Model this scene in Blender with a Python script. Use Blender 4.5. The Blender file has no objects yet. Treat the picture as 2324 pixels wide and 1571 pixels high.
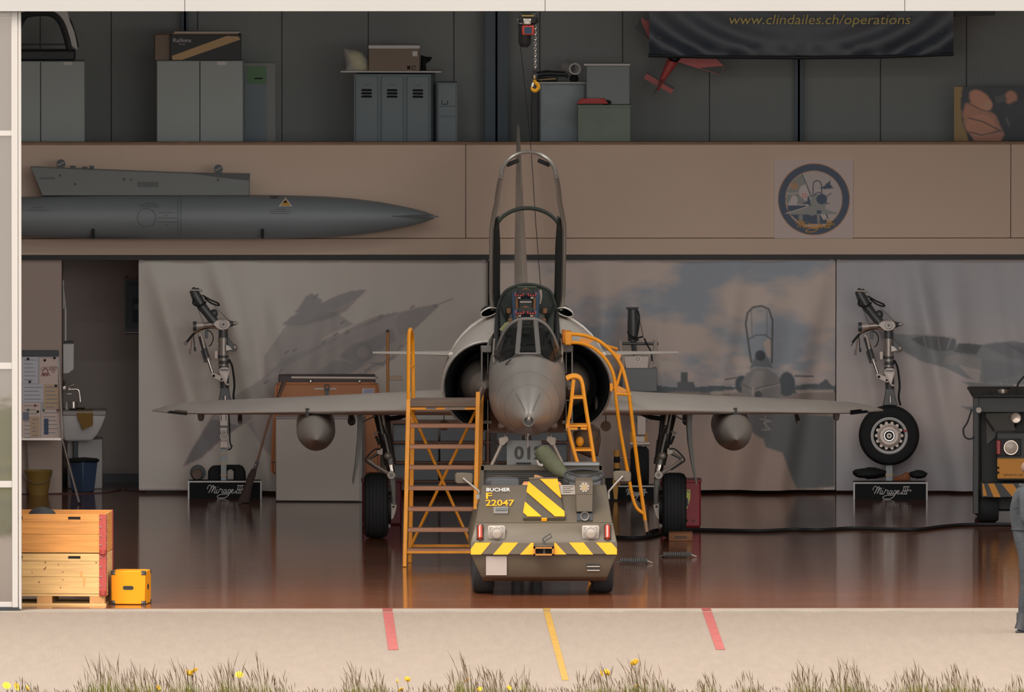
import bpy, bmesh, math, random
import numpy as np
from mathutils import Vector, Matrix
random.seed(7)
RNG = np.random.default_rng(7)
scene = bpy.context.scene
COL = scene.collection

# ---------------------------------------------------------------- camera
# world: X right, Y into the hangar (door threshold at Y=0), Z up, metres. Long telephoto view from high ground in front.
FPX, VX, VY, SD = 50000.0, 560.0, -1790.0, 224.0
DIST = FPX / SD
CAMH = (1382 - VY) / SD
CAMX = -(1200 - VX) / SD
cam_data = bpy.data.cameras.new('camera')
cam = bpy.data.objects.new('camera', cam_data)
COL.objects.link(cam)
cam.location = (CAMX, -DIST, CAMH)
aim = Vector((1162 - VX, FPX, -(785.5 - VY)))
cam.rotation_euler = aim.to_track_quat('-Z', 'Y').to_euler()
cam_data.sensor_fit = 'HORIZONTAL'
cam_data.sensor_width = 36.0
cam_data.lens = FPX * (aim.length / FPX) * 36.0 / 2324.0
cam_data.clip_start = 1.0
cam_data.clip_end = 900.0
scene.camera = cam

# ---------------------------------------------------------------- sky, sun, exposure
world = bpy.data.worlds.new('overcast_sky')
scene.world = world
world.use_nodes = True
bg = world.node_tree.nodes['Background']
bg.inputs['Color'].default_value = (1.0, 0.955, 0.905, 1)
bg.inputs['Strength'].default_value = 3.0
sun_data = bpy.data.lights.new('hazy_sun', 'SUN')
sun_data.energy = 4.5
sun_data.angle = math.radians(30)
sun_data.color = (1.0, 0.9, 0.78)
sun = bpy.data.objects.new('hazy_sun', sun_data)
COL.objects.link(sun)
sun.rotation_euler = Vector((0.30, 0.55, -0.80)).to_track_quat('-Z', 'Y').to_euler()
scene.view_settings.view_transform = 'Standard'
scene.view_settings.look = 'None'
scene.view_settings.gamma = 1.0
scene.view_settings.use_curve_mapping = False
scene.view_settings.exposure = 0.0
FILL_W = 32.0                                            # each added fill lamp under the ceiling
scene.cycles.max_bounces = 8
scene.cycles.diffuse_bounces = 5
scene.cycles.glossy_bounces = 4
scene.cycles.transparent_max_bounces = 12
scene.cycles.caustics_reflective = False
scene.cycles.caustics_refractive = False
scene.cycles.use_denoising = True
# a sampling portal across the hangar opening (gives off no light of its own)
pd = bpy.data.lights.new('door_portal', 'AREA')
pd.shape = 'RECTANGLE'
pd.size, pd.size_y = 15.0, 6.1
pd.cycles.is_portal = True
portal = bpy.data.objects.new('door_portal', pd)
COL.objects.link(portal)
portal.location = (2.35, 0.3, 3.05)
portal.rotation_euler = (math.radians(90), 0, 0)

# ---------------------------------------------------------------- measuring
def S(Y): return FPX / (Y + DIST)                       # pixels per metre at depth Y
def P(px, py, Y):
    s = S(Y)
    return Vector((CAMX + (px - VX) / s, Y, CAMH - (py - VY) / s))
def X_(px, Y): return CAMX + (px - VX) / S(Y)
def Z_(py, Y): return CAMH - (py - VY) / S(Y)
def YF(py): return FPX * CAMH / (py - VY) - DIST        # depth at which the floor shows at picture row py

# ---------------------------------------------------------------- colour and materials
def lin1(c):
    c = c / 255.0
    return c / 12.92 if c <= 0.04045 else ((c + 0.055) / 1.055) ** 2.4
def lin(c): return tuple(lin1(v) for v in c)
KZ = {'u': 0.13, 'b': 0.23, 'm': 0.7, 'n': 0.42, 'f': 2.4, 'o': 3.7, 'a': 1.0, 'd': 1.28}   # rough light level where a sampled colour was read
MATS = {}
def M(name, c=(128, 128, 128), zone='a', rough=0.6, metal=0.0, bump=0.0, bscale=60.0, var=0.0, vscale=4.0, stretch=(1, 1, 1),
      spec=0.5, coat=0.0, attr=None, alpha=None, dark=None, dirt=0.0):
    if name in MATS: return MATS[name]
    m = bpy.data.materials.new(name)
    m.use_nodes = True
    nt = m.node_tree
    bs = nt.nodes['Principled BSDF']
    k = KZ[zone]
    cool = (0.95, 1.01, 1.12) if zone in 'ub' else (1, 1, 1)         # the grey daylight far inside reads a little warm
    col = tuple(min(0.86, v / k * q) for v, q in zip(lin(c), cool)) + (1,)
    bs.inputs['Base Color'].default_value = col
    bs.inputs['Roughness'].default_value = rough
    bs.inputs['Metallic'].default_value = metal
    bs.inputs['Specular IOR Level'].default_value = spec
    bs.inputs['Coat Weight'].default_value = coat
    if attr:
        a = nt.nodes.new('ShaderNodeAttribute'); a.attribute_name = attr
        nt.links.new(a.outputs['Color'], bs.inputs['Base Color'])
    if bump or var or dirt:
        tc = nt.nodes.new('ShaderNodeTexCoord')
        mp = nt.nodes.new('ShaderNodeMapping'); mp.inputs['Scale'].default_value = stretch
        nt.links.new(tc.outputs['Object'], mp.inputs['Vector'])
        if var:
            n = nt.nodes.new('ShaderNodeTexNoise'); n.inputs['Scale'].default_value = vscale; n.inputs['Detail'].default_value = 5
            nt.links.new(mp.outputs['Vector'], n.inputs['Vector'])
            r = nt.nodes.new('ShaderNodeValToRGB')
            c2 = tuple(v * (1 - var) for v in (lin(dark) if dark else col[:3])) if not dark else tuple(v / k for v in lin(dark))
            c3 = tuple(min(0.9, v * (1 + var * 0.6)) for v in col[:3])
            r.color_ramp.elements[0].position = 0.3; r.color_ramp.elements[0].color = c2 + (1,)
            r.color_ramp.elements[1].position = 0.72; r.color_ramp.elements[1].color = c3 + (1,)
            nt.links.new(n.outputs['Fac'], r.inputs['Fac'])
            nt.links.new(r.outputs['Color'], bs.inputs['Base Color'])
        if bump:
            n2 = nt.nodes.new('ShaderNodeTexNoise'); n2.inputs['Scale'].default_value = bscale; n2.inputs['Detail'].default_value = 3
            nt.links.new(mp.outputs['Vector'], n2.inputs['Vector'])
            b = nt.nodes.new('ShaderNodeBump'); b.inputs['Strength'].default_value = bump; b.inputs['Distance'].default_value = 0.02
            nt.links.new(n2.outputs['Fac'], b.inputs['Height'])
            nt.links.new(b.outputs['Normal'], bs.inputs['Normal'])
    if alpha is not None:
        bs.inputs['Alpha'].default_value = alpha
    MATS[name] = m
    return m
def glass(name, tint=(1, 1, 1), amount=0.1, rough=0.02):
    """thin pane: mostly clear, part mirror"""
    if name in MATS: return MATS[name]
    m = bpy.data.materials.new(name); m.use_nodes = True
    nt = m.node_tree; nt.nodes.clear()
    o = nt.nodes.new('ShaderNodeOutputMaterial')
    t = nt.nodes.new('ShaderNodeBsdfTransparent'); t.inputs['Color'].default_value = tuple(tint) + (1,)
    g = nt.nodes.new('ShaderNodeBsdfGlossy'); g.inputs['Roughness'].default_value = rough
    lw = nt.nodes.new('ShaderNodeLayerWeight'); lw.inputs['Blend'].default_value = 0.3
    pw = nt.nodes.new('ShaderNodeMath'); pw.operation = 'POWER'; pw.inputs[1].default_value = 3.0
    ad = nt.nodes.new('ShaderNodeMath'); ad.operation = 'MULTIPLY_ADD'; ad.inputs[1].default_value = 0.6; ad.inputs[2].default_value = amount; ad.use_clamp = True
    x = nt.nodes.new('ShaderNodeMixShader')
    nt.links.new(lw.outputs['Facing'], pw.inputs[0]); nt.links.new(pw.outputs[0], ad.inputs[0]); nt.links.new(ad.outputs[0], x.inputs['Fac'])
    nt.links.new(t.outputs[0], x.inputs[1]); nt.links.new(g.outputs[0], x.inputs[2]); nt.links.new(x.outputs[0], o.inputs['Surface'])
    MATS[name] = m
    return m

# ---------------------------------------------------------------- mesh building
WORLD = {}
def V(*a): return Vector(a)
class MB:
    def __init__(s): s.v = []; s.f = []
    def add(s, vs, fs):
        o = len(s.v); s.v += [Vector(v) for v in vs]; s.f += [tuple(i + o for i in f) for f in fs]; return s
    def box(s, x0, x1, y0, y1, z0, z1):
        return s.add([(x0, y0, z0), (x1, y0, z0), (x1, y1, z0), (x0, y1, z0), (x0, y0, z1), (x1, y0, z1), (x1, y1, z1), (x0, y1, z1)],
                     [(0, 3, 2, 1), (4, 5, 6, 7), (0, 1, 5, 4), (1, 2, 6, 5), (2, 3, 7, 6), (3, 0, 4, 7)])
    def pbox(s, x0, x1, yt, yb, Y, d):
        """box whose front face, at depth Y, shows between picture columns x0..x1 and rows yt..yb"""
        a = P(x0, yt, Y); b = P(x1, yb, Y)
        return s.box(a.x, b.x, Y, Y + d, b.z, a.z)
    def bar(s, p0, p1, w, h, up=(0, 0, 1)):
        p0 = Vector(p0); p1 = Vector(p1); d = (p1 - p0).normalized(); up = Vector(up)
        if abs(d.dot(up)) > 0.98: up = Vector((0, 1, 0))
        a = d.cross(up).normalized() * (w / 2); b = a.cross(d).normalized() * (h / 2)
        vs = [p + i * a + j * b for p in (p0, p1) for i, j in ((-1, -1), (1, -1), (1, 1), (-1, 1))]
        return s.add(vs, [(0, 1, 2, 3), (7, 6, 5, 4), (0, 4, 5, 1), (1, 5, 6, 2), (2, 6, 7, 3), (3, 7, 4, 0)])
    def tube(s, pts, r, n=8, closed=False):
        pts = [Vector(p) for p in pts]; k = len(pts)
        rs = list(r) if isinstance(r, (list, tuple)) else [r] * k
        ref = None; rings = []
        for i, p in enumerate(pts):
            q0 = pts[i - 1] if (i > 0 or closed) else p
            q1 = pts[(i + 1) % k] if (i < k - 1 or closed) else p
            d = (q1 - q0)
            if d.length < 1e-9: d = Vector((0, 0, 1))
            d.normalize()
            if ref is None:
                ref = d.cross(Vector((0, 1, 0.13)))
                if ref.length < 0.1: ref = d.cross(Vector((1, 0, 0)))
            ref = (ref - d * ref.dot(d))
            if ref.length < 1e-6: ref = d.orthogonal()
            ref.normalize(); b = d.cross(ref)
            rings.append([p + (ref * math.cos(2 * math.pi * j / n) + b * math.sin(2 * math.pi * j / n)) * rs[i] for j in range(n)])
        return s.loft(rings, cap=not closed, closed=closed)
    def cyl(s, p0, p1, r0, r1=None, n=14): return s.tube([p0, p1], [r0, r0 if r1 is None else r1], n)
    def loft(s, rings, cap=True, closed=False):
        n = len(rings[0]); o = len(s.v)
        for r in rings: s.v += [Vector(p) for p in r]
        k = len(rings)
        for i in range(k if closed else k - 1):
            a = o + i * n; b = o + ((i + 1) % k) * n
            for j in range(n):
                s.f.append((a + j, a + (j + 1) % n, b + (j + 1) % n, b + j))
        if cap and not closed:
            s.f.append(tuple(range(o + n - 1, o - 1, -1))); e = o + (k - 1) * n
            s.f.append(tuple(range(e, e + n)))
        return s
    def lathe(s, prof, p0, axis, n=24, closed=False):
        """prof: (distance along axis, radius)"""
        p0 = Vector(p0); ax = Vector(axis).normalized(); u = ax.orthogonal().normalized(); w = ax.cross(u)
        return s.loft([[p0 + ax * t + (u * math.cos(2 * math.pi * j / n) + w * math.sin(2 * math.pi * j / n)) * max(r, 1e-4) for j in range(n)] for t, r in prof], closed=closed)
    def prism(s, pts, off):
        pts = [Vector(p) for p in pts]; off = Vector(off); n = len(pts); o = len(s.v)
        s.v += pts + [p + off for p in pts]
        s.f.append(tuple(range(o, o + n))); s.f.append(tuple(range(o + 2 * n - 1, o + n - 1, -1)))
        for j in range(n): s.f.append((o + j, o + n + j, o + n + (j + 1) % n, o + (j + 1) % n))
        return s
    def pprism(s, pp, Y, d): return s.prism([P(a, b, Y) for a, b in pp], (0, d, 0))
    def ball(s, c, r, n=14, m=8):
        c = Vector(c); r = r if isinstance(r, (tuple, list)) else (r, r, r)
        rings = []
        for i in range(m + 1):
            t = math.pi * i / m; q = max(math.sin(t), 0.02)
            rings.append([c + Vector((r[0] * q * math.cos(2 * math.pi * j / n), r[1] * q * math.sin(2 * math.pi * j / n), r[2] * math.cos(t))) for j in range(n)])
        return s.loft(rings)
    def rot(s, ang, pivot, axis='Z'):
        R = Matrix.Rotation(ang, 3, axis); pivot = Vector(pivot)
        s.v = [R @ (v - pivot) + pivot for v in s.v]; return s
    def mesh(s, name, base, bevel=0.0, smooth=40, seg=1):
        me = bpy.data.meshes.new(name)
        me.from_pydata([v - base for v in s.v], [], s.f)
        bm = bmesh.new(); bm.from_mesh(me)
        bmesh.ops.recalc_face_normals(bm, faces=bm.faces)
        if bevel:
            es = [e for e in bm.edges if len(e.link_faces) == 2 and e.calc_face_angle(0) > 0.6]
            bmesh.ops.bevel(bm, geom=es, offset=bevel, segments=seg, affect='EDGES', clamp_overlap=True)
        bm.to_mesh(me); bm.free()
        if smooth:
            me.polygons.foreach_set('use_smooth', [True] * len(me.polygons))
            me.set_sharp_from_angle(angle=math.radians(smooth))
        return me
    def build(s, name, mat, parent=None, base=None, **kw):
        b = WORLD[parent.name] if parent is not None else (Vector(base) if base is not None else Vector((0, 0, 0)))
        o = bpy.data.objects.new(name, s.mesh(name, b, **kw))
        o.data.materials.append(mat)
        COL.objects.link(o)
        if parent is not None: o.parent = parent
        else: o.location = b
        WORLD[o.name] = b
        return o
def link(name, me, mat, parent):
    o = bpy.data.objects.new(name, me); me.materials.append(mat); COL.objects.link(o); o.parent = parent
    WORLD[o.name] = WORLD[parent.name]; return o
def tag(o, label, cat, group=None):
    o['label'] = label; o['category'] = cat
    if group: o['group'] = group
    return o
def thing(name, label, cat, loc, rz=0.0, group=None):
    o = bpy.data.objects.new(name, None); COL.objects.link(o)
    o.empty_display_size = 0.1; o.location = loc; o.rotation_euler = (0, 0, rz)
    WORLD[o.name] = Vector(loc)
    return tag(o, label, cat, group)
def solo(mb, name, mat, label, cat, group=None, base=None, **kw):
    if base is None:
        xs = [v.x for v in mb.v]; ys = [v.y for v in mb.v]
        base = ((min(xs) + max(xs)) / 2, (min(ys) + max(ys)) / 2, min(v.z for v in mb.v))
    return tag(mb.build(name, mat, None, base, **kw), label, cat, group)
def struct(mb, name, mat, parent=None, **kw):
    o = mb.build(name, mat, parent, **kw)
    if parent is None: o['kind'] = 'structure'
    return o
def sroot(name, loc=(0, 0, 0)):
    o = bpy.data.objects.new(name, None); COL.objects.link(o); o.location = loc; WORLD[o.name] = Vector(loc); o['kind'] = 'structure'; return o
def pts(lst, Y): return [P(a, b, Y) for a, b in lst]
def smooth_path(lst, n=6):
    """Catmull-Rom through points"""
    p = [Vector(q) for q in lst]; out = []
    for i in range(len(p) - 1):
        a = p[max(i - 1, 0)]; b = p[i]; c = p[i + 1]; d = p[min(i + 2, len(p) - 1)]
        for k in range(n):
            t = k / n
            out.append(0.5 * ((2 * b) + (c - a) * t + (2 * a - 5 * b + 4 * c - d) * t * t + (3 * b - a - 3 * c + d) * t ** 3))
    out.append(p[-1]); return out
def text(body, parent, mat, x0, x1, yt, yb, Y, off=0.003, shear=0.0, name='lettering', up=None, vertical=False, org=None, bold=0.0):
    """lettering that fills the picture box x0..x1, yt..yb at depth Y on a face towards the camera (or leaning along up)"""
    cu = bpy.data.curves.new('t', 'FONT'); cu.body = body; cu.extrude = 0.0; cu.shear = shear; cu.resolution_u = 3; cu.offset = bold
    o = bpy.data.objects.new('t', cu); COL.objects.link(o)
    dg = bpy.context.evaluated_depsgraph_get()
    me = bpy.data.meshes.new_from_object(o.evaluated_get(dg))
    bpy.data.objects.remove(o); bpy.data.curves.remove(cu)
    co = np.array([v.co[:] for v in me.vertices])
    mn = co.min(0); mx = co.max(0); t = (co - mn) / np.maximum(mx - mn, 1e-6)
    a = P(x0, yb, Y); b = P(x1, yt, Y)
    base = WORLD[parent.name]
    for v, q in zip(me.vertices, t):
        if vertical:
            p = Vector((a.x + (b.x - a.x) * (1 - q[1]), Y - off, a.z + (b.z - a.z) * q[0]))
        elif up is not None:
            p = Vector((a.x + (b.x - a.x) * q[0], a.y, a.z)) + Vector(up) * q[1] + Vector((0, -off, off * 0.4))
        else:
            p = Vector((a.x + (b.x - a.x) * q[0], Y - off, a.z + (b.z - a.z) * q[1]))
        v.co = p - base
    return link(name, me, mat, parent)

# ---------------------------------------------------------------- flat prints (banners, emblem, poster): a small painter for print colours
class Canvas:
    def __init__(s, x0, y0, x1, y1, step, c):
        s.x0, s.y0, s.step = x0, y0, step
        s.w = int(round((x1 - x0) / step)) + 1; s.h = int(round((y1 - y0) / step)) + 1
        s.X, s.Y = np.meshgrid(x0 + np.arange(s.w) * step, y0 + np.arange(s.h) * step)
        s.im = np.ones((s.h, s.w, 3)) * np.array(lin(c))
    def blur(s, m, k):
        for _ in range(int(k)):
            p = np.pad(m, 1, mode='edge')
            m = (p[:-2, 1:-1] + p[2:, 1:-1] + p[1:-1, :-2] + p[1:-1, 2:] + 2 * m) / 6.0
        return m
    def mask(s, pl):
        x = s.X; y = s.Y; ins = np.zeros(x.shape, bool); n = len(pl)
        for i in range(n):
            ax, ay = pl[i]; bx, by = pl[(i + 1) % n]
            if ay == by: continue
            c = (ay > y) != (by > y)
            ins ^= c & (x < (bx - ax) * (y - ay) / (by - ay) + ax)
        return ins.astype(float)
    def put(s, m, c, a=1.0):
        m = (m * a)[..., None]; s.im = s.im * (1 - m) + np.array(lin(c)) * m
    def poly(s, pl, c, a=1.0, soft=1): s.put(s.blur(s.mask(pl), soft), c, a); return s
    def ell(s, cx, cy, rx, ry, c, a=1.0, soft=1, ang=0.0):
        ca, sa = math.cos(ang), math.sin(ang); dx = s.X - cx; dy = s.Y - cy
        d = ((dx * ca + dy * sa) / rx) ** 2 + ((-dx * sa + dy * ca) / ry) ** 2
        s.put(s.blur((d < 1).astype(float), soft), c, a); return s
    def line(s, pl, w, c, a=1.0, soft=1):
        m = np.zeros(s.X.shape)
        for (ax, ay), (bx, by) in zip(pl[:-1], pl[1:]):
            L = max((bx - ax) ** 2 + (by - ay) ** 2, 1e-6)
            t = np.clip(((s.X - ax) * (bx - ax) + (s.Y - ay) * (by - ay)) / L, 0, 1)
            d = np.hypot(s.X - ax - t * (bx - ax), s.Y - ay - t * (by - ay))
            m = np.maximum(m, np.clip((w / 2 + s.step * 0.5 - d) / s.step, 0, 1))
        s.put(s.blur(m, soft - 1), c, a); return s
    def grad(s, c0, c1, f, a=1.0):
        f = np.clip(f, 0, 1)[..., None] * a; g = np.array(lin(c0)) * (1 - f) + np.array(lin(c1)) * f
        s.im = g
    def noise(s, sx, sy, oct=4, seed=1):
        r = np.random.default_rng(seed); out = np.zeros(s.X.shape); amp = 1.0; tot = 0
        for o in range(oct):
            gx = int((s.X.max() - s.x0) / sx) + 4; gy = int((s.Y.max() - s.y0) / sy) + 4
            g = r.random((gy, gx)); u = (s.X - s.x0) / sx; v = (s.Y - s.y0) / sy
            i = np.floor(u).astype(int); j = np.floor(v).astype(int); fu = u - i; fv = v - j
            fu = fu * fu * (3 - 2 * fu); fv = fv * fv * (3 - 2 * fv)
            out += amp * ((g[j, i] * (1 - fu) + g[j, i + 1] * fu) * (1 - fv) + (g[j + 1, i] * (1 - fu) + g[j + 1, i + 1] * fu) * fv)
            tot += amp; amp *= 0.5; sx /= 2; sy /= 2
        return out / tot
    def sheet(s, name, mat, Y, parent=None, fold=None, k=1.0, thick=0.0):
        """real sheet at depth Y carrying the print; fold(X, Y) gives its waves in metres"""
        s_ = S(Y)
        wx = CAMX + (s.X - VX) / s_; wz = CAMH - (s.Y - VY) / s_; wy = np.full(s.X.shape, float(Y))
        if fold is not None: wy = wy - fold(s.X, s.Y)
        base = WORLD[parent.name] if parent is not None else Vector((wx.mean(), Y, wz.min()))
        co = np.stack([wx - base.x, wy - base.y, wz - base.z], -1).reshape(-1, 3)
        idx = np.arange(s.w * s.h).reshape(s.h, s.w)
        q = np.stack([idx[:-1, :-1], idx[1:, :-1], idx[1:, 1:], idx[:-1, 1:]], -1).reshape(-1, 4)
        me = bpy.data.meshes.new(name); me.vertices.add(len(co)); me.vertices.foreach_set('co', co.ravel())
        me.loops.add(q.size); me.loops.foreach_set('vertex_index', q.ravel().astype(np.int32))
        me.polygons.add(len(q)); me.polygons.foreach_set('loop_start', np.arange(0, q.size, 4, dtype=np.int32))
        me.update(calc_edges=True); me.validate()
        at = me.attributes.new('print', 'FLOAT_COLOR', 'POINT')
        rgba = np.concatenate([np.clip(s.im.reshape(-1, 3) * k * np.array((0.97, 1.0, 1.06)), 0, 0.86), np.ones((len(co), 1))], 1)
        at.data.foreach_set('color', rgba.ravel().astype(np.float32))
        me.polygons.foreach_set('use_smooth', [True] * len(me.polygons))
        o = bpy.data.objects.new(name, me); me.materials.append(mat); COL.objects.link(o)
        if thick:
            md = o.modifiers.new('thickness', 'SOLIDIFY'); md.thickness = thick; md.offset = -1
        if parent is not None: o.parent = parent
        else: o.location = base
        WORLD[o.name] = base
        return o

# "Mirage III" in brush script, as strokes in a 680 x 210 box
SCRIPT = [[(305, 1330), (320, 1285), (350, 1265), (375, 1282), (365, 1330), (325, 1388), (362, 1330), (402, 1275), (418, 1284), (405, 1325), (375, 1386), (412, 1330), (440, 1292), (455, 1302), (440, 1345), (426, 1380), (440, 1392), (462, 1378)],
          [(482, 1330), (463, 1375), (473, 1392), (500, 1378), (530, 1325), (541, 1322), (548, 1333), (577, 1334), (562, 1368), (570, 1391), (596, 1378)],
          [(490, 1298), (500, 1294)],
          [(642, 1338), (616, 1335), (596, 1365), (606, 1391), (626, 1380), (647, 1335), (636, 1375), (646, 1392), (668, 1378)],
          [(716, 1338), (690, 1333), (669, 1365), (680, 1391), (701, 1378), (719, 1335), (706, 1380), (670, 1430), (620, 1460), (560, 1469), (492, 1462), (480, 1440), (520, 1416), (600, 1408), (685, 1410)],
          [(722, 1378), (760, 1352), (767, 1337), (746, 1333), (725, 1365), (736, 1390), (772, 1385), (812, 1358)],
          [(858, 1272), (815, 1388)], [(893, 1272), (855, 1388)], [(930, 1272), (890, 1388)], [(835, 1272), (948, 1272)], [(798, 1390), (908, 1390)],
          [(825, 1336), (900, 1340), (940, 1326), (975, 1328), (960, 1352)]]
def script_lettering(parent, mat, x0, x1, yt, yb, Y, r=0.0055, off=0.004):
    mb = MB()
    for st in SCRIPT:
        q = [P(x0 + (a - 300) / 680 * (x1 - x0), yt + (b - 1262) / 208 * (yb - yt), Y - off) for a, b in st]
        if len(q) > 2: q = smooth_path(q, 3)
        mb.tube(q, r, 5)
    return mb.build('lettering', mat, parent)
# ================================================================ THE SETTING
m_floor = M('floor_epoxy', (116, 70, 47), spec=0.4, rough=0.09, bump=0.06, bscale=7.0, stretch=(0.35, 4, 1), var=0.22, vscale=1.2)
m_apron = M('asphalt', (136, 124, 113), 'd', rough=0.95, bump=0.6, bscale=70, var=0.05, vscale=16, stretch=(0.7, 0.07, 1), spec=0.15)
m_run = M('runway_asphalt', (120, 114, 108), 'd', rough=0.9, var=0.1)
m_lawn = M('meadow_soil', (80, 80, 40), 'd', rough=0.95, var=0.5, vscale=0.6, spec=0.1)
m_conc = M('threshold_concrete', (146, 136, 125), 'd', rough=0.85, bump=0.3, bscale=40, var=0.12, vscale=3)
m_clad = M('white_cladding', (164, 162, 160), 'd', rough=0.5, var=0.03, vscale=0.8)
m_alu = M('white_frame', (176, 171, 167), 'd', rough=0.4)
m_up = M('wall_panel_grey', (62, 63, 60), 'u', rough=0.6, bump=0.55, bscale=9, stretch=(1, 1, 0.02), var=0.10, vscale=0.7)
m_plaster = M('lower_plaster', (102, 94, 87), 'b', rough=0.85, var=0.06, vscale=1.0)
m_white = M('white_partition', (104, 92, 82), 'b', rough=0.75)
m_cream = M('parapet_cream', (124, 107, 92), 'b', rough=0.6, var=0.05, vscale=0.6)
m_steel = M('dark_steel', (34, 40, 44), 'u', rough=0.5)
m_ceil = M('ceiling_sheet', (150, 148, 142), rough=0.7)
m_black = M('black_rail', (40, 42, 45), rough=0.5)
m_wood_cap = M('wood_cap', (82, 62, 46), 'b', rough=0.6, var=0.2, vscale=5)
m_base = M('baseboard_grey', (56, 58, 58), 'b', rough=0.6)
m_blk = M('matte_black', (30, 33, 36), rough=0.75)

struct(MB().box(-9.2, 12.2, 0.03, 22.6, -0.3, 0.0), 'floor', m_floor)
struct(MB().box(-60, 60, YF(1388), 0.03, -0.3, -0.004), 'trim_1', m_conc)
struct(MB().box(-60, 60, -13.2, YF(1388), -0.3, -0.014), 'apron', m_apron)
struct(MB().box(-60, 60, -40, -13.2, -0.3, -0.03), 'meadow_ground', m_lawn)
struct(MB().box(-90, 90, -222, -40, -0.3, -0.04), 'runway', m_run)
# painted guide lines on the apron
def ground_line(name, pp, c, mat_name, a=None):
    mb = MB()
    q = [P(x, y, YF(y)) for x, y in pp]
    for p in q: p.z = 0.0
    mb.prism([Vector((p.x, p.y, -0.0125 if p.y < YF(1388) else -0.0025)) for p in q], (0, 0, 0.003))
    o = struct(mb, name, M(mat_name, c, 'd', rough=0.8, var=0.25, vscale=9), smooth=0)
    return o
ground_line('red_guide_line', [(869, 1388), (891, 1388), (904, 1474), (881, 1474)], (152, 72, 68), 'paint_red')
ground_line('red_guide_line', [(1595, 1388), (1616, 1388), (1646, 1474), (1625, 1474)], (152, 72, 68), 'paint_red')
ground_line('yellow_guide_line', [(1234, 1388), (1249, 1388), (1291, 1543), (1276, 1543)], (160, 122, 36), 'paint_yellow')
for nm, x0, x1, c in (('red_guide_line', 868, 890, (132, 56, 52)), ('red_guide_line', 1592, 1613, (132, 56, 52)), ('yellow_guide_line', 1233, 1248, (146, 112, 36))):
    mb = MB(); a = X_(x0, 0); b = X_(x1, 0)
    struct(mb.box(a, b, YF(1388), 0.028, -0.003, -0.0005), nm, M('threshold_' + nm, c, 'd', rough=0.7), smooth=0)

# shell
struct(MB().box(-9.4, -9.2, 0, 22.6, 0, 7.8), 'wall_left', m_plaster)
struct(MB().box(12.2, 12.4, 0, 22.6, 0, 7.8), 'wall_right', m_plaster)
struct(MB().box(-9.4, 12.4, -0.05, 22.8, 7.6, 7.8), 'ceiling', m_ceil)
wb = sroot('wall_back')
YB = 22.2
MB().box(-9.2, 12.2, YB + 0.08, YB + 0.3, 0, 7.6).build('wall_core', m_plaster, wb)
seams = [-600, -405, -210, -15, 92, 253, 449, 640, 836, 1030, 1225, 1413, 1610, 1805, 1998, 2193, 2388, 2583, 2778, 2973, 3168]
for a, b in zip(seams[:-1], seams[1:]):
    MB().box(X_(a, YB) + 0.003, X_(b, YB) - 0.003, YB, YB + 0.078, 2.75, 7.55).build('panel', m_up, wb, bevel=0.006)
MB().box(-9.2, 12.2, YB, YB + 0.08, 0, 2.6).build('lower_wall', m_plaster, wb)
for (x0, x1, d) in ((1100, 1152, 0.3), (1803, 1821, 0.16), (413, 428, 0.16)):
    mb = MB(); a, b = X_(x0, YB), X_(x1, YB)
    mb.box(a, b, YB - d, YB - d + 0.02, 2.75, 7.55).box(a, b, YB - 0.02, YB, 2.75, 7.55).box((a + b) / 2 - 0.012, (a + b) / 2 + 0.012, YB - d, YB, 2.75, 7.55)
    struct(mb, 'steel_column', m_steel, smooth=0)
# gallery
YP = 20.0
struct(MB().box(-9.2, 12.2, YP + 0.02, YB, 2.62, 2.75), 'gallery_slab', m_cream)
par = sroot('wall_parapet')
zt, zb, zl = Z_(327, YP), Z_(578, YP), Z_(540, YP)
xs = [-9.2, X_(-180, YP), X_(1057, YP), X_(2294, YP), 12.2]
for a, b in zip(xs[:-1], xs[1:]):
    MB().box(a + 0.003, b - 0.003, YP, YP + 0.1, zl, zt).build('panel', m_cream, par, bevel=0.003)
MB().box(-9.2, 12.2, YP - 0.02, YP + 0.1, zb, zl - 0.006).build('fascia', m_cream, par, bevel=0.004)
bo = MB()
for x in (497, 1032, 1326, 1885, 2140, 240):
    p = P(x, 560, YP - 0.02); o = MB().cyl(p, p + V(0, -0.006, 0), 0.014, n=8).build('bolt', m_cream, par)
MB().box(-9.2, 12.2, YP - 0.03, YP + 0.14, zt, zt + 0.026).build('cap', m_wood_cap, par)
struct(MB().box(-9.2, 12.2, YP - 0.05, YP + 0.03, Z_(589, YP), Z_(579, YP)), 'trim_2', m_black)
# white partition and low baseboard in the wash corner
YW = YF(1121)
struct(MB().box(-9.2, X_(140, YW), YW, YB, 0, 2.62), 'wall_partition', m_white)
struct(MB().box(X_(140, YW), X_(330, YB), YB - 0.03, YB, 0, 0.1), 'baseboard_back', m_base)
# front of the building: white cladding above the door, and the glazed sliding leaf
wf = sroot('wall_front')
YL = -0.35
zl = Z_(25, YL)
for a, b in zip([-1213, -396, 420, 1237, 2053, 2870, 3686], [-396, 420, 1237, 2053, 2870, 3686, 4400]):
    MB().box(X_(a, YL) + 0.0018, X_(b, YL) - 0.0018, YL, YL + 0.08, zl, 8.3).build('panel', m_clad, wf, bevel=0.002)
MB().box(-9.4, 12.4, YL + 0.08, 0.05, zl + 0.01, 8.3).build('lintel_core', m_clad, wf)
MB().box(9.9, 12.4, YL + 0.1, 0.0, 0, zl).build('jamb', m_clad, wf)
MB().box(-9.4, 9.9, YL + 0.09, YL + 0.12, zl - 0.004, zl + 0.02).build('edge_strip', m_blk, wf)
dr = sroot('door_1')
YD = -0.25
m_pane = M('coated_glass', (176, 172, 170), rough=0.03, metal=0.9, bump=0.015, bscale=3)
xs = [(-9.2, X_(27, YD))]
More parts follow.
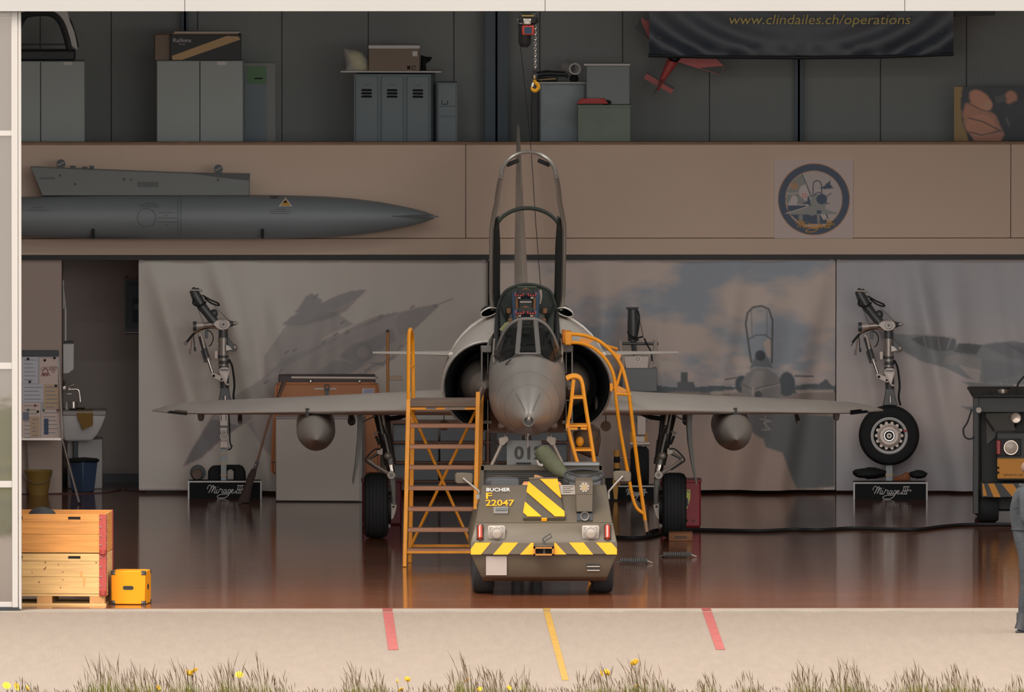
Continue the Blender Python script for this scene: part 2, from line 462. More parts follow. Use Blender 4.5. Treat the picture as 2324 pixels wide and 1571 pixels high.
for yt, yb in ((25, 36), (296, 308), (823, 838), (1092, 1107), (1367, 1379)):
    MB().box(-9.3, X_(30, YD), YD, YD + 0.06, Z_(yb, YD), Z_(yt, YD)).build('rail', m_alu, dr, bevel=0.004)
MB().box(X_(27, YD), X_(41, YD), YD - 0.015, YD + 0.07, 0.01, Z_(25, YD)).build('stile', m_alu, dr, bevel=0.004)
MB().box(X_(41.6, YD), X_(49, YD), YD - 0.005, YD + 0.08, 0.01, Z_(25, YD)).build('edge_profile', m_alu, dr, bevel=0.004)
MB().box(-9.3, X_(43, YD), YD - 0.03, YD + 0.05, -0.012, 0.03).build('seal', m_blk, dr)
for x in (-6.6, -7.95):
    MB().box(x - 0.04, x + 0.04, YD - 0.01, YD + 0.065, 0.02, Z_(25, YD)).build('stile', m_alu, dr, bevel=0.004)
for yt, yb in ((36, 296), (308, 823), (838, 1092), (1107, 1367)):
    for a, b in ((-9.3, -7.99), (-7.91, -6.64), (-6.56, X_(27, YD))):
        MB().box(a, b, YD + 0.025, YD + 0.035, Z_(yb, YD), Z_(yt, YD)).build('pane', m_pane, dr)
# roof beam carrying the hoist
struct(MB().box(X_(1197, 12) - 0.06, X_(1197, 12) + 0.06, 1.0, 21.5, 6.5, 6.52).box(X_(1197, 12) - 0.01, X_(1197, 12) + 0.01, 1.0, 21.5, 6.52, 6.78).box(X_(1197, 12) - 0.06, X_(1197, 12) + 0.06, 1.0, 21.5, 6.78, 6.8).box(X_(1197, 12) - 0.05, X_(1197, 12) + 0.05, 4, 4.1, 6.8, 7.6).box(X_(1197, 12) - 0.05, X_(1197, 12) + 0.05, 17, 17.1, 6.8, 7.6), 'hoist_beam', m_steel, smooth=0)

# fill lamps added under the ceiling, above the picture, to brighten the inside
m_fillglow = bpy.data.materials.new('fill_diffuser'); m_fillglow.use_nodes = True
_b = m_fillglow.node_tree.nodes['Principled BSDF']; _b.inputs['Emission Color'].default_value = (1, 0.97, 0.94, 1); _b.inputs['Emission Strength'].default_value = 4.0
for iy, y in enumerate((2.6, 7.0, 11.4)):
    for ix, x in enumerate((-6.2, -2.1, 2.0, 6.1)):
        t = thing('fill_lamp', ('first', 'second', 'third', 'fourth')[ix] + ' added fill lamp from the left in the ' + ('front', 'middle', 'rear')[iy] + ' row above the floor', 'lamp', V(x, y, 7.2), 0, 'added fill lamps')
        MB().box(x - 0.85, x + 0.85, y - 0.2, y + 0.2, 7.28, 7.36).build('housing', m_alu, t)
        MB().box(x - 0.8, x + 0.8, y - 0.16, y + 0.16, 7.262, 7.279).build('diffuser', m_fillglow, t)
        for k in (-0.6, 0.6): MB().tube([V(x + k, y, 7.36), V(x + k, y, 7.6)], 0.01, 5).build('hanger', m_alu, t)
        ld = bpy.data.lights.new('fill_light', 'AREA'); ld.shape = 'RECTANGLE'; ld.size, ld.size_y = 1.6, 0.32; ld.energy = FILL_W; ld.color = (1, 0.97, 0.94)
        lo = bpy.data.objects.new('fill_light', ld); COL.objects.link(lo); lo.parent = t; lo.location = (0, 0, 0.055)

# ================================================================ ON THE GALLERY
m_cab = M('cabinet_grey', (73, 76, 72), 'u', rough=0.5)
m_lock = M('locker_bluegrey', (53, 58, 58), 'u', rough=0.5)
m_gap = M('shadow_gap', (30, 33, 34), rough=0.8)
m_card = M('cardboard', (82, 64, 50), 'u', rough=0.85, var=0.08, vscale=3)
m_card2 = M('cardboard_dark', (60, 52, 44), 'u', rough=0.85)
m_paper = M('white_paper', (150, 142, 134), 'u', rough=0.7)
m_lab = M('label_paper', (104, 98, 90), 'u', rough=0.7)
m_dkblue = M('box_black_blue', (30, 34, 38), 'n', rough=0.5)
m_gold = M('gold_stripe', (88, 70, 46), 'u', rough=0.5)
GZ = 2.75
def gzr(Y): return VY + (CAMH - GZ) * S(Y)              # picture row of the gallery floor at depth Y
def cabinet(x0, x1, yt, Y, d, label, mat=None, split=0.5, rz=0.0, plate=None):
    mat = mat or m_cab
    a, b, zt = X_(x0, Y), X_(x1, Y), Z_(yt, Y)
    t = thing('metal_cabinet', label, 'cabinet', ((a + b) / 2, Y + d / 2, GZ), rz)
    MB().box(a, b, Y + 0.02, Y + d, GZ, zt).build('body', mat, t, bevel=0.004)
    c = a + (b - a) * split
    MB().box(a + 0.004, c - 0.004, Y, Y + 0.018, GZ + 0.02, zt - 0.006).build('door', mat, t, bevel=0.003)
    MB().box(c + 0.004, b - 0.004, Y, Y + 0.018, GZ + 0.02, zt - 0.006).build('door', mat, t, bevel=0.003)
    MB().box(c - 0.004, c + 0.004, Y + 0.005, Y + 0.02, GZ + 0.02, zt - 0.01).build('door_gap', m_gap, t)
    if plate: MB().pbox(plate[0], plate[1], plate[2], plate[3], Y - 0.003, 0.003).build('label_plate', m_lab, t)
    return t
YC = 20.75
cabinet(-130, 193, 138, YC, 0.45, 'pale grey steel cabinet under the arched canopy at far left of the gallery', split=0.69, plate=(145, 165, 140, 147))
cabinet(357, 553, 137, YC, 0.45, 'pale grey two-door steel cabinet carrying the long black box', rz=-0.02, plate=(494, 516, 139, 147))
# canopy frame on a black base, on the first cabinet
zc = Z_(137, YC)
t = thing('canopy_frame', 'black arched aircraft windscreen frame with cream side cover on grey cabinet', 'aircraft part', (X_(90, YC), YC + 0.2, zc))
MB().box(X_(-40, YC), X_(172, YC), YC + 0.03, YC + 0.42, zc, Z_(113, YC)).build('base', m_dkblue, t, bevel=0.02)
q = smooth_path(pts([(20, 112), (28, 70), (45, 40), (75, 30), (115, 30), (138, 48), (152, 85), (158, 113)], YC + 0.1), 5)
MB().tube(q, 0.035, 8).build('front_arch', m_dkblue, t)
q2 = [p + V(0.08, 0.25, 0.02) for p in q]
MB().tube(q2, 0.025, 8).build('rear_arch', m_dkblue, t)
mb = MB(); cr = smooth_path(pts([(112, 14), (150, 22), (160, 50), (170, 75), (177, 112)], YC + 0.12), 4); ci = smooth_path(pts([(112, 28), (140, 45), (153, 78), (160, 96), (166, 104)], YC + 0.12), 4)
for a, b, c, d in zip(cr[:-1], cr[1:], ci[1:], ci[:-1]):
    mb.prism([a, b, c, d], (0, 0.22, 0))
mb.build('side_cover', M('cover_cream', (150, 122, 98), 'u', rough=0.6), t, smooth=0)
mb = MB(); rr = [[p + V(0, 0.02 + 0.2 * k, 0) for p in q] for k in (0, 1)]
n = len(q)
MB().add(rr[0] + rr[1], [(i, i + 1, n + i + 1, n + i) for i in range(n - 1)]).build('glazing', glass('old_perspex', (0.55, 0.56, 0.56), 0.03), t)
MB().tube(pts([(25, 100), (155, 100)], YC + 0.09), 0.008, 6).build('handle_bar', m_dkblue, t)
# boxes on the second cabinet
zc = Z_(137, YC)
t = thing('cardboard_box', 'small open brown cardboard box beside the long black box on cabinet', 'box', (X_(367, YC), YC + 0.25, zc), 0.05)
mb = MB(); a, b = X_(351, YC), X_(386, YC); zt = Z_(81, YC)
mb.box(a, b, YC + 0.1, YC + 0.105, zc, zt).box(a, a + 0.005, YC + 0.105, YC + 0.4, zc, zt).box(b - 0.005, b, YC + 0.105, YC + 0.4, zc, zt).box(a, b, YC + 0.4, YC + 0.405, zc, zt).box(a, b, YC + 0.1, YC + 0.4, zc, zc + 0.005)
mb.build('carton', m_card2, t, smooth=0)
MB().prism([V(a, YC + 0.1, zt), V(b, YC + 0.1, zt), V(b, YC + 0.16, zt + 0.02), V(a, YC + 0.16, zt + 0.012)], (0, 0.001, 0.004)).build('flap', m_card, t, smooth=0)
t = thing('long_box', 'long black and gold striped cardboard box lying on the grey cabinet', 'box', (X_(467, YC), YC + 0.2, zc))
MB().box(X_(387, YC), X_(548, YC), YC + 0.04, YC + 0.4, zc, Z_(78, YC)).build('carton', m_dkblue, t, bevel=0.006)
MB().pprism([(391, 126), (515, 81), (541, 82), (546, 89), (414, 135), (392, 135)], YC + 0.036, 0.003).build('stripe', m_gold, t, smooth=0)
text('Raillons', t, m_lab, 394, 434, 86, 95, YC + 0.04)
text('Mirage', t, m_lab, 406, 421, 98, 101, YC + 0.04, shear=0.3)
mb = MB(); mb.box(X_(391, YC), X_(541, YC), YC + 0.06, YC + 0.36, Z_(78, YC) + 0.001, Z_(75, YC)); solo(mb, 'flat_cardboard', m_card, 'flat cardboard sheet lying directly on the long black box', 'cardboard')
mb = MB(); mb.box(X_(396, YC), X_(543, YC), YC + 0.08, YC + 0.4, Z_(75, YC) + 0.001, Z_(72, YC)); mb.rot(0.03, (X_(470, YC), YC + 0.2, 0)); solo(mb, 'flat_cardboard', m_lab, 'topmost pale flat sheet of the pile on the long black box', 'cardboard')
# board with a green sheet leaning behind
t = thing('display_board', 'tall dark board with a green notice behind the two-door cabinet', 'board', (X_(590, 21.5), 21.5, GZ))
MB().pbox(548, 626, 142, gzr(21.45), 21.45, 0.04).build('panel', M('board_dark', (60, 60, 56), 'u', rough=0.5), t, bevel=0.004)
MB().pbox(556, 606, 149, 500, 21.44, 0.008).build('inset', M('board_inset', (44, 50, 52), 'u', rough=0.4), t)
MB().pbox(561, 604, 150, 190, 21.435, 0.003).build('green_notice', M('green_notice', (44, 60, 42), 'u', rough=0.6), t)
MB().pbox(578, 597, 176, 179, 21.432, 0.002).build('print_line', m_gap, t)
# lockers
t = thing('locker_unit', 'blue-grey three-door steel locker unit with slotted doors on the gallery', 'locker', (X_(895, YC), YC + 0.25, GZ), -0.12)
a, b, zt = X_(808, YC), X_(984, YC), Z_(168, YC)
MB().box(a, b, YC + 0.03, YC + 0.5, GZ, zt).build('body', m_lock, t, bevel=0.004)
for i in range(3):
    x0 = 811 + 58.5 * i
    d = MB().pbox(x0 + 2, x0 + 52, 172, gzr(YC) - 6, YC, 0.022).build('door', m_lock, t, bevel=0.005)
    for k in range(3):
        v = MB(); yy = 203 + k * 7.2
        v.tube(pts([(x0 + 15, yy + 3), (x0 + 17, yy), (x0 + 37, yy), (x0 + 39, yy + 3)], YC - 0.004), 0.006, 6)
        v.pbox(x0 + 16, x0 + 38, yy + 1, yy + 4, YC - 0.002, 0.004).build('vent_slot', m_gap, d)
    MB().tube(pts([(x0 + 20, 190), (x0 + 27, 194), (x0 + 35, 190)], YC - 0.006), 0.004, 5).build('name_holder', m_lock, d)
mb = MB()
zt2 = zt + 0.001
mb.box(X_(776, YC), X_(1004, YC), YC - 0.03, YC + 0.42, zt2 + 0.02, zt2 + 0.035); mb.rot(-0.06, (X_(895, YC), YC + 0.2, 0))
solo(mb, 'white_board', m_paper, 'thin white board lying across the top of the lockers', 'board')
zk = zt2 + 0.036
t = thing('cardboard_box', 'brown cardboard box with white lid edge standing on the lockers', 'box', (X_(896, YC), YC + 0.2, zk), -0.02)
MB().box(X_(838, YC), X_(953, YC), YC, YC + 0.4, zk, Z_(110, YC)).build('carton', m_card2, t, bevel=0.004)
MB().box(X_(837, YC), X_(954, YC), YC - 0.006, YC + 0.41, Z_(110, YC), Z_(102, YC)).build('lid', M('white_lid', (196, 180, 162), 'u', rough=0.6), t, bevel=0.004)
MB().pbox(937, 948, 116, 127, YC - 0.003, 0.002).build('label', m_lab, t)
mb = MB(); c = P(940, 153, YC - 0.003)
mb.tube([c + V(math.cos(k) * 0.022, 0, math.sin(k) * 0.022) for k in np.linspace(0, 5.6, 14)], 0.004, 5).pbox(925, 932, 149, 157, YC - 0.003, 0.002).build('printed_mark', m_gap, t)
# clear bag with yellow packet
t = thing('plastic_bag', 'crumpled clear plastic bag holding a yellow packet on the lockers', 'bag', (X_(808, YC), YC + 0.15, zk))
def blob(mb, c, r, amp, seed, n=18, m=10, sq=1.0):
    rr = np.random.default_rng(seed); ph = rr.random(6) * 6.28; rings = []
    for i in range(m + 1):
        tt = math.pi * i / m; q = max(math.sin(tt), 0.03) ** sq; ring = []
        for j in range(n):
            u = 2 * math.pi * j / n
            w = 1 + amp * (math.sin(3 * u + ph[0] + 2 * tt) + math.sin(5 * u - 3 * tt + ph[1]) + math.sin(2 * u + 5 * tt + ph[2])) / 2
            ring.append(Vector(c) + V(r[0] * q * math.cos(u) * w, r[1] * q * math.sin(u) * w, r[2] * math.cos(tt) * w))
        rings.append(ring)
    return mb.loft(rings)
def hull_prism(mb, pp, Y, d, inset=0.72):
    """soft body: an outline with rounded front and back"""
    cx = sum(p[0] for p in pp) / len(pp); cy = sum(p[1] for p in pp) / len(pp); rings = []
    for k, f in ((0.0, 0.35), (0.12, inset), (0.3, 0.95), (0.5, 1.0), (0.7, 0.95), (0.88, inset), (1.0, 0.35)):
        rings.append([P(cx + (a - cx) * f, cy + (b - cy) * f, Y + d * k) for a, b in pp])
    return mb.loft(rings)
hull_prism(MB(), [(783, 161), (786, 148), (782, 130), (779, 108), (788, 110), (806, 112), (824, 118), (836, 136), (838, 150), (837, 162), (815, 165)], YC + 0.02, 0.24).build('bag_film', M('bag_film', (132, 134, 120), 'u', rough=0.3, bump=0.9, bscale=14, alpha=0.55), t, smooth=60)
hull_prism(MB(), [(790, 130), (798, 114), (818, 117), (828, 136), (836, 158), (806, 160)], YC + 0.07, 0.12).build('packet', M('packet_yellow', (104, 92, 40), 'u', rough=0.5, bump=0.5, bscale=16), t, smooth=60)
mb = hull_prism(MB(), [(954, 163), (955, 124), (966, 128), (981, 129), (977, 138), (965, 145), (968, 163)], YC + 0.05, 0.2)
solo(mb, 'black_bag', M('black_cloth', (26, 30, 34), 'a', rough=0.9), 'small black cloth bag with pointed flap beside the box on lockers', 'bag', smooth=60)
# low drawer cabinet and brown cone
t = thing('drawer_cabinet', 'low dark grey drawer cabinet to the right of the lockers', 'cabinet', (X_(1013, 20.9), 21.1, GZ))
MB().pbox(992, 1038, 187, gzr(20.9), 20.9, 0.4).build('body', m_lock, t, bevel=0.004)
for yt, yb in ((190, 240), (242, 263), (266, 400), (403, 530)):
    MB().pbox(995, 1035, yt, yb, 20.885, 0.014).build('drawer', m_lock, t, bevel=0.004)
MB().tube(pts([(1003, 228), (1003, 236), (1016, 236), (1016, 228)], 20.875), 0.004, 5).build('handle', m_gap, t)
p = P(1003, 372, 20.6)
solo(MB().lathe([(0, 0.11), (0.25, 0.105), (0.4, 0.085), (0.5, 0.05), (0.56, 0.012), (0.59, 0.004)], V(X_(1004, 20.6), 20.6, GZ), (0, 0, 1), 18), 'nose_cone', M('cone_brown', (58, 46, 42), 'u', rough=0.6), 'dark brown pointed cone standing before the drawer cabinet', 'cone')
# right group of cabinets
t = thing('metal_cabinet', 'worn blue-grey cabinet with the black tube on its top', 'cabinet', (X_(1277, YC), YC + 0.2, GZ))
MB().pbox(1225, 1331, 189, gzr(YC), YC, 0.45).build('body', m_lock, t, bevel=0.006)
MB().pbox(1228, 1326, 192, 530, YC - 0.012, 0.012).build('door', M('locker_worn', (64, 68, 68), 'u', rough=0.55, var=0.25, vscale=3), t, bevel=0.006)
MB().pbox(1224, 1332, 186, 189, YC - 0.01, 0.47).build('top', m_lab, t)
solo(MB().pbox(1206, 1222, 205, gzr(YC + 0.1), YC + 0.1, 0.12), 'dark_post', m_dkblue, 'narrow dark post standing left of the worn blue-grey cabinet', 'post', bevel=0.006)
YQ = 20.35
t = thing('metal_chest', 'green-grey metal chest under the upper box beside worn cabinet', 'chest', (X_(1370, YQ), YQ + 0.2, GZ))
MB().pbox(1311, 1431, 238, gzr(YQ), YQ, 0.36).build('body', M('chest_green', (54, 60, 52), 'u', rough=0.6, var=0.15, vscale=2), t, bevel=0.008)
MB().pbox(1310, 1432, 238, 244, YQ - 0.006, 0.37).build('lid', M('chest_green', (58, 66, 56), 'u'), t, bevel=0.004)
zq = Z_(237.5, YQ)
t = thing('metal_box', 'plain dark grey box with pale lid stacked on the green-grey chest', 'box', (X_(1380, YQ), YQ + 0.2, zq))
MB().box(X_(1331, YQ + .06), X_(1429, YQ + .06), YQ + 0.06, YQ + 0.36, zq, Z_(149, YQ + 0.06)).build('body', M('box_grey', (56, 60, 58), 'u', rough=0.5), t, bevel=0.006)
MB().box(X_(1325, YQ + .06), X_(1430, YQ + .06), YQ + 0.03, YQ + 0.38, Z_(149, YQ + .06), Z_(144, YQ + 0.06)).build('lid', m_lab, t, bevel=0.004)
mb = MB()
for k in range(5):
    c = P(1345, 233 - k * 0.8, YQ + 0.02)
    mb.tube([c + V(math.cos(u) * (0.17 - 0.01 * k), math.sin(u) * 0.03, 0.006 * k + 0.004 * math.sin(3 * u)) for u in np.linspace(0, 6.28, 22)[:-1]], 0.008, 6, closed=True)
solo(mb, 'red_cable_coil', M('red_cable', (92, 38, 36), 'u', rough=0.5), 'coil of red cable hung over the front of the green-grey chest', 'cable')
solo(blob(MB(), P(1375, 232, YQ + 0.03), (0.06, 0.025, 0.025), 0.1, 4), 'black_pouch', m_blk, 'small black pouch next to the red cable coil', 'pouch')
zq = Z_(186, YC)
t = thing('telescope_tube', 'black tube with tan end lying on the worn cabinet behind hook', 'tube', (X_(1250, YC), YC + 0.15, zq))
MB().tube(pts([(1216, 169), (1240, 166), (1283, 168)], YC + 0.1) , [0.03, 0.035, 0.03], 10).build('barrel', m_dkblue, t)
MB().tube(pts([(1218, 180), (1266, 180)], YC + 0.05), 0.025, 10).build('case', m_dkblue, t)
MB().tube(pts([(1224, 181), (1262, 178)], YC + 0.03), 0.008, 6).build('tan_strap', m_gold, t)
MB().tube(pts([(1283, 168), (1289, 176)], YC + 0.1), 0.02, 8).build('end_cap', m_dkblue, t)
t = thing('paper_roll', 'rolled white paper lying on the worn cabinet beside grey box', 'paper roll', (X_(1303, YC), YC + 0.2, zq))
mb = MB(); c = P(1305, 156, YC + 0.03); n = 20
ro = [[c + V(math.cos(2 * math.pi * j / n) * r + d * -0.25, d, math.sin(2 * math.pi * j / n) * r + 0.02 * d) for j in range(n)] for r, d in ((0.066, 0), (0.066, 0.35), (0.05, 0.35), (0.05, 0))]
mb.loft(ro, closed=True).build('roll', M('roll_paper', (128, 114, 100), 'u', rough=0.7), t)
blob(MB(), P(1303, 178, YC + 0.12), (0.05, 0.08, 0.05), 0.05, 3).build('stand', m_gap, t)
# model aeroplane
m_red = M('model_red', (88, 34, 32), 'u', rough=0.4); m_mblk = M('model_black', (26, 30, 34), rough=0.4)
YA = 21.6
t = thing('model_aeroplane', 'red and black model aeroplane hanging on the gallery wall', 'model aeroplane', P(1530, 130, YA))
MB().tube(pts([(1565, 70), (1533, 125), (1524, 143), (1504, 178), (1492, 205)], YA - 0.05), [0.05, 0.07, 0.06, 0.035, 0.012], 10).build('fuselage', m_red, t)
w = [(1443, 65), (1456, 40), (1545, 92), (1622, 130), (1645, 152), (1633, 170), (1530, 138)]
wg = MB().pprism(w, YA - 0.06, 0.03).build('wing', m_red, t, smooth=0)
MB().pprism([(1442, 65), (1453, 40), (1457, 52), (1474, 90)], YA - 0.065, 0.04).build('black_tip', m_mblk, wg, smooth=0)
MB().pprism([(1586, 154), (1645, 149), (1634, 169)], YA - 0.065, 0.04).build('black_tip', m_mblk, wg, smooth=0)
tp = MB().pprism([(1461, 178), (1469, 164), (1530, 201), (1524, 213)], YA - 0.06, 0.02).build('tailplane', m_red, t, smooth=0)
MB().pprism([(1467, 166), (1470, 163), (1531, 199), (1528, 203), (1500, 187), (1490, 180)], YA - 0.07, 0.035).build('black_edge', m_mblk, tp, smooth=0)
MB().prism([P(1503, 180, YA - 0.08), P(1482, 213, YA - 0.08), P(1487, 205, YA - 0.2), P(1500, 185, YA - 0.2)], (0.012, 0, 0.006)).build('rudder', m_mblk, t, smooth=0)
hull_prism(MB(), [(1516, 128), (1536, 127), (1546, 132), (1534, 142), (1520, 138)], YA - 0.14, 0.1).build('canopy', m_mblk, t, smooth=60)
MB().tube([P(1530, 120, YA), P(1530, 120, 22.19)], 0.006, 5).build('wall_hook', m_steel, t)
# black banner
m_bb = M('banner_black', (32, 37, 45), 'u', rough=0.35, attr='print')
cv = Canvas(1473, -40, 2162, 126, 3, (34, 39, 46))
t = thing('black_banner', 'black banner with yellow web address hanging high above the gallery', 'banner', P(1817, 126, 21.3))
def fold_b(X, Y):
    u = (X - 1473) / 689; r = np.hypot((u - 0.5) * 2.0, (Y - -60) / 200.0)
    return 0.03 * np.sin(r * 22) * np.clip((Y + 20) / 140, 0, 1) * np.abs(u - 0.5) * 2 + 0.012 * np.sin(u * 60) * np.clip((Y - 100) / 30, 0, 1) + 0.05
cl = cv.sheet('cloth', m_bb, 21.3, t, fold_b, k=0.6 / KZ['u'])
MB().tube([P(1471, 126, 21.25), P(1600, 129, 21.25), P(1817, 131, 21.25), P(2000, 129, 21.25), P(2164, 123, 21.25)], 0.02, 8).build('hem', m_dkblue, t)
text('www.clindailes.ch/operations', t, M('banner_yellow', (104, 86, 46), 'u', rough=0.5), 1655, 2066, 33, 62, 21.1, shear=0.18)
MB().pbox(1490, 1500, 82, 89, 21.19, 0.01).build('eyelet', m_mblk, t); MB().pbox(2133, 2142, 69, 75, 21.19, 0.01).build('eyelet', m_mblk, t)
MB().pprism([(2150, 10), (2258, 10), (2258, 35), (2162, 39)], 21.35, 0.02).build('folded_end', m_dkblue, t, smooth=0)
MB().tube([P(1470, -40, 21.3), P(2260, -40, 21.3)], 0.02, 6).build('hanging_pole', m_steel, t)
for x in (1480, 2250): MB().tube([P(x, -40, 21.3), V(X_(x, 21.3), 21.3, 7.6)], 0.006, 5).build('hanging_cord', m_steel, t)
# framed picture at the right end
cv = Canvas(2165, 197, 2420, 324, 2, (20, 26, 32))
cv.poly([(2165, 197), (2184, 197), (2180, 230), (2182, 270), (2200, 324), (2165, 324)], (92, 74, 40))
cv.poly([(2184, 260), (2190, 235), (2215, 230), (2260, 262), (2272, 290), (2280, 305), (2270, 324), (2212, 324), (2200, 300), (2188, 285)], (108, 74, 60), soft=2)
cv.ell(2225, 228, 30, 18, (122, 84, 66), soft=2, ang=0.7); cv.ell(2241, 240, 10, 12, (134, 92, 74), soft=1, ang=0.6); cv.ell(2205, 258, 17, 22, (112, 76, 60), soft=2); cv.ell(2225, 286, 34, 26, (120, 82, 64), soft=3)
cv.line([(2198, 235), (2228, 250), (2250, 254)], 2, (40, 32, 32)); cv.line([(2198, 268), (2230, 276), (2272, 298)], 2.5, (36, 30, 30)); cv.line([(2200, 300), (2228, 307), (2270, 297)], 2.5, (40, 34, 32))
cv.ell(2294, 222, 14, 16, (112, 78, 62), soft=2); cv.poly([(2256, 220), (2280, 214), (2286, 228), (2262, 236)], (44, 46, 48)); cv.ell(2318, 262, 44, 34, (24, 30, 36), soft=2); cv.line([(2284, 268), (2290, 285)], 5, (52, 54, 54)); cv.ell(2350, 300, 60, 40, (24, 28, 34), soft=3)
t = thing('framed_picture', 'dark photo print of a gripping hand leaning at right of gallery', 'picture', P(2290, 324, 21.2))
cv.sheet('print', M('poster_print', rough=0.4, attr='print'), 21.2, t, k=0.6 / KZ['u'])
MB().box(X_(2165, 21.2), X_(2420, 21.2), 21.201, 21.23, GZ, Z_(197, 21.2)).build('backing', m_gap, t)
# ================================================================ HOIST
YH = 12.0
m_hb = M('hoist_black', (36, 38, 42), rough=0.5); m_hr = M('hoist_red', (196, 60, 40), 'm', rough=0.4); m_chrome = M('bright_steel', (190, 186, 180), rough=0.25, metal=0.9)
m_hy = M('hook_yellow', (226, 150, 30), 'm', rough=0.4)
t = thing('chain_hoist', 'electric chain hoist with red box and yellow hook hanging from above', 'hoist', P(1214, 208, YH))
MB().pbox(1177, 1219, 28, 56, YH - 0.08, 0.16).build('motor_body', m_hb, t, bevel=0.02)
MB().pbox(1187, 1206, 40, 56, YH - 0.1, 0.05).build('gear_plate', m_chrome, t, bevel=0.01)
MB().pbox(1184, 1212, 34, 37, YH - 0.11, 0.05).build('yellow_strip', M('strip', (170, 150, 80), 'm'), t)
mb = MB(); c = P(1197, 50, YH - 0.11); mb.tube([c + V(0.03 * math.cos(u), 0, 0.018 * math.sin(u)) for u in np.linspace(0, 6.28, 14)[:-1]], 0.006, 6, closed=True); mb.build('guide_ring', m_chrome, t)
rb = MB().pbox(1185, 1212, 58, 79, YH - 0.12, 0.1).build('red_box', m_hr, t, bevel=0.008)
MB().pbox(1190, 1207, 61, 76, YH - 0.124, 0.004).build('label', M('label_blue', (52, 74, 100), 'm'), rb)
q = [P(1190, 52, YH), P(1190, 98, YH), P(1191, 104, YH), P(1193, 107, YH)]
MB().tube([P(1191, 50, YH), P(1191, 96, YH), P(1191, 103, YH), P(1191, 107, YH)], [0.068, 0.068, 0.055, 0.03], 14).build('chain_bag', m_hb, t)
MB().pbox(1212, 1222, 36, 52, YH - 0.06, 0.12).build('chain_guide', m_hb, t, bevel=0.01)
MB().tube(pts([(1184, 40), (1174, 44), (1178, 52), (1192, 55), (1205, 62), (1210, 68)], YH - 0.1), 0.004, 5).build('control_wire', m_chrome, t)
MB().tube(pts([(1173, 45), (1178, 38), (1190, 34)], YH - 0.1), 0.004, 5).build('control_wire', m_hb, t)
MB().box(X_(1197, YH) - 0.03, X_(1197, YH) + 0.03, YH - 0.05, YH + 0.05, Z_(28, YH), 6.5).build('trolley', m_hb, t)
chain = None
mb = MB(); yy = 56.0; i = 0
while yy < 160:
    c = P(1214.5, yy, YH); ax = V(1, 0, 0) if i % 2 else V(0, 1, 0)
    mb.tube([c + ax * 0.0115 * math.cos(u) + V(0, 0, 0.021 * math.sin(u)) for u in np.linspace(0, 6.283, 9)[:-1]], 0.005, 5, closed=True)
    yy += 6.2; i += 1
ch = mb.build('chain', m_chrome, t)
MB().tube(pts([(1214, 160), (1214, 168)], YH), 0.02, 10).build('swivel', m_hb, t)
hb = MB().pbox(1208, 1221, 167, 180, YH - 0.03, 0.06).build('hook_block', m_hb, t, bevel=0.01)
MB().pbox(1211, 1215, 170, 178, YH - 0.033, 0.004).build('block_plate', m_gold, hb)
q = smooth_path(pts([(1214, 179), (1214, 186), (1220, 191), (1222, 198), (1217, 205), (1211, 205), (1207, 200), (1207, 195)], YH), 4)
MB().tube(q, [0.018] * 6 + list(np.linspace(0.02, 0.02, len(q) - 12)) + [0.017, 0.014, 0.012, 0.01, 0.007, 0.004], 8).build('hook', m_hy, t)
MB().bar(P(1210, 187, YH), P(1208, 196, YH), 0.012, 0.02).build('latch', m_chrome, t)
solo(MB().tube(smooth_path([P(1176, 56, 12.1), P(1184, 130, 12.1), P(1194, 225, 12.3), P(1206, 350, 12.5), P(1214, 480, 12.6), P(1226, 640, 12.7), P(1231, 688, 12.75)], 4), 0.004, 5), 'hanging_cable', m_hb, 'thin dark cable hanging down from the hoist behind the canopy', 'cable')

# ================================================================ ON THE PARAPET
m_tank = M('tank_grey', (74, 77, 76), 'b', rough=0.5, metal=0.08, var=0.07, vscale=1.5); m_tankd = M('tank_dark', (44, 46, 46), 'b', rough=0.5)
m_pyl = M('pylon_grey', (68, 70, 67), 'b', rough=0.45)
TY, TC = 19.71, 492.0
TS = S(TY)
t = thing('wing_tank', 'long grey drop tank with its pylon mounted along the cream gallery wall', 'aircraft part', P(500, 542, TY))
prof = [(-320, 4), (-260, 22), (-180, 36), (-60, 43), (50, 45.5), (120, 48), (220, 50), (560, 50), (660, 49), (740, 46.5), (800, 42), (860, 34.5), (905, 26), (940, 18.5), (965, 12), (985, 4)]
MB().lathe([((x + 320) / TS, r / TS) for x, r in prof], P(-320, TC, TY), (1, 0, 0), 40).build('tank_body', m_tank, t)
MB().lathe([(0, 0.016), (0.12, 0.008), (0.16, 0.004)], P(963, 491, TY), (1, 0, 0), 8).build('tip_probe', m_tank, t)
MB().pprism([(850, 491), (968, 487), (975, 490), (968, 493)], TY - 0.14, 0.12).build('nose_strake', m_tankd, t, smooth=0)
py = MB().pprism([(69, 377), (150, 381), (330, 388), (440, 392), (567, 394), (567, 444), (96, 444)], TY - 0.07, 0.14).build('pylon', m_pyl, t, bevel=0.01)
MB().pprism([(435, 393), (568, 393), (567, 409), (520, 404)], TY - 0.082, 0.02).build('dark_edge', m_tankd, py, smooth=0)
for x, y in ((139, 371), (496, 383)):
    w = MB().tube([P(x, y, TY - 0.05), P(x, y, TY + 0.05)], 0.05, 20).build('lug_disc', m_tankd, py)
    MB().tube(pts([(x - 8, y + 1), (x - 3, y + 2), (x + 2, y - 2), (x + 8, y - 3)], TY - 0.055), 0.004, 5).build('safety_wire', m_lab, w)
for x, y, r in ((137, 397, 3), (495, 408, 3), (282, 406, 3.5), (298, 407, 2.5), (171, 417, 3)):
    c = P(x, y, TY - 0.071); MB().tube([c, c + V(0, -0.006, 0)], r / TS, 10).build('fastener', m_tankd, py)
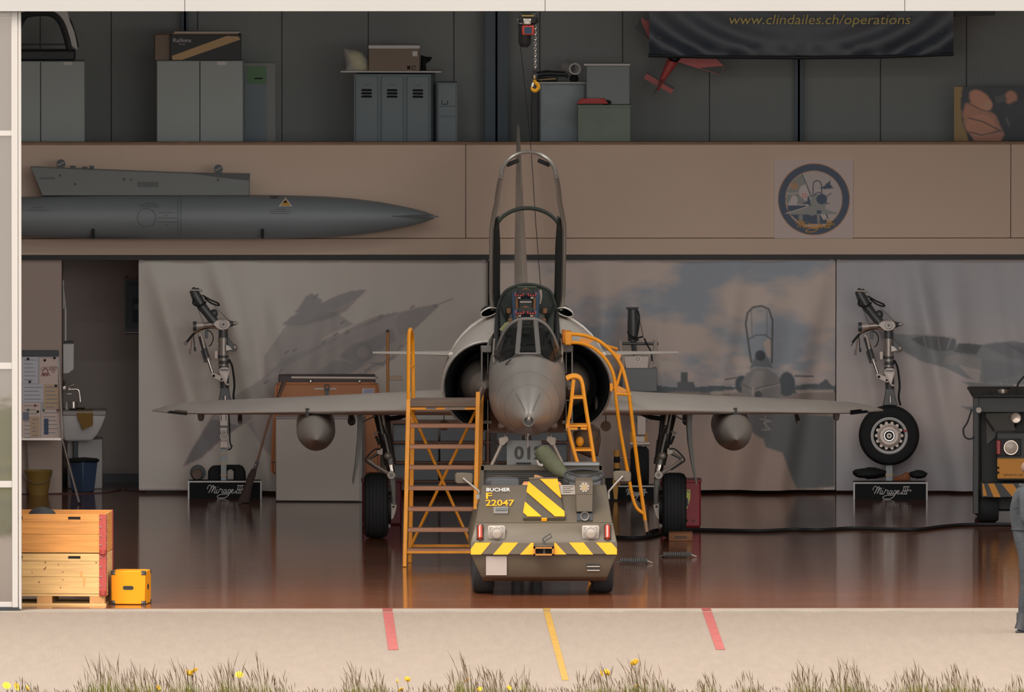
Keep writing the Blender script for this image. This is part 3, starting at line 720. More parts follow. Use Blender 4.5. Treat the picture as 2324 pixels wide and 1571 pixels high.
for x0, x1, y0, y1 in ((90, 126, 401, 406), (312, 360, 412, 424)):
    MB().pbox(x0, x1, y0, y1, TY - 0.0725, 0.002).build('stencil', M('stencil_dark', (56, 58, 56), 'b'), py)
for x0, x1, yt in ((160, 172, 376), (187, 199, 378), (203, 214, 376)):
    MB().pbox(x0, x1, yt, yt + 6, TY - 0.03, 0.06).build('fitting', m_tankd, py, bevel=0.003)
def tp(px, py, lift=0.003):
    r = 50.0 / TS
    for (xa, ra), (xb, rb) in zip(prof[:-1], prof[1:]):
        if xa <= px <= xb: r = (ra + (rb - ra) * (px - xa) / (xb - xa)) / TS
    dz = (TC - py) / TS; r += lift
    return V(X_(px, TY), TY - math.sqrt(max(r * r - dz * dz, 0)), Z_(py, TY))
def decal(poly_rows, mat, name, lift=0.003):
    """rows of (y, x0, x1) laid on the round tank"""
    mb = MB(); o = []
    for y, a, b in poly_rows: o += [tp(a, y, lift), tp(b, y, lift)]
    mb.add(o, [(2 * i, 2 * i + 1, 2 * i + 3, 2 * i + 2) for i in range(len(poly_rows) - 1)])
    return mb.build(name, mat, t)
tri = lambda cx, y0, y1, w, e=0: [(y0 + (y1 - y0) * k / 5, cx - w * k / 5 - e, cx + w * k / 5 + e) for k in range(6)]
decal(tri(648, 446, 466, 15.5), m_lab, 'warning_border', 0.002)
decal(tri(648, 449, 465, 12.0), M('warn_orange', (150, 92, 44), 'b', rough=0.5), 'warning_triangle', 0.004)
decal([(454, 645, 652), (458, 643, 650)], m_gap, 'warning_symbol', 0.006)
for y, a, b in ((472, 624, 650), (476, 612, 659), (481, 614, 659), (462, 316, 361), (466, 318, 360), (458, 330, 352), (468, 72, 100), (474, 60, 112), (479, 360, 394), (486, 374, 381), (491, 358, 402), (500, 356, 404), (507, 376, 384)):
    decal([(y, a, b), (y + 1.6, a, b)], M('stencil_dark', (56, 58, 56), 'b'), 'stencil_line', 0.002)
MB().tube([tp(333 + 21 * math.cos(u), 491 + 21 * math.sin(u)) for u in np.linspace(0, 6.283, 28)[:-1]], 0.0025, 5, closed=True).build('hatch_ring', m_tankd, t)
for x in (404, 411): MB().tube([tp(x, y, 0.001) for y in np.linspace(444, 540, 14)], 0.0022, 5).build('joint_line', m_tankd, t)
for x in (212, 596): MB().pbox(x - 3, x + 3, 519, 541, TY - 0.235, 0.2).build('support_strap', m_gap, t)
decal([(443.5, 612, 634), (446, 613, 633), (449, 616, 628)], m_tankd, 'filler_cap')
for x in (-100, 212, 596): MB().pbox(x - 8, x + 8, 470, 520, TY + 0.2, 0.065).build('wall_bracket', m_black, t)
# emblem
YE = YP - 0.02
e = Canvas(1757, 363, 1936, 541, 1, (128, 116, 110))
cx, cy = 1847.0, 452.5
NB = (40, 50, 62); OR = (124, 86, 52); GR = (88, 88, 84); LG = (124, 116, 112)
e.ell(cx, cy, 82, 82, OR); e.ell(cx, cy, 80.5, 80.5, NB); e.ell(cx, cy, 65, 65, OR); e.ell(cx, cy, 63.8, 63.8, (118, 110, 106))
def ep(l): return [(1720 + a / 7.14, 340 + b / 7.14) for a, b in l]
e.poly(ep([(720, 395), (860, 760), (780, 830), (600, 910), (480, 900), (455, 800), (480, 660), (560, 510), (640, 440)]), GR)
e.poly(ep([(775, 560), (840, 740), (780, 830), (700, 770), (660, 720), (665, 650), (700, 590)]), LG); e.poly(ep([(560, 740), (600, 740), (650, 790), (630, 900), (480, 905)]), LG)
e.ell(*ep([(590, 590)])[0], 10, 8, OR, 0.6, 2); e.ell(*ep([(753, 742)])[0], 5.8, 5.8, (134, 60, 56)); e.line(ep([(753, 715), (753, 770)]), 3, LG); e.line(ep([(725, 742), (780, 742)]), 3, LG)
e.line(ep([(475, 700), (500, 715), (640, 700)]), 4, LG, 0.6)
e.line(ep([(720, 400), (870, 765)]), 2, NB)
e.poly(ep([(475, 905), (785, 905), (760, 1000), (560, 1010), (490, 1000)]), NB); e.poly(ep([(520, 1045), (640, 1150), (720, 1210), (1150, 1200), (1100, 1120), (1010, 1050)]), NB)
e.line(ep([(890, 750), (895, 560), (915, 515), (960, 497), (1005, 515), (1030, 565), (1035, 720)]), 2.4, NB)
e.poly(ep([(995, 622), (1085, 580), (1100, 550), (1140, 530), (1180, 485), (1170, 560), (1230, 625), (1110, 632), (1100, 642)]), NB)
e.poly(ep([(870, 770), (930, 700), (1000, 680), (1080, 760), (1120, 860), (1090, 960), (1290, 1025), (1280, 1042), (940, 1050), (870, 1072), (820, 1048), (455, 1035), (780, 930), (850, 900)]), (92, 92, 88))
e.line(ep([(455, 1032), (780, 930)]), 1.6, (134, 124, 116))
e.ell(*ep([(1035, 800)])[0], 12.2, 12, NB); e.line(ep([(1110, 760), (1190, 705)]), 2, NB); e.poly(ep([(1090, 850), (1180, 868), (1100, 880)]), NB); e.poly(ep([(810, 730), (850, 820), (860, 920), (800, 880), (680, 880), (800, 830)]), NB)
e.line(ep([(905, 750), (960, 690), (1010, 700)]), 2.4, NB); e.line(ep([(960, 690), (1000, 730)]), 1.6, LG)
e.poly(ep([(950, 980), (1030, 980), (1025, 1040), (955, 1040)]), NB); e.poly(ep([(960, 1050), (1000, 1050), (1005, 1200), (965, 1195)]), GR); e.poly(ep([(1010, 1050), (1140, 1050), (1080, 1140), (1060, 1135)]), LG); e.line(ep([(1110, 1050), (1135, 1110)]), 3, NB); e.poly(ep([(670, 1050), (730, 1050), (720, 1170), (690, 1160), (650, 1110)]), GR)
t = thing('emblem_sign', 'square white sign with round blue fighter jet emblem on gallery wall', 'sign', P(1847, 541, YE))
e.sheet('printed_face', M('emblem_print', rough=0.5, attr='print'), YE - 0.004, t, k=0.85 / KZ['b'])
MB().pbox(1757, 1936, 363, 541, YE - 0.003, 0.022).build('board', m_lab, t)
script_lettering(t, M('emblem_orange', (140, 94, 50), 'b', rough=0.5), 1806, 1894, 500, 527, YE, 0.0055, 0.008)

# ================================================================ BIG PRINTED BANNERS
YBN = YF(1120) - 0.05
WB = (128, 116, 109)
def vfold(seed, n, amp, x0, x1, slant=0.0, fan=None):
    r = np.random.default_rng(seed)
    ks = [(r.uniform(x0, x1), r.uniform(14, 46), r.uniform(0.3, 1.0), r.uniform(-0.12, 0.12)) for _ in range(n)]
    def f(X, Y):
        o = np.zeros(X.shape); yy = Y - 590
        for c, w, a, sl in ks:
            xx = c + (slant + sl) * yy
            if fan is not None: xx = fan + (c - fan) * (0.35 + 0.65 * np.clip(yy / 500, 0, 1)) + sl * yy
            o += amp * a * np.exp(-((X - xx) / w) ** 2) * (0.25 + 0.75 * np.clip(yy / 150, 0, 1))
        return o
    return f
def banner(name_label, cv, fold, x0, x1, yb, name='printed_banner'):
    t = thing(name, name_label, 'banner', P((x0 + x1) / 2, yb, YBN))
    cv.sheet('cloth', m_ban, YBN, t, fold, k=1.08 / KZ['b'])
    MB().tube([P(x0 + 1, 592, YBN - 0.01), P(x1 - 1, 592, YBN - 0.01)], 0.016, 8).build('top_hem', M('hem', (118, 110, 104), 'b', rough=0.7), t)
    MB().tube([P(x0 + 1, yb - 1, YBN - 0.012), P(x1 - 1, yb - 1, YBN - 0.012)], 0.014, 8).build('bottom_hem', M('hem', (118, 110, 104), 'b', rough=0.7), t)
    MB().box(X_(x0, YBN), X_(x1, YBN), YBN - 0.02, YBN + 0.02, Z_(590, YBN), Z_(586, YBN)).build('hanging_rail', m_black, t)
    for x in (x0 + 5, x1 - 8): MB().pbox(x - 4, x + 4, 587, 592, YBN - 0.045, 0.02).build('rail_clip', m_paper, t)
    return t
m_ban = M('banner_cloth', rough=0.75, attr='print')
# 1: jet climbing over white
c = Canvas(315, 592, 1105, 1112, 2, WB)
n = c.noise(120, 160, 3, 5)[..., None]
c.im *= (0.92 + 0.16 * n)
G1, G2, G3, G4 = (82, 84, 84), (96, 95, 92), (64, 68, 70), (108, 104, 99)
def q1(l): return [(600 + a / 2.618, 580 + b / 2.618) for a, b in l]
c.poly([(414, 1060), (440, 1010), (480, 945), (520, 905), (560, 900), (590, 935), (560, 955), (500, 1000), (455, 1040)], G3, soft=2)          # near wing tip
c.poly([(480, 950), (520, 905), (590, 860), (640, 815), (700, 780), (760, 760), (840, 735), (900, 715), (905, 752), (870, 800), (800, 870), (700, 900), (590, 940), (540, 965)], G2, soft=1)
c.poly([(560, 960), (640, 900), (800, 880), (700, 930), (620, 1040), (590, 1005)], (98, 96, 94), soft=2)
c.poly(q1([(0, 590), (130, 410), (210, 330), (420, 330), (530, 405), (420, 450), (300, 520), (150, 600), (0, 640)]), G2, soft=1)                 # far wing
c.poly(q1([(175, 340), (210, 300), (245, 240), (285, 222), (345, 265), (300, 330)]), G1, soft=1); c.line(q1([(290, 255), (318, 230)]), 4, G3)       # fin
c.poly(q1([(102, 410), (160, 360), (250, 315), (360, 270), (450, 228), (520, 205), (606, 203), (560, 250), (470, 300), (340, 350), (220, 400)]), G1, soft=1)  # far tank
c.poly(q1([(102, 410), (220, 400), (340, 350), (470, 300), (560, 250), (480, 330), (400, 370), (230, 412)]), G3, 0.7, 2)
c.poly(q1([(440, 470), (560, 400), (690, 350), (800, 335), (900, 310), (1005, 292), (1040, 296), (1000, 330), (930, 400), (850, 480), (760, 590), (700, 640), (560, 700), (420, 715), (300, 700), (200, 760), (100, 800), (60, 700), (250, 590)]), (94, 92, 89), soft=1)
c.poly(q1([(780, 400), (800, 345), (900, 310), (1005, 292), (1040, 296), (960, 375), (850, 470), (800, 470)]), (86, 86, 84), soft=1)               # radome
c.line(q1([(1010, 300), (1118, 256)]), 3, G1)
c.ell(*q1([(1015, 299)])[0], 5, 3.5, G3)
c.poly(q1([(500, 450), (640, 400), (790, 340), (800, 330), (640, 385)]), (72, 76, 78), 0.8, 1)
c.poly(q1([(440, 600), (530, 520), (620, 500), (760, 430), (780, 500), (700, 560), (640, 610), (560, 640)]), (76, 79, 80), soft=2)
c.ell(*q1([(590, 570)])[0], 23, 22, (70, 74, 75), soft=1); c.ell(*q1([(585, 575)])[0], 14, 13, (88, 86, 84), soft=2)
c.poly(q1([(300, 700), (420, 620), (520, 630), (640, 600), (540, 690), (420, 715)]), (74, 77, 78), 0.8, 1)
c.poly(q1([(480, 715), (600, 650), (720, 600), (800, 540), (830, 500), (860, 510), (780, 610), (660, 690), (560, 715)]), (104, 99, 94), soft=1)
for l in ([(600, 690), (640, 660), (690, 640)], [(640, 640), (670, 640), (710, 650)], [(790, 560), (820, 530)], [(770, 600), (700, 640)]): c.line(q1(l), 5, G3, 0.8, 2)
for a, b in ((690, 362), (880, 305), (495, 452), (425, 465), (180, 560), (135, 570), (355, 515), (465, 395), (100, 680), (10, 745)): c.line(q1([(a - 10, b + 6), (a + 8, b - 6)]), 4.5, G3, 0.85)
c.poly(q1([(0, 640), (250, 560), (450, 480), (300, 560), (60, 690), (0, 720)]), (76, 79, 80), 0.6, 3)
c.line(q1([(450, 480), (300, 560), (60, 690)]), 1.5, G3, 0.5); c.line(q1([(560, 470), (430, 540), (270, 640)]), 1.5, G3, 0.5)
c.poly([(590, 1005), (620, 1040), (640, 1000), (690, 960), (640, 955)], G1, 0.5, 3)
c.im = c.im * 0.8 + np.array(lin(WB)) * 0.2
f1a = vfold(11, 12, 0.08, 330, 560, 0.32); f1b = vfold(12, 14, 0.06, 560, 1105, -0.12)
banner('white fabric banner printed with a grey jet climbing to the right', c, lambda X, Y: f1a(X, Y) + f1b(X, Y), 315, 1105, 1112)
# 2: cloudy sky, jet on the apron
c = Canvas(1106, 592, 1896, 1112, 2, (96, 100, 106))
n = c.noise(190, 90, 5, 21); m = np.clip((n - 0.44) * 5.5, 0, 1); n2 = c.noise(90, 40, 4, 9); m2 = np.clip((n2 - 0.5) * 5, 0, 1)
c.im[:] = np.array(lin((92, 96, 100))) * (1 - np.clip((c.Y - 592) / 420, 0, 1)[..., None] * 0.0)
c.put(m * np.clip((890 - c.Y) / 60, 0, 1), (124, 112, 103), 0.9); c.put(m2 * np.clip((c.Y - 760) / 60, 0, 1) * np.clip((890 - c.Y) / 30, 0, 1), (128, 115, 106), 0.8)
c.put(np.clip((c.Y - 878) / 6, 0, 1), (92, 84, 78)); c.put(np.clip((c.Y - 905) / 60, 0, 1), (104, 92, 84))
c.put(((np.abs(c.Y - 884) < 6 + 3 * np.sin(c.X / 23)) & (c.X > 1480)).astype(float), (62, 66, 68))
c.poly([(1545, 845), (1561, 845), (1561, 885), (1545, 885)], (60, 62, 64)); c.poly([(1537, 868), (1575, 868), (1580, 890), (1537, 890)], (64, 66, 68))
def q2(l): return [(1480 + a / 2.38, 580 + b / 2.38) for a, b in l]
c.poly(q2([(480, 850), (760, 850), (985, 870), (990, 1250), (780, 1265), (700, 1060), (610, 1030), (600, 990), (545, 960)]), (66, 66, 66), soft=2)
c.poly(q2([(130, 1240), (330, 1250), (770, 1265), (700, 1065), (610, 1035), (540, 960), (300, 950), (130, 1050)]), (106, 92, 83), soft=2)
c.poly(q2([(305, 735), (460, 722), (480, 740), (320, 752)]), (112, 104, 98)); c.poly(q2([(770, 720), (985, 728), (985, 742), (780, 742)]), (110, 102, 96))
c.ell(*q2([(483, 695)])[0], 15, 20, (52, 56, 58)); c.ell(*q2([(725, 690)])[0], 19, 28, (54, 58, 60)); c.line(q2([(395, 668), (455, 660)]), 3, (60, 62, 62)); c.line(q2([(770, 645), (870, 652)]), 3.5, (60, 62, 62))
c.poly(q2([(480, 690), (510, 640), (545, 610), (620, 605), (680, 650), (695, 720), (690, 765), (650, 770), (500, 765), (483, 740)]), (86, 84, 82), soft=1)
c.poly(q2([(560, 620), (610, 620), (590, 740), (540, 760), (520, 700)]), (100, 95, 91), 0.8, 3)
c.line(q2([(475, 688), (545, 725), (580, 712), (690, 685)]), 2, (62, 62, 62)); c.line(q2([(580, 722), (690, 690)]), 2, (112, 104, 98)); c.ell(*q2([(572, 750)])[0], 9, 8, (58, 60, 60)); c.line(q2([(545, 755), (545, 715)]), 5, (110, 102, 96))
c.poly(q2([(525, 620), (545, 560), (580, 530), (620, 545), (655, 610), (620, 600), (550, 600)]), (72, 74, 75), soft=1); c.ell(*q2([(585, 540)])[0], 12, 12, (46, 48, 50))
c.poly(q2([(600, 470), (635, 440), (645, 560), (620, 540)]), (118, 108, 100)); c.line(q2([(535, 575), (505, 370), (515, 310), (545, 280), (590, 272), (630, 290), (650, 350), (645, 575)]), 4.2, (58, 58, 56)); c.line(q2([(535, 300), (540, 430)]), 1.6, (66, 66, 64)); c.line(q2([(620, 300), (620, 430)]), 1.6, (66, 66, 64)); c.line(q2([(525, 450), (560, 430), (610, 428), (640, 450)]), 2.6, (60, 60, 58))
c.poly(q2([(765, 700), (840, 690), (900, 695), (940, 665), (960, 690), (980, 715), (780, 720)]), (62, 64, 66), soft=1); c.line(q2([(580, 880), (640, 890), (600, 900), (635, 935), (590, 940)]), 2, (104, 98, 92)); c.line(q2([(610, 860), (612, 940)]), 1.5, (104, 98, 92))
f2a = vfold(31, 20, 0.05, 1110, 1500, 0.0); f2b = vfold(32, 12, 0.09, 1640, 1896, -0.15)
banner('banner printed with cloudy blue sky and a parked jet seen head-on', c, lambda X, Y: f2a(X, Y) + f2b(X, Y), 1106, 1896, 1112)
# 3: jet side view
c = Canvas(1898, 592, 2440, 1114, 2, (120, 112, 107))
bl = np.clip(1.15 - (c.Y - 592) / 260, 0, 0.75) * (0.7 + 0.3 * c.noise(60, 200, 3, 8)); c.put(bl, (92, 98, 103)); c.put(np.clip((c.Y - 960) / 160, 0, 0.6), (92, 98, 102))
def q3(l): return [(1880 + a / 2.38, 580 + b / 2.38) for a, b in l]
c.poly(q3([(270, 405), (370, 420), (430, 425), (520, 425), (700, 480), (820, 485), (900, 470), (1400, 480), (1400, 720), (850, 690), (740, 660), (620, 600), (500, 570), (430, 530), (380, 500), (290, 460)]), (80, 83, 84), soft=1)
c.poly(q3([(430, 440), (540, 422), (640, 440), (690, 450), (680, 510), (580, 510), (490, 480)]), (56, 60, 62)); c.poly(q3([(680, 520), (700, 475), (760, 475), (830, 485), (800, 535)]), (50, 54, 56))
for l in ([(510, 430), (525, 490)], [(590, 435), (600, 505)], [(640, 500), (665, 440), (690, 445)], [(430, 445), (520, 425), (690, 440)], [(690, 445), (695, 480)]): c.line(q3(l), 2, (104, 100, 96), 0.9)
c.poly(q3([(615, 590), (630, 545), (700, 530), (830, 560), (820, 690), (740, 640), (700, 590)]), (92, 90, 88), soft=1); c.poly(q3([(700, 590), (820, 620), (815, 700), (770, 660)]), (110, 104, 99)); c.poly(q3([(830, 490), (1000, 460), (1400, 560), (1400, 610), (1000, 560), (900, 520)]), (66, 70, 72), 0.8, 2); c.poly(q3([(720, 680), (830, 740), (900, 790), (1000, 800), (1000, 700), (850, 690)]), (76, 79, 80), soft=1); c.poly(q3([(713, 812), (790, 820), (900, 850), (780, 845)]), (74, 78, 80)); c.poly(q3([(960, 480), (1050, 500), (1057, 540)]), (58, 62, 64))
c.poly(q3([(830, 560), (1057, 600), (1057, 640), (840, 690)]), (70, 74, 76), 0.7, 3)
c.im = c.im * 0.85 + np.array(lin((116, 110, 106))) * 0.15
f3 = vfold(41, 24, 0.08, 1900, 2430, 0.12)
banner('banner printed with a side view of a grey jet beside dark tug', c, f3, 1898, 2440, 1114)
solo(MB().box(X_(1107, YBN - .06), X_(1112, YBN - .06), YBN - 0.1, YBN - 0.06, Z_(720, YBN), Z_(591, YBN)), 'banner_strip', m_blk, 'narrow black strip hanging where the first two banners meet', 'strip')
# ================================================================ WASH CORNER
m_por = M('porcelain', (152, 138, 124), 'b', rough=0.3); m_chr2 = M('chrome_dark', (120, 112, 104), 'b', rough=0.2, metal=0.8)
m_dbl = M('bin_blue', (32, 42, 56), 'b', rough=0.5); m_dkgrey = M('dark_grey_b', (44, 46, 46), 'b', rough=0.6)
YS = 20.6
t = thing('wash_basin', 'white utility wash basin with chrome tap on the corner wall', 'basin', V(X_(190, YS), YS + 0.3, 0))
mb = MB()
a, b = X_(140, YS), X_(236, YS)
rings = []
for yy, x0, x1, d0, d1 in ((936, 142, 240, 0.0, 0.5), (944, 142, 239, 0.0, 0.5), (968, 143, 230, 0.03, 0.48), (985, 144, 221, 0.06, 0.46), (1001, 146, 208, 0.1, 0.42)):
    z = Z_(yy, YS); rings.append([V(X_(x0, YS), YS + d0, z), V(X_(x1, YS), YS + d0, z), V(X_(x1, YS), YS + d1, z), V(X_(x0, YS), YS + d1, z)])
mb.loft(rings).build('bowl', m_por, t, bevel=0.012, seg=2)
MB().pbox(142, 241, 932, 943, YS - 0.02, 0.54).build('rim', M('rim_grey', (96, 90, 84), 'b', rough=0.4), t, bevel=0.008)
MB().box(X_(152, YS), X_(232, YS), YS + 0.35, YS + 0.9, 0, Z_(1001, YS)).build('pedestal', M('pedestal_white', (110, 106, 100), 'b', rough=0.5), t, bevel=0.01)
MB().tube(pts([(171, 1002), (171, 1045)], YS + 0.2), 0.03, 10).build('waste_pipe', m_dkgrey, t)
tp_ = MB().tube(smooth_path(pts([(143, 885), (160, 884), (176, 884), (180, 893), (182, 912)], YS + 0.25), 4), 0.014, 8).build('tap_spout', m_chr2, t)
MB().tube(pts([(150, 882), (158, 877), (168, 873)], YS + 0.22), 0.018, 8).build('tap_lever', m_chr2, t)
MB().tube([P(147, 880, YS + 0.25), V(X_(147, YS + .25), YB - 0.005, Z_(880, YS + 0.25))], 0.02, 8).build('wall_pipe', m_chr2, t)
MB().tube(pts([(150, 895), (163, 894)], YS + 0.24), 0.012, 8).build('tap_valve', m_chr2, t)
zr = Z_(932, YS)
t = thing('tin_can', 'shiny metal can standing on the wash basin rim', 'can', V(X_(166, YS + .2), YS + 0.2, zr))
MB().tube([V(X_(166, YS + .2), YS + 0.2, zr), P(166, 911, YS + 0.2)], 0.048, 16).build('body', m_chr2, t)
MB().tube([V(X_(152, YS + .2), YS + 0.25, zr), P(152, 922, YS + 0.25), P(151, 912, YS + .25)], [0.02, 0.018, 0.006], 10).build('spray_bottle', m_por, t)
MB().box(X_(158, YS), X_(192, YS), YS + 0.05, YS + 0.3, zr, zr + 0.018).build('tray', m_gap, t)
mb = MB(); q = [(174, 937), (211, 937), (211, 965), (205, 968), (188, 976), (181, 958), (177, 952)]
mb.pprism(q, YS - 0.035, 0.012); mb.box(X_(174, YS), X_(211, YS), YS - 0.035, YS + 0.12, zr, zr + 0.008)
solo(mb, 'cleaning_cloth', M('cloth_mustard', (80, 59, 26), 'b', rough=0.9), 'mustard yellow cloth draped over the front of the wash basin', 'cloth', smooth=0)
t = thing('towel_dispenser', 'white wall dispenser mounted above the wash basin', 'dispenser', P(155, 847, 20.9))
MB().pprism([(143, 780), (168, 780), (168, 838), (155, 848), (143, 848)], 20.7, 0.2).build('housing', M('dispenser_white', (140, 128, 116), 'b', rough=0.4), t, bevel=0.008)
MB().pbox(145, 166, 775, 781, 20.72, 0.16).build('lid', m_dkgrey, t, bevel=0.004)
MB().box(X_(140, 20.7) - 0.02, X_(145, 20.7), 20.75, 20.85, Z_(840, 20.8), Z_(790, 20.8)).build('wall_mount', m_dkgrey, t)
solo(MB().tube(pts([(149, 700), (149, 776)], 20.95), 0.012, 6).tube(pts([(144, 635), (145, 700)], 20.95), 0.008, 6).tube(pts([(143, 640), (150, 705)], 20.95), 0.006, 6), 'wall_pipe', m_por, 'thin white pipe running up the wall above the dispenser', 'pipe')
YBI = YF(1121) - 0.1
t = thing('waste_bin', 'dark blue plastic bin with black liner under the wash basin', 'bin', V(X_(188, 20.5), 20.5, 0))
MB().lathe([(0, 0.13), (0.34, 0.17)], V(X_(188, 20.4), 20.4, 0), (0, 0, 1), 4).rot(0.785, (X_(188, 20.4), 20.4, 0)).build('bin_body', m_dbl, t, bevel=0.01)
blob(MB(), V(X_(188, 20.4), 20.4, 0.35), (0.19, 0.16, 0.03), 0.08, 6).build('liner', m_gap, t)
t = thing('bucket', 'mustard yellow plastic bucket on floor by the white partition', 'bucket', V(X_(88, 19.85), 19.85, 0))
mb = MB(); c = V(X_(87, 19.85), 19.85, 0); n = 22
prof = [(0.0, 0.0), (0.0, 0.105), (0.25, 0.15), (0.262, 0.158), (0.272, 0.158), (0.272, 0.146), (0.02, 0.1)]
mb.lathe(prof, c, (0, 0, 1), n).build('pail', M('bucket_yellow', (82, 63, 28), 'b', rough=0.5), t)
MB().tube([c + V(0.152 * math.cos(u), -0.03 - 0.13 * math.sin(u) * 0.9, 0.25 - 0.12 * math.sin(u)) for u in np.linspace(0, math.pi, 14)], 0.005, 6).build('wire_handle', m_chr2, t)
# notice board on a tripod
YN = 19.6
t = thing('flip_chart', 'white notice board on tripod legs covered with pinned papers', 'notice board', V(X_(90, YN), YN, 0))
MB().pprism([(-10, 803), (134, 803), (141, 996), (-10, 996)], YN, 0.025).build('board', M('board_white', (104, 100, 98), 'b', rough=0.4), t, smooth=0)
MB().pprism([(-10, 795), (134, 795), (134, 808), (-10, 808)], YN - 0.03, 0.07).build('clamp_rail', m_dkgrey, t, bevel=0.006)
MB().pprism([(-10, 994), (141, 994), (141, 999), (-10, 999)], YN - 0.04, 0.06).build('tray', m_chr2, t)
P1, P2, P3 = M('sheet_white', (118, 116, 118), 'b'), M('sheet_pink', (128, 112, 102), 'b'), M('sheet_tan', (116, 98, 78), 'b'); m_ink = M('ink_grey', (70, 72, 78), 'b')
for i, (x0, x1, y0, y1, mt) in enumerate(((50, 86, 810, 870, P1), (90, 131, 812, 872, P2), (50, 100, 872, 912, P1), (99, 136, 872, 928, P3), (50, 92, 914, 998, P2), (93, 137, 930, 994, P2), (68, 90, 945, 993, P3), (52, 66, 935, 954, m_ink))):
    sh = MB().pbox(x0, x1, y0, y1, YN - 0.003 - 0.0012 * i, 0.001).build('paper_sheet', mt, t)
    for k in range(int((y1 - y0) / 9)):
        yy = y0 + 6 + k * 9
        if yy < y1 - 4 and not (x0 == 90): MB().pbox(x0 + 5, x1 - 4 - (k * 7) % 9, yy, yy + 1.4, YN - 0.0045 - 0.0012 * i, 0.0008).build('print_line', m_ink, sh)
mb = MB()
for k in range(9):
    c = P(109 + 12 * math.cos(k * 2.1), 842 + 9 * math.sin(k * 1.7), YN - 0.007)
    mb.tube([c + V(0.04 * math.cos(u + k) * (0.5 + 0.1 * k % 1), 0, 0.018 * math.sin(u * 2 + k)) for u in np.linspace(0, 6, 12)], 0.0022, 4)
mb.build('sketch', M('ink_red', (84, 48, 52), 'b'), t)
for x, y, cc in ((64, 814, 0), (102, 817, 0), (124, 812, 0), (68, 866, 0), (127, 875, 0), (80, 920, 1), (64, 930, 2), (99, 931, 2), (131, 931, 1), (86, 934, 0)):
    c = P(x, y, YN - 0.012); MB().tube([c, c + V(0, -0.008, 0)], 0.014, 10).build('magnet', (m_gap, M('magnet_red', (70, 34, 38), 'b'), M('magnet_green', (36, 60, 48), 'b'))[cc], t)
MB().pbox(100, 110, 950, 986, YN - 0.013, 0.001).build('photo_strip', m_dbl, t)
for k in range(5):
    c = P(137.5 + 0.9 * k, 930 + 13 * k, YN - 0.01); MB().ball(c, 0.012, 8, 5).build('clip', m_gap, t)
zf = lambda x, Y: V(X_(x, Y), Y, 0)
MB().tube([P(133, 808, YN + 0.03), P(142, 998, YN - 0.1), V(X_(181, YF(1145)), YF(1145), 0)], 0.013, 8).build('leg', m_chr2, t)
MB().tube([P(-5, 808, YN + 0.03), P(-12, 998, YN - 0.1), V(X_(-50, YF(1145)), YF(1145), 0)], 0.013, 8).build('leg', m_chr2, t)
MB().tube([P(60, 806, YN + 0.03), V(X_(62, YN + 0.42), YN + 0.42, 0.0)], 0.013, 8).build('leg', m_chr2, t)
MB().ball(V(X_(181, YF(1145)), YF(1145), 0.012), 0.016, 8, 5).build('rubber_foot', m_gap, t)
# roller poster
t = thing('wall_poster', 'grey rolled wall chart hanging half hidden behind the white banner', 'poster', P(310, 757, YB - 0.03))
MB().pbox(283, 345, 634, 752, YB - 0.02, 0.006).build('sheet', M('poster_grey', (70, 74, 76), 'b'), t)
for y in (630, 755): MB().tube(pts([(282, y), (347, y)], YB - 0.025), 0.012, 8).build('roller', m_chr2, t)
MB().pbox(286, 345, 638, 745, YB - 0.022, 0.002).build('border', M('poster_mid', (60, 66, 70), 'b'), t)
text('AERO', t, m_dkgrey, 289, 330, 640, 648, YB - 0.022); text('MUSEUM · CLUB', t, m_dkgrey, 287, 292, 655, 736, YB - 0.022, vertical=True)
MB().pbox(300, 345, 678, 733, YB - 0.024, 0.002).build('photo', M('poster_photo', (44, 50, 54), 'b'), t); MB().pbox(303, 320, 690, 702, YB - 0.026, 0.002).build('photo_detail', M('poster_grey', (70, 74, 76), 'b'), t)
MB().tube([P(289, 627, YB - 0.03), P(289, 627, YB)], 0.01, 6).build('nail', m_gap, t)

# ================================================================ LANDING GEAR DISPLAYS
m_gear = M('gear_grey', (96, 88, 80), 'b', rough=0.35, metal=0.5); m_geard = M('gear_dark', (46, 46, 45), 'b', rough=0.4, metal=0.3); m_gearl = M('gear_light', (116, 106, 97), 'b', rough=0.4, metal=0.2)
m_gch = M('gear_chrome', (214, 200, 186), 'b', rough=0.15, metal=1.0); m_cab2 = M('cable_black', (24, 27, 30), rough=0.6); m_tyre = M('tyre_rubber', (44, 46, 48), rough=0.75, spec=0.3)
m_signb = M('sign_black', (22, 27, 32), rough=0.6, spec=0.2); m_edge = M('sign_edge', (150, 132, 116), 'b', rough=0.5); m_letter = M('sign_letter', (176, 158, 142), 'b', rough=0.5)
YG = 19.45
def display_box(root, x0, x1, yt, yb):
    Y = YF(yb); d = 0.5; a, b, z = X_(x0, Y), X_(x1, Y), Z_(yt, Y)
    bx = MB().box(a + 0.012, b - 0.012, Y + 0.012, Y + d, 0, z - 0.012).build('plinth', m_signb, root)
    mb = MB().box(a, b, Y, Y + 0.02, z - 0.016, z).box(a, a + 0.018, Y, Y + 0.02, 0, z - 0.016).box(b - 0.018, b, Y, Y + 0.02, 0, z - 0.016)
    mb.build('white_edging', m_edge, root)
    w = x1 - x0
    script_lettering(root, m_letter, x0 + w * 0.26, x0 + w * 0.78, yt + (yb - yt) * 0.22, yt + (yb - yt) * 0.98, Y + 0.012, 0.0042)
    return Y, z
def cylp(a, b, r0, r1, name, mat, root, dY=0.0, n=12):
    return MB().tube([P(a[0], a[1], YG + dY), P(b[0], b[1], YG + dY)], [r0 / 205.0, r1 / 205.0], n).build(name, mat, root)
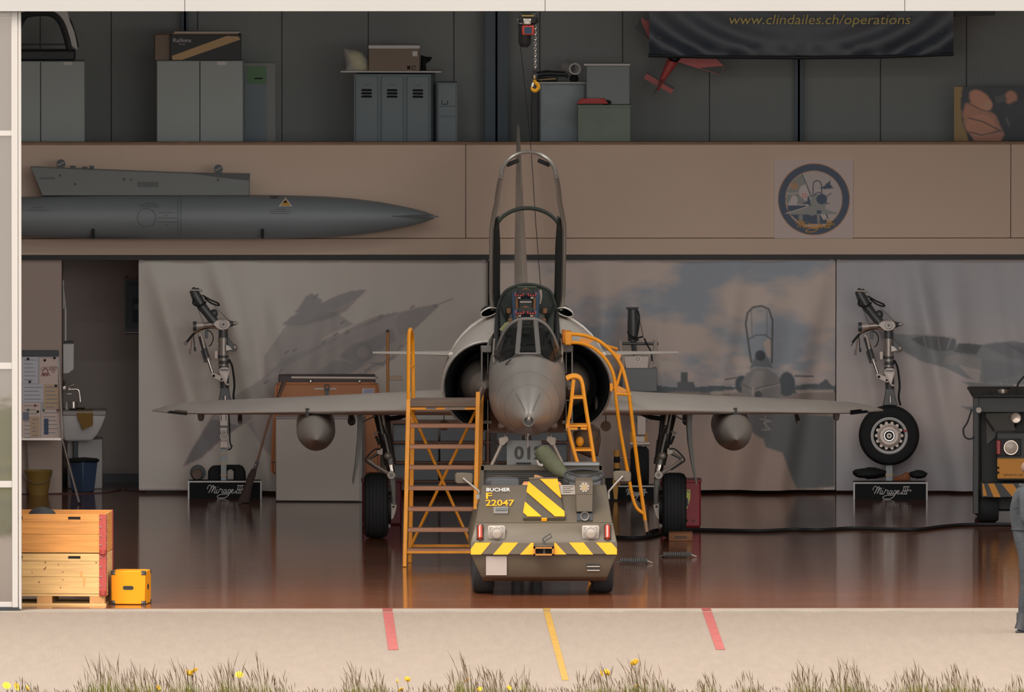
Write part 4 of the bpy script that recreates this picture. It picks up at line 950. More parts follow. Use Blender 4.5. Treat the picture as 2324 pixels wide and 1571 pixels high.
def gear(root, dx, dy):
    o = lambda l: [(x + dx, y + dy) for x, y in l]
    T = lambda l, r, nm, mt, dY=0.0, sm=True: MB().tube(smooth_path(pts(o(l), YG + dY), 4) if sm and len(l) > 2 else pts(o(l), YG + dY), r / 205.0, 8).build(nm, mt, root)
    q = pts(o([(438, 657), (447, 675), (460, 697), (472, 712), (487, 730)]), YG)
    MB().tube(q, [9 / 205, 12 / 205, 11 / 205, 10 / 205, 11 / 205], 12).build('upper_brace', m_geard, root)
    T([(432, 658), (460, 659)], 2.6, 'pin', m_gear, -0.05); MB().ball(P(440 + dx, 655 + dy, YG - 0.03), 0.02).build('pin_head', m_geard, root); MB().ball(P(449 + dx, 656 + dy, YG - 0.03), 0.016).build('pin_head', m_geard, root)
    MB().ball(P(486 + dx, 711 + dy, YG), (0.045, 0.05, 0.05)).build('knuckle', m_geard, root)
    T([(441, 678), (438, 687), (445, 693), (458, 692), (468, 684)], 2.0, 'hose', m_cab2, -0.08); T([(460, 670), (477, 680), (495, 688), (496, 693), (480, 688), (464, 676)], 2.0, 'hose', m_cab2, -0.08)
    T([(447, 694), (462, 733)], 0.5, 'wire', m_cab2, -0.03); T([(486, 694), (521, 728)], 0.5, 'wire', m_cab2, -0.03); T([(458, 668), (467, 674)], 1.5, 'fitting', m_gear, -0.07)
    cylp((438 + dx, 740 + dy), (446 + dx, 740 + dy), 11, 11, 'trunnion_end', m_geard, root); cylp((446 + dx, 739 + dy), (462 + dx, 738 + dy), 8.5, 7.5, 'trunnion', m_gearl, root); cylp((462 + dx, 738 + dy), (486 + dx, 736 + dy), 6.5, 8, 'trunnion', m_gear, root)
    MB().pprism(o([(482, 736), (490, 727), (500, 725), (514, 725), (521, 729), (524, 738), (517, 747), (505, 750), (494, 747)]), YG - 0.07, 0.14).build('pivot_block', m_gearl, root, bevel=0.008)
    for r, mt, d in ((8.5, m_geard, 0.078), (7, m_gear, 0.082), (5, m_geard, 0.086), (3.5, m_gearl, 0.09), (2, m_gap, 0.094)):
        MB().tube([P(507 + dx, 736 + dy, YG - d), P(507 + dx, 736 + dy, YG - 0.06)], r / 205, 18).build('pivot_ring', mt, root)
    cylp((518 + dx, 735 + dy), (530 + dx, 734 + dy), 9, 5, 'pivot_arm', m_geard, root); cylp((530 + dx, 734 + dy), (537 + dx, 733 + dy), 4.5, 4.5, 'pivot_arm', m_gear, root); cylp((536 + dx, 733 + dy), (542 + dx, 733 + dy), 2, 1.2, 'pivot_arm', m_gear, root)
    T([(490, 743), (474, 743), (457, 747), (440, 757), (425, 775), (420, 781)], 2.6, 'cable_loom', m_cab2, -0.09); T([(495, 746), (478, 742), (458, 745), (442, 755)], 1.6, 'cable_loom', M('cable_brown', (80, 56, 38), 'b'), -0.11); T([(424, 775), (419, 782)], 3.5, 'connector', m_gear, -0.09)
    T([(437, 760), (434, 785), (432, 795)], 1.0, 'lead', M('cable_brown', (80, 56, 38), 'b'), -0.09); T([(439, 758), (441, 780), (442, 790)], 1.0, 'lead', m_cab2, -0.09); T([(432, 792), (431.5, 804)], 2.6, 'plug', m_gear, -0.09); T([(442, 788), (443, 797)], 2.6, 'plug', m_geard, -0.09)
    MB().pbox(465 + dx, 472 + dx, 749 + dy, 768 + dy, YG - 0.05, 0.04).build('relay_box', m_geard, root, bevel=0.004); T([(470, 748), (480, 755), (484, 768), (479, 782), (474, 785)], 1.2, 'lead', m_cab2, -0.06)
    cylp((507 + dx, 745 + dy), (507 + dx, 768 + dy), 10.5, 11, 'strut_head', m_geard, root); cylp((507 + dx, 766 + dy), (507 + dx, 777 + dy), 12.5, 12.5, 'strut_collar', m_gear, root); cylp((507 + dx, 777 + dy), (507 + dx, 830 + dy), 11.5, 11.5, 'strut_barrel', m_gear, root); cylp((507 + dx, 806 + dy), (507 + dx, 812 + dy), 12.3, 12.3, 'strut_collar', m_geard, root)
    cylp((508 + dx, 818 + dy), (508 + dx, 826 + dy), 12.3, 12.3, 'strut_collar', m_geard, root)
    MB().pprism(o([(516, 764), (527, 778), (536, 786), (537, 794), (531, 798), (519, 796), (511, 794), (511, 784), (517, 782)]), YG - 0.06, 0.05).build('side_bracket', m_geard, root, bevel=0.004)
    MB().pprism(o([(513, 782), (521, 786), (527, 793), (513, 796)]), YG - 0.07, 0.02).build('bracket_plate', m_gear, root); MB().ball(P(533 + dx, 789 + dy, YG - 0.04), (0.03, 0.03, 0.04)).build('bracket_end', m_gear, root)
    MB().pbox(486 + dx, 495 + dx, 795 + dy, 815 + dy, YG - 0.05, 0.06).build('switch_box', m_gearl, root, bevel=0.008)
    cylp((453 + dx, 757 + dy), (456 + dx, 764 + dy), 4.5, 5.5, 'actuator_eye', m_gearl, root, -0.04); cylp((455 + dx, 763 + dy), (470 + dx, 812 + dy), 5.5, 6.5, 'actuator_body', m_geard, root, -0.04); cylp((464 + dx, 792 + dy), (474 + dx, 820 + dy), 6.5, 7, 'actuator_sleeve', m_gear, root, -0.03); cylp((457 + dx, 760 + dy), (464 + dx, 790 + dy), 3, 3, 'actuator_pipe', m_gearl, root, -0.08); cylp((457 + dx, 795 + dy), (466 + dx, 823 + dy), 2, 2, 'actuator_pipe', m_geard, root, -0.07)
    cylp((472 + dx, 816 + dy), (482 + dx, 845 + dy), 3.6, 3.6, 'actuator_rod', m_gch, root, -0.05)
    MB().pprism(o([(478, 846), (486, 845), (494, 850), (503, 852), (511, 857), (512, 865), (502, 867), (488, 860), (480, 857)]), YG - 0.09, 0.04).build('link_plate', m_gearl, root, bevel=0.006)
    for x, y, r in ((485, 853, 3.2), (502.5, 861, 2.4)): MB().tube([P(x + dx, y + dy, YG - 0.096), P(x + dx, y + dy, YG - 0.05)], r / 205, 12).build('link_bolt', m_gap, root)
    cylp((508 + dx, 830 + dy), (508 + dx, 862 + dy), 11, 12, 'lower_barrel', m_geard, root)
    MB().pprism(o([(497, 838), (503, 833), (516, 833), (522, 838), (521, 846), (514, 870), (524, 872), (516, 876), (511, 872), (497, 846)]), YG - 0.1, 0.05).build('torque_fork', m_gearl, root, bevel=0.005)
    MB().pprism(o([(503, 846), (517, 846), (515, 860), (512, 864)]), YG - 0.104, 0.01).build('fork_recess', m_gear, root); MB().pbox(500 + dx, 519 + dx, 838 + dy, 841 + dy, YG - 0.106, 0.01).build('fork_pin', m_geard, root)
    cylp((509 + dx, 862 + dy), (510 + dx, 885 + dy), 10.5, 10, 'axle_leg', m_geard, root)
    MB().pprism(o([(501, 880), (519, 880), (523, 903), (528, 918), (494, 918), (498, 900)]), YG - 0.05, 0.1).build('axle_fork', m_geard, root, bevel=0.006)
    cylp((511 + dx, 898 + dy), (511 + dx, 912 + dy), 3.2, 3.2, 'axle_pin', m_gch, root, -0.06)
    T([(519, 815), (526, 828), (530, 850), (532, 875), (530, 900), (534, 918)], 2.4, 'brake_hose', m_cab2, -0.03)
Y0, z0 = YF(1132), Z_(1092, YF(1132))
t = thing('landing_gear_display', 'landing gear leg without wheel on a black sign plinth, under jet wing', 'display', V(X_(510, YG), YG, 0))
gear(t, 0, 0)
MB().pprism([(498, 925), (518, 925), (517, 967), (499, 967)], YG - 0.06, 0.12).build('axle_bracket', m_gearl, t, bevel=0.005); MB().pbox(501, 503, 930, 955, YG - 0.063, 0.01).build('bracket_slot', m_geard, t); MB().pbox(512, 514, 930, 955, YG - 0.063, 0.01).build('bracket_slot', m_geard, t)
MB().pbox(498, 517, 966, 970, YG - 0.064, 0.12).build('bracket_band', m_geard, t)
MB().pprism([(499, 970), (516, 970), (515, 1000), (519, 1017), (497, 1017), (501, 1000)], YG - 0.06, 0.12).build('axle_stub', m_gearl, t, bevel=0.005)
for y, r in ((984, 6), (991, 8)):
    c = P(508, y, YG - 0.075); MB().tube([c + V(r / 205 * math.cos(u), 0, r / 205 * math.sin(u)) for u in np.linspace(0, 6.283, 18)[:-1]], 0.009, 6, closed=True).build('retaining_ring', m_gear, t)
MB().tube(smooth_path(pts([(519, 935), (521, 970), (522, 1005), (526, 1012), (522, 1020), (516, 1020)], YG), 3), 0.008, 6).build('brake_hose', m_cab2, t)
MB().pbox(501, 514, 1016, 1100, YG - 0.03, 0.06).build('post', M('post_grey', (96, 98, 96), 'b', rough=0.5), t, bevel=0.004)
for y in (1028, 1052, 1077): MB().pbox(500.5, 514.5, y, y + 3, YG - 0.033, 0.066).build('tape_band', M('tape_tan', (124, 98, 66), 'b'), t)
Yb, zb = display_box(t, 426, 594, 1092, 1132)
# things on the left plinth
mb = MB(); q = smooth_path(pts([(477, 1068), (484, 1060), (520, 1057), (548, 1059), (554, 1070), (555, 1090)], YG + 0.18), 3)
q = pts([(472, 1094), (472, 1070), (480, 1058), (512, 1056), (548, 1056), (557, 1068), (558, 1094), (530, 1094), (530, 1066), (516, 1066), (516, 1094)], YG + 0.12)
mb.prism(q, (0, 0.12, 0)); solo(mb, 'black_case', m_blk, 'black moulded case with square opening on the left plinth', 'case', bevel=0.02, base=V(X_(515, YG), YG + 0.18, zb))
t = thing('canister', 'round grey canister with brown nozzle lying on the left plinth', 'canister', V(X_(448, YG), YG + 0.1, zb))
MB().tube([P(449, 1073, YG - 0.02), P(449, 1073, YG + 0.22)], 18 / 205, 18).build('body', m_dkgrey, t, bevel=0.01)
MB().tube([P(447, 1078, YG - 0.12), P(447, 1076, YG - 0.02)], [0.05, 0.066], 14).build('nozzle', M('nozzle_brown', (62, 48, 40), 'b', rough=0.5), t)
t2 = thing('landing_gear_display', 'landing gear leg with big tyre on a black sign plinth at right', 'display', V(X_(2018, YG), YG, 0))
gear(t2, 1510, 3)
wc = P(2018, 989, YG)
R = 69 / S(YG)
wh = MB().lathe([(-0.1, 0.6 * R), (-0.115, 0.75 * R), (-0.1, 0.9 * R), (-0.06, 0.975 * R), (0, R), (0.06, 0.975 * R), (0.1, 0.9 * R), (0.115, 0.75 * R), (0.1, 0.6 * R)], wc, (0, 1, 0), 44, True).build('tyre', m_tyre, t2)
MB().lathe([(-0.105, 0.61 * R), (-0.112, 0.58 * R), (-0.1, 0.52 * R), (-0.06, 0.51 * R), (0.0, 0.5 * R), (0.0, 0.6 * R)], wc, (0, 1, 0), 40, True).build('rim', M('rim_cream', (150, 132, 116), 'b', rough=0.45), t2)
MB().lathe([(-0.06, 0.40 * R), (-0.075, 0.395 * R), (-0.08, 0.34 * R), (-0.095, 0.30 * R), (-0.095, 0.2 * R), (-0.07, 0.17 * R), (-0.05, 0.0)], wc, (0, 1, 0), 36).build('hub', M('hub_grey', (120, 108, 98), 'b', rough=0.4, metal=0.3), t2)
MB().lathe([(-0.03, 0.51 * R), (-0.028, 0.0)], wc, (0, 1, 0), 36).build('brake_disc', m_gap, t2)
for k in range(14):
    u = k * 2 * math.pi / 14; c = wc + V(math.cos(u) * 0.42 * R, -0.074, math.sin(u) * 0.42 * R)
    MB().tube([c, c + V(0, 0.02, 0)], 0.055 * R, 8).build('hub_tooth', MATS['hub_grey'] if k % 1 == 0 else m_gap, t2)
for r, mt, d in ((0.175, m_gch, 0.1), (0.15, m_gap, 0.104), (0.09, m_gear, 0.11), (0.03, m_gap, 0.114)):
    MB().tube([wc + V(0, -d, 0), wc + V(0, -0.05, 0)], r * R, 20).build('hub_ring', mt, t2)
c = wc + V(0.55 * R * math.cos(0.3), -0.113, 0.55 * R * math.sin(0.3)); MB().bar(c - V(0.02, 0, 0.006), c + V(0.02, 0, 0.006), 0.004, 0.02).build('red_mark', M('mark_red', (110, 40, 40), 'b'), t2)
c = wc + V(0.22 * R, -0.098, 0.17 * R); MB().bar(c - V(0.035, 0, -0.03), c + V(0.035, 0, -0.03), 0.008, 0.018).build('data_plate', m_gearl, t2)
MB().pbox(2011, 2026, 1050, 1104, YG - 0.03, 0.06).build('post', MATS['post_grey'], t2, bevel=0.004); MB().pbox(2010, 2027, 1078, 1081, YG - 0.034, 0.068).build('tape_band', MATS['tape_tan'], t2)
Yb, zb2 = display_box(t2, 1937, 2106, 1096, 1135)
solo(blob(MB(), V(X_(1975, YG), YG - 0.0, zb2 + 0.066), (0.19, 0.09, 0.06), 0.12, 8), 'black_cloth', m_blk, 'crumpled black cloth on the right plinth, left of the post', 'cloth')
solo(blob(MB(), V(X_(2085, YG), YG + 0.05, zb2 + 0.05), (0.1, 0.08, 0.045), 0.12, 12), 'black_cloth', m_blk, 'smaller black cloth at the right end of the right plinth', 'cloth')
mb = hull_prism(MB(), [(2029, 1095), (2029, 1083), (2045, 1080), (2056, 1073), (2064, 1074), (2067, 1085), (2066, 1096)], YG - 0.12, 0.16)
solo(mb, 'leather_pouch', M('leather_brown', (92, 54, 34), 'b', rough=0.6), 'brown leather pouch on the right plinth, right of the post', 'pouch', smooth=60)
# nose gear display in the middle
t3 = thing('nose_gear_display', 'nose gear leg with grey box on a black sign plinth behind the curved ladder', 'display', V(X_(1450, YG), YG, 0))
MB().tube(pts([(1436, 700), (1437, 740), (1436, 775)], YG), [11 / 205, 13 / 205, 11 / 205], 12).build('mast', m_geard, t3)
MB().tube(pts([(1421, 700), (1449, 700)], YG - 0.06), 0.012, 6).build('crossbar', m_geard, t3)
for q in ([(1447, 705), (1451, 720), (1449, 745), (1446, 760)], [(1424, 752), (1430, 762), (1446, 767), (1460, 764)], [(1425, 755), (1434, 768), (1450, 772)]): MB().tube(smooth_path(pts(q, YG - 0.07), 3), 0.009, 6).build('hose', m_cab2, t3)
MB().tube(pts([(1450, 720), (1460, 765)], YG - 0.05), 0.003, 4).build('wire', m_cab2, t3)
MB().tube(pts([(1403, 780), (1494, 781)], YG - 0.02), 0.016, 8).build('cross_shaft', m_geard, t3)
MB().tube(pts([(1437, 775), (1441, 806)], YG), 0.03, 8).build('lower_mast', m_geard, t3)
for q in ([(1408, 772), (1408, 790), (1413, 812), (1414, 838)], [(1487, 772), (1487, 795), (1480, 815), (1476, 838)]):
    MB().tube(smooth_path(pts(q, YG - 0.03), 3), 0.024, 8).build('side_arm', m_gearl, t3)
MB().tube(smooth_path(pts([(1462, 768), (1470, 785), (1478, 800), (1480, 820)], YG - 0.06), 3), 0.009, 6).build('hose', m_cab2, t3)
MB().pprism([(1415, 808), (1474, 808), (1471, 838), (1420, 838)], YG - 0.05, 0.1).build('yoke', m_gearl, t3, bevel=0.008)
for r, mt, d in ((6.5, m_gear, 0.056), (4.5, m_geard, 0.06), (3, m_gearl, 0.064)): MB().tube([P(1448, 815, YG - d), P(1448, 815, YG)], r / 205, 16).build('yoke_ring', mt, t3)
MB().pbox(1411, 1492, 836, 890, YG - 0.1, 0.25).build('grey_box', M('steel_grey', (74, 74, 72), 'b', rough=0.45), t3, bevel=0.01)
MB().pbox(1438, 1468, 884, 960, YG - 0.03, 0.1).build('core_leg', m_geard, t3)
MB().pbox(1446, 1466, 944, 988, YG - 0.07, 0.1).build('front_plate', m_gearl, t3, bevel=0.006); MB().tube(pts([(1430, 1008), (1474, 1008)], YG - 0.07), 0.022, 8).build('link_bar', m_gearl, t3); MB().pbox(1440, 1464, 990, 1020, YG - 0.05, 0.08).build('fork', m_gear, t3, bevel=0.006)
for x in (1433, 1466): MB().pbox(x - 3, x + 3, 982, 1006, YG - 0.05, 0.05).build('striped_bar', M('bar_yellow', (120, 84, 34), 'b'), t3)
wn = P(1452, 1060, YG + 0.02); MB().lathe([(-0.09, 0.12), (-0.1, 0.19), (-0.06, 0.235), (0, 0.245), (0.06, 0.235), (0.1, 0.19), (0.09, 0.12)], wn, (1, 0, 0.0), 28).build('nose_tyre', m_tyre, t3)
MB().tube(pts([(1388, 1040), (1500, 1040)], YG), 0.008, 6).build('axle_rod', m_gearl, t3)
Yb, zb3 = display_box(t3, 1398, 1488, 1103, 1135)
YQ2 = 18.9
t = thing('striped_pole', 'short black and yellow striped pole beside the middle plinth', 'pole', V(X_(1400, YQ2), YQ2, 0))
zz = [0.0] + [Z_(y, YQ2) for y in (1078, 1064, 1051, 1037, 1022)]
m_by = M('pole_yellow', (136, 90, 38), 'b', rough=0.5)
for i in range(5): MB().tube([V(X_(1400, YQ2), YQ2, zz[i]), V(X_(1400, YQ2), YQ2, zz[i + 1])], 0.034, 14).build('band', (m_blk, m_by)[(i + 1) % 2], t)
t = thing('hazard_board', 'dark board with orange diagonal stripe standing left of middle plinth', 'board', V(X_(1388, 18.6), 18.6, 0))
MB().box(X_(1374, 18.6), X_(1403, 18.6), 18.6, 18.63, 0, Z_(1086, 18.6)).build('panel', m_blk, t); MB().pprism([(1391, 1088), (1399, 1088), (1403, 1110), (1401, 1134), (1394, 1134), (1391, 1108)], 18.595, 0.004).build('stripe', m_by, t, smooth=0)

# ================================================================ CART, GREY BOX, RACK, BINS BELOW THE WINGS
m_or = M('cart_orange', (112, 70, 42), 'b', rough=0.4, var=0.06, vscale=2); m_dstr = M('cart_dark', (44, 38, 36), 'b', rough=0.5)
YO = 19.2
t = thing('equipment_cart', 'brown-orange rounded equipment cart with silver roof bars behind grey box', 'cart', V(X_(738, YO), YO + 0.3, 0))
MB().pprism([(628, 868), (855, 868), (861, 880), (864, 960), (862, 1078), (614, 1078), (616, 1000), (622, 920), (624, 880)], YO, 0.42).build('body', m_or, t, bevel=0.03, seg=3)
MB().pbox(632, 852, 852, 869, YO + 0.05, 0.32).build('roof', m_dstr, t, bevel=0.01)
MB().pbox(614, 640, 1048, 1050, YO - 0.004, 0.01).build('seam', m_dstr, t); MB().pbox(625, 633, 1052, 1068, YO - 0.004, 0.01).build('vent', m_dstr, t)
for y, x0, x1, d in ((857, 661, 852, 0.05), (853, 670, 858, 0.32)): MB().tube([P(x0, y, YO + d), P(x1, y + 1.5, YO + d)], 0.016, 8).build('roof_bar', m_gearl, t)
for x in (705, 816): MB().ball(P(x, 866, YO + 0.05), (0.025, 0.03, 0.035)).build('bar_foot', m_gch, t)
MB().pbox(648, 662, 866, 874, YO + 0.06, 0.08).build('catch', m_geard, t)
lt = MB().pprism([(736, 881), (748, 881), (745, 900), (739, 900)], YO - 0.012, 0.012).build('lifting_lug', m_geard, t, smooth=0)
c = P(742, 879, YO - 0.02); MB().tube([c + V(0.028 * math.cos(u), 0, 0.03 * math.sin(u)) for u in np.linspace(0, 6.283, 16)[:-1]], 0.006, 6, closed=True).build('lifting_ring', m_geard, lt)
MB().pbox(713, 763, 881, 884, YO - 0.005, 0.005).build('white_strip', m_edge, t)
sk = MB().pbox(822, 849, 882, 896, YO - 0.004, 0.004).build('sticker', M('sticker_white', (150, 138, 140), 'b'), t)
for k in range(4): MB().pbox(825, 847, 884 + k * 3, 885.3 + k * 3, YO - 0.006, 0.002).build('print_line', M('sticker_blue', (70, 64, 104), 'b'), sk)
for x in (645, 830):
    for d in (0.1, 0.32): MB().tube([V(X_(x, YO), YO + d, 0.12), V(X_(x, YO) + 0.06, YO + d, 0.12)], 0.12, 18).build('wheel', m_tyre, t)
hull_prism(MB(), [(672, 950), (690, 936), (775, 934), (790, 950), (775, 958), (690, 958)], YO - 0.08, 0.2).build('strap_pile', m_gap, t); MB().tube(pts([(756, 934), (764, 950)], YO - 0.1), 0.012, 6).build('strap', m_or, t)
MB().tube(pts([(642, 868), (632, 900), (628, 905)], YO - 0.03), 0.015, 6).build('side_strap', m_dstr, t)
YGB = YF(1140)
t = thing('grey_box', 'large plain grey metal box on floor behind the left wing tank', 'box', V(X_(737, YGB), YGB + 0.24, 0), -0.1)
gb = M('box_plain_grey', (106, 99, 90), 'b', rough=0.45, var=0.05, vscale=1.5)
a, b, z = X_(630, YGB), X_(826, YGB), Z_(951, YGB)
MB().box(a, b, YGB, YGB + 0.48, 0.01, z).build('body', gb, t, bevel=0.008)
MB().box(a - 0.004, b + 0.004, YGB - 0.004, YGB + 0.484, z, z + 0.02).build('lid', M('lid_grey', (88, 86, 82), 'b', rough=0.4), t, bevel=0.004)
MB().box(b - 0.025, b + 0.004, YGB - 0.004, YGB + 0.02, 0.01, z).build('corner_strip', M('lid_grey', (88, 86, 82), 'b'), t)
MB().box(a, b, YGB - 0.002, YGB + 0.48, 0, 0.012).build('base', m_gap, t)
YBR = 18.25
t = thing('broom', 'old broom with brown handle leaning beside the left plinth', 'broom', V(X_(552, YBR), YBR, 0))
MB().tube([P(648, 866, YBR + 0.45), P(610, 955, YBR + 0.25), P(584, 1048, YBR + 0.08)], 0.013, 8).build('handle', M('broom_wood', (72, 50, 38), 'b', rough=0.7), t)
MB().tube([P(584, 1048, YBR + 0.08), P(577, 1070, YBR + 0.04)], 0.02, 8).build('ferrule', m_geard, t); MB().ball(P(580, 1056, YBR + 0.04), 0.012).build('ferrule_pin', m_gch, t)
mb = MB(); z1 = Z_(1132, YBR)
rg = []
for y, x, w, d in ((1064, 577, 6, 0.04), (1080, 571, 9, 0.05), (1105, 563, 9, 0.05), (1140, 552, 14, 0.06)):
    c = P(x, y, YBR); c.z = max(c.z, 0.0); w /= 206; rg.append([c + V(w * math.cos(u), d * math.sin(u), 0) for u in np.linspace(0, 6.283, 13)[:-1]])
mb.loft(rg).build('bristles', M('bristle_dark', (48, 38, 34), 'b', rough=0.9, bump=0.8, bscale=60, stretch=(6, 6, 0.4)), t)
# rack behind the nose
YR = 19.3
m_rk = M('rack_brown', (74, 50, 38), 'b', rough=0.5); m_rg = M('rack_grey', (70, 72, 72), 'b', rough=0.5)
t = thing('storage_rack', 'wide rack with grey panels and brown rails behind the platform ladder', 'rack', V(X_(1090, YR), YR, 0))
for x in (884, 1107, 1292):
    MB().box(X_(x - 3, YR), X_(x + 3, YR), YR - 0.02, YR + 0.02, 0, Z_(950, YR)).build('post', m_rk, t); MB().box(X_(x - 3, YR), X_(x + 3, YR), YR + 0.4, YR + 0.44, 0, Z_(950, YR)).build('post', m_rk, t)
for y in (958, 1003, 1049, 1092):
    MB().pbox(884, 1292, y, y + 4, YR - 0.025, 0.47).build('shelf', m_rk, t)
for y0, y1 in ((963, 1002), (1008, 1048), (1054, 1091)):
    for x0, x1 in ((892, 995), (999, 1102), (1112, 1200), (1204, 1287)): MB().pbox(x0, x1, y0, y1, YR + 0.02, 0.3).build('crate', m_rg, t, bevel=0.006)
MB().pbox(886, 1290, 1097, 1112, YR + 0.05, 0.3).build('bottom_tray', m_rg, t)
solo(MB().box(X_(1113, 18.4), X_(1128, 18.4), 18.4, 18.46, 0, Z_(952, 18.4)), 'dark_post', M('post_dark', (52, 46, 42), 'b'), 'dark vertical post between ladder and nose gear', 'post')
t = thing('upright_pole', 'brown-orange upright pole behind the left wheel', 'pole', V(X_(880, 18.8), 18.8, 0))
MB().tube([V(X_(880, 18.8), 18.8, 0), P(880, 752, 18.8)], 0.017, 10).build('shaft', M('pole_brown', (112, 76, 42), 'b', rough=0.6), t); MB().ball(P(880, 752, 18.8), 0.02).build('cap', m_dstr, t)
MB().pbox(884, 913, 853, 864, 18.8, 0.02).build('hanging_tag', M('tag_beige', (112, 96, 80), 'b'), t, bevel=0.004)
YRD = YF(1192)
m_rd = M('bin_red', (76, 24, 30), 'n', rough=0.45)
t = thing('waste_drum', 'dark red square bin standing behind the left main wheel', 'bin', V(X_(865, YRD), YRD, 0))
MB().box(X_(822, YRD), X_(912, YRD), YRD, YRD + 0.4, 0, Z_(1092, YRD)).build('drum', m_rd, t, bevel=0.02); MB().box(X_(820, YRD), X_(914, YRD), YRD - 0.01, YRD + 0.41, Z_(1095, YRD), Z_(1089, YRD)).build('rim', m_rd, t, bevel=0.005)
YRR = YF(1198)
t = thing('waste_drum', 'red bin with yellow label standing behind the right main wheel', 'bin', V(X_(1545, YRR), YRR, 0))
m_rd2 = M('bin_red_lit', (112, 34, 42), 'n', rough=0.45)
MB().box(X_(1500, YRR), X_(1591, YRR), YRR, YRR + 0.4, 0, Z_(1093, YRR)).build('drum', m_rd2, t, bevel=0.02); MB().box(X_(1498, YRR), X_(1593, YRR), YRR - 0.01, YRR + 0.41, Z_(1096, YRR), Z_(1090, YRR)).build('rim', m_rd2, t, bevel=0.005)
MB().pprism([(1540, 1112), (1567, 1112), (1567, 1132), (1560, 1155), (1548, 1172), (1540, 1176)], YRR - 0.006, 0.005).build('yellow_label', M('label_yellow', (150, 124, 62), 'b'), t, smooth=0); text('OIL', t, m_dkgrey, 1553, 1566, 1113, 1119, YRR - 0.006); MB().pbox(1555, 1562, 1132, 1150, YRR - 0.009, 0.002).build('print', m_dkgrey, t)
MB().pbox(1553, 1561, 1180, 1186, YRR - 0.01, 0.01).build('latch', m_gap, t); MB().pbox(1571, 1578, 1180, 1186, YRR - 0.01, 0.01).build('latch', m_rd, t)
# ================================================================ THE JET
m_skin = M('jet_skin', (192, 186, 178), 'm', rough=0.36, metal=0.28, var=0.08, vscale=2.2, stretch=(1, 0.3, 1))
m_rad = M('jet_radome', (138, 134, 129), 'm', rough=0.32, metal=0.22, var=0.06, vscale=2.5)
m_fr = M('jet_frame', (98, 95, 92), 'm', rough=0.5, metal=0.3)
m_jd = M('jet_dark', (34, 38, 40), rough=0.6); m_jl = M('jet_line', (66, 64, 62), rough=0.6)
m_cgr = M('cockpit_green', (38, 46, 40), 'm', rough=0.55); m_cgd = M('cockpit_dark', (34, 38, 38), rough=0.6)
m_cblue = M('seat_blue', (44, 66, 88), 'm', rough=0.6); m_cbr = M('seat_brown', (110, 74, 44), 'm', rough=0.7); m_cred = M('handle_red', (170, 52, 48), 'm', rough=0.5)
m_oleo = M('oleo_chrome', (230, 222, 214), rough=0.12, metal=1.0); m_leg = M('leg_dark', (92, 90, 86), rough=0.3, metal=0.6); m_legl = M('leg_light', (166, 156, 146), rough=0.4, metal=0.3)
m_canopy = glass('canopy_perspex', (0.93, 0.93, 0.92), 0.02, 0.04); m_wind = glass('windscreen_glass', (0.62, 0.64, 0.64), 0.05, 0.02)
X0 = 0.07
jet = thing('fighter_jet', 'grey delta-wing fighter jet parked nose-out with its canopy raised', 'aircraft', V(X0, 11.9, 0))
def ring(Y, cx, cy, hw, ht, hb, pt=2.0, pb=2.0, n=44):
    out = []
    for j in range(n):
        u = 2 * math.pi * j / n; c, s = math.cos(u), math.sin(u); p = pt if s > 0 else pb
        out.append(P(cx + hw * math.copysign(abs(c) ** (2 / p), c), cy - (ht if s > 0 else hb) * math.copysign(abs(s) ** (2 / p), s), Y))
    return out
nose = [(4.30, 1200, 952, 5, 5, 5), (4.42, 1200, 950, 13, 13, 13), (4.62, 1200, 946, 22, 22, 22), (4.9, 1199.5, 940, 33, 33, 33), (5.3, 1199, 933, 46, 46, 46), (5.8, 1198.5, 924, 60, 60, 60), (6.3, 1198, 916, 71, 72, 72)]
MB().loft([ring(*r) for r in nose]).build('radome', m_rad, jet, smooth=60)
fwd = [(6.3, 1198, 916, 71.2, 72, 72), (6.7, 1198, 910, 79, 82, 80), (7.0, 1198, 905, 85, 97, 85, 2.1), (7.2, 1197.5, 902, 86, 98, 87, 2.2), (7.35, 1197, 900, 87, 84, 88, 3.5), (7.75, 1196.5, 896, 87, 88, 89, 4), (8.4, 1196, 890, 87, 112, 90, 4.5), (9.2, 1195.5, 884, 87, 140, 92, 4), (10.0, 1195, 880, 88, 176, 95, 3), (10.6, 1195, 874, 90, 170, 96, 2.4)]
MB().loft([ring(*r) for r in fwd]).build('forward_fuselage', m_rad, jet, smooth=50)
aft = [(10.3, 1196, 878, 190, 180, 105, 2.15), (11.5, 1193, 866, 186, 170, 106, 2.1), (13, 1190, 853, 172, 152, 108), (14.5, 1188, 838, 150, 140, 112), (16, 1186, 824, 128, 124, 112), (18, 1184, 803, 104, 104, 104), (18.9, 1183, 792, 94, 94, 94)]
MB().loft([ring(*r) for r in aft]).build('rear_fuselage', m_skin, jet, smooth=60)
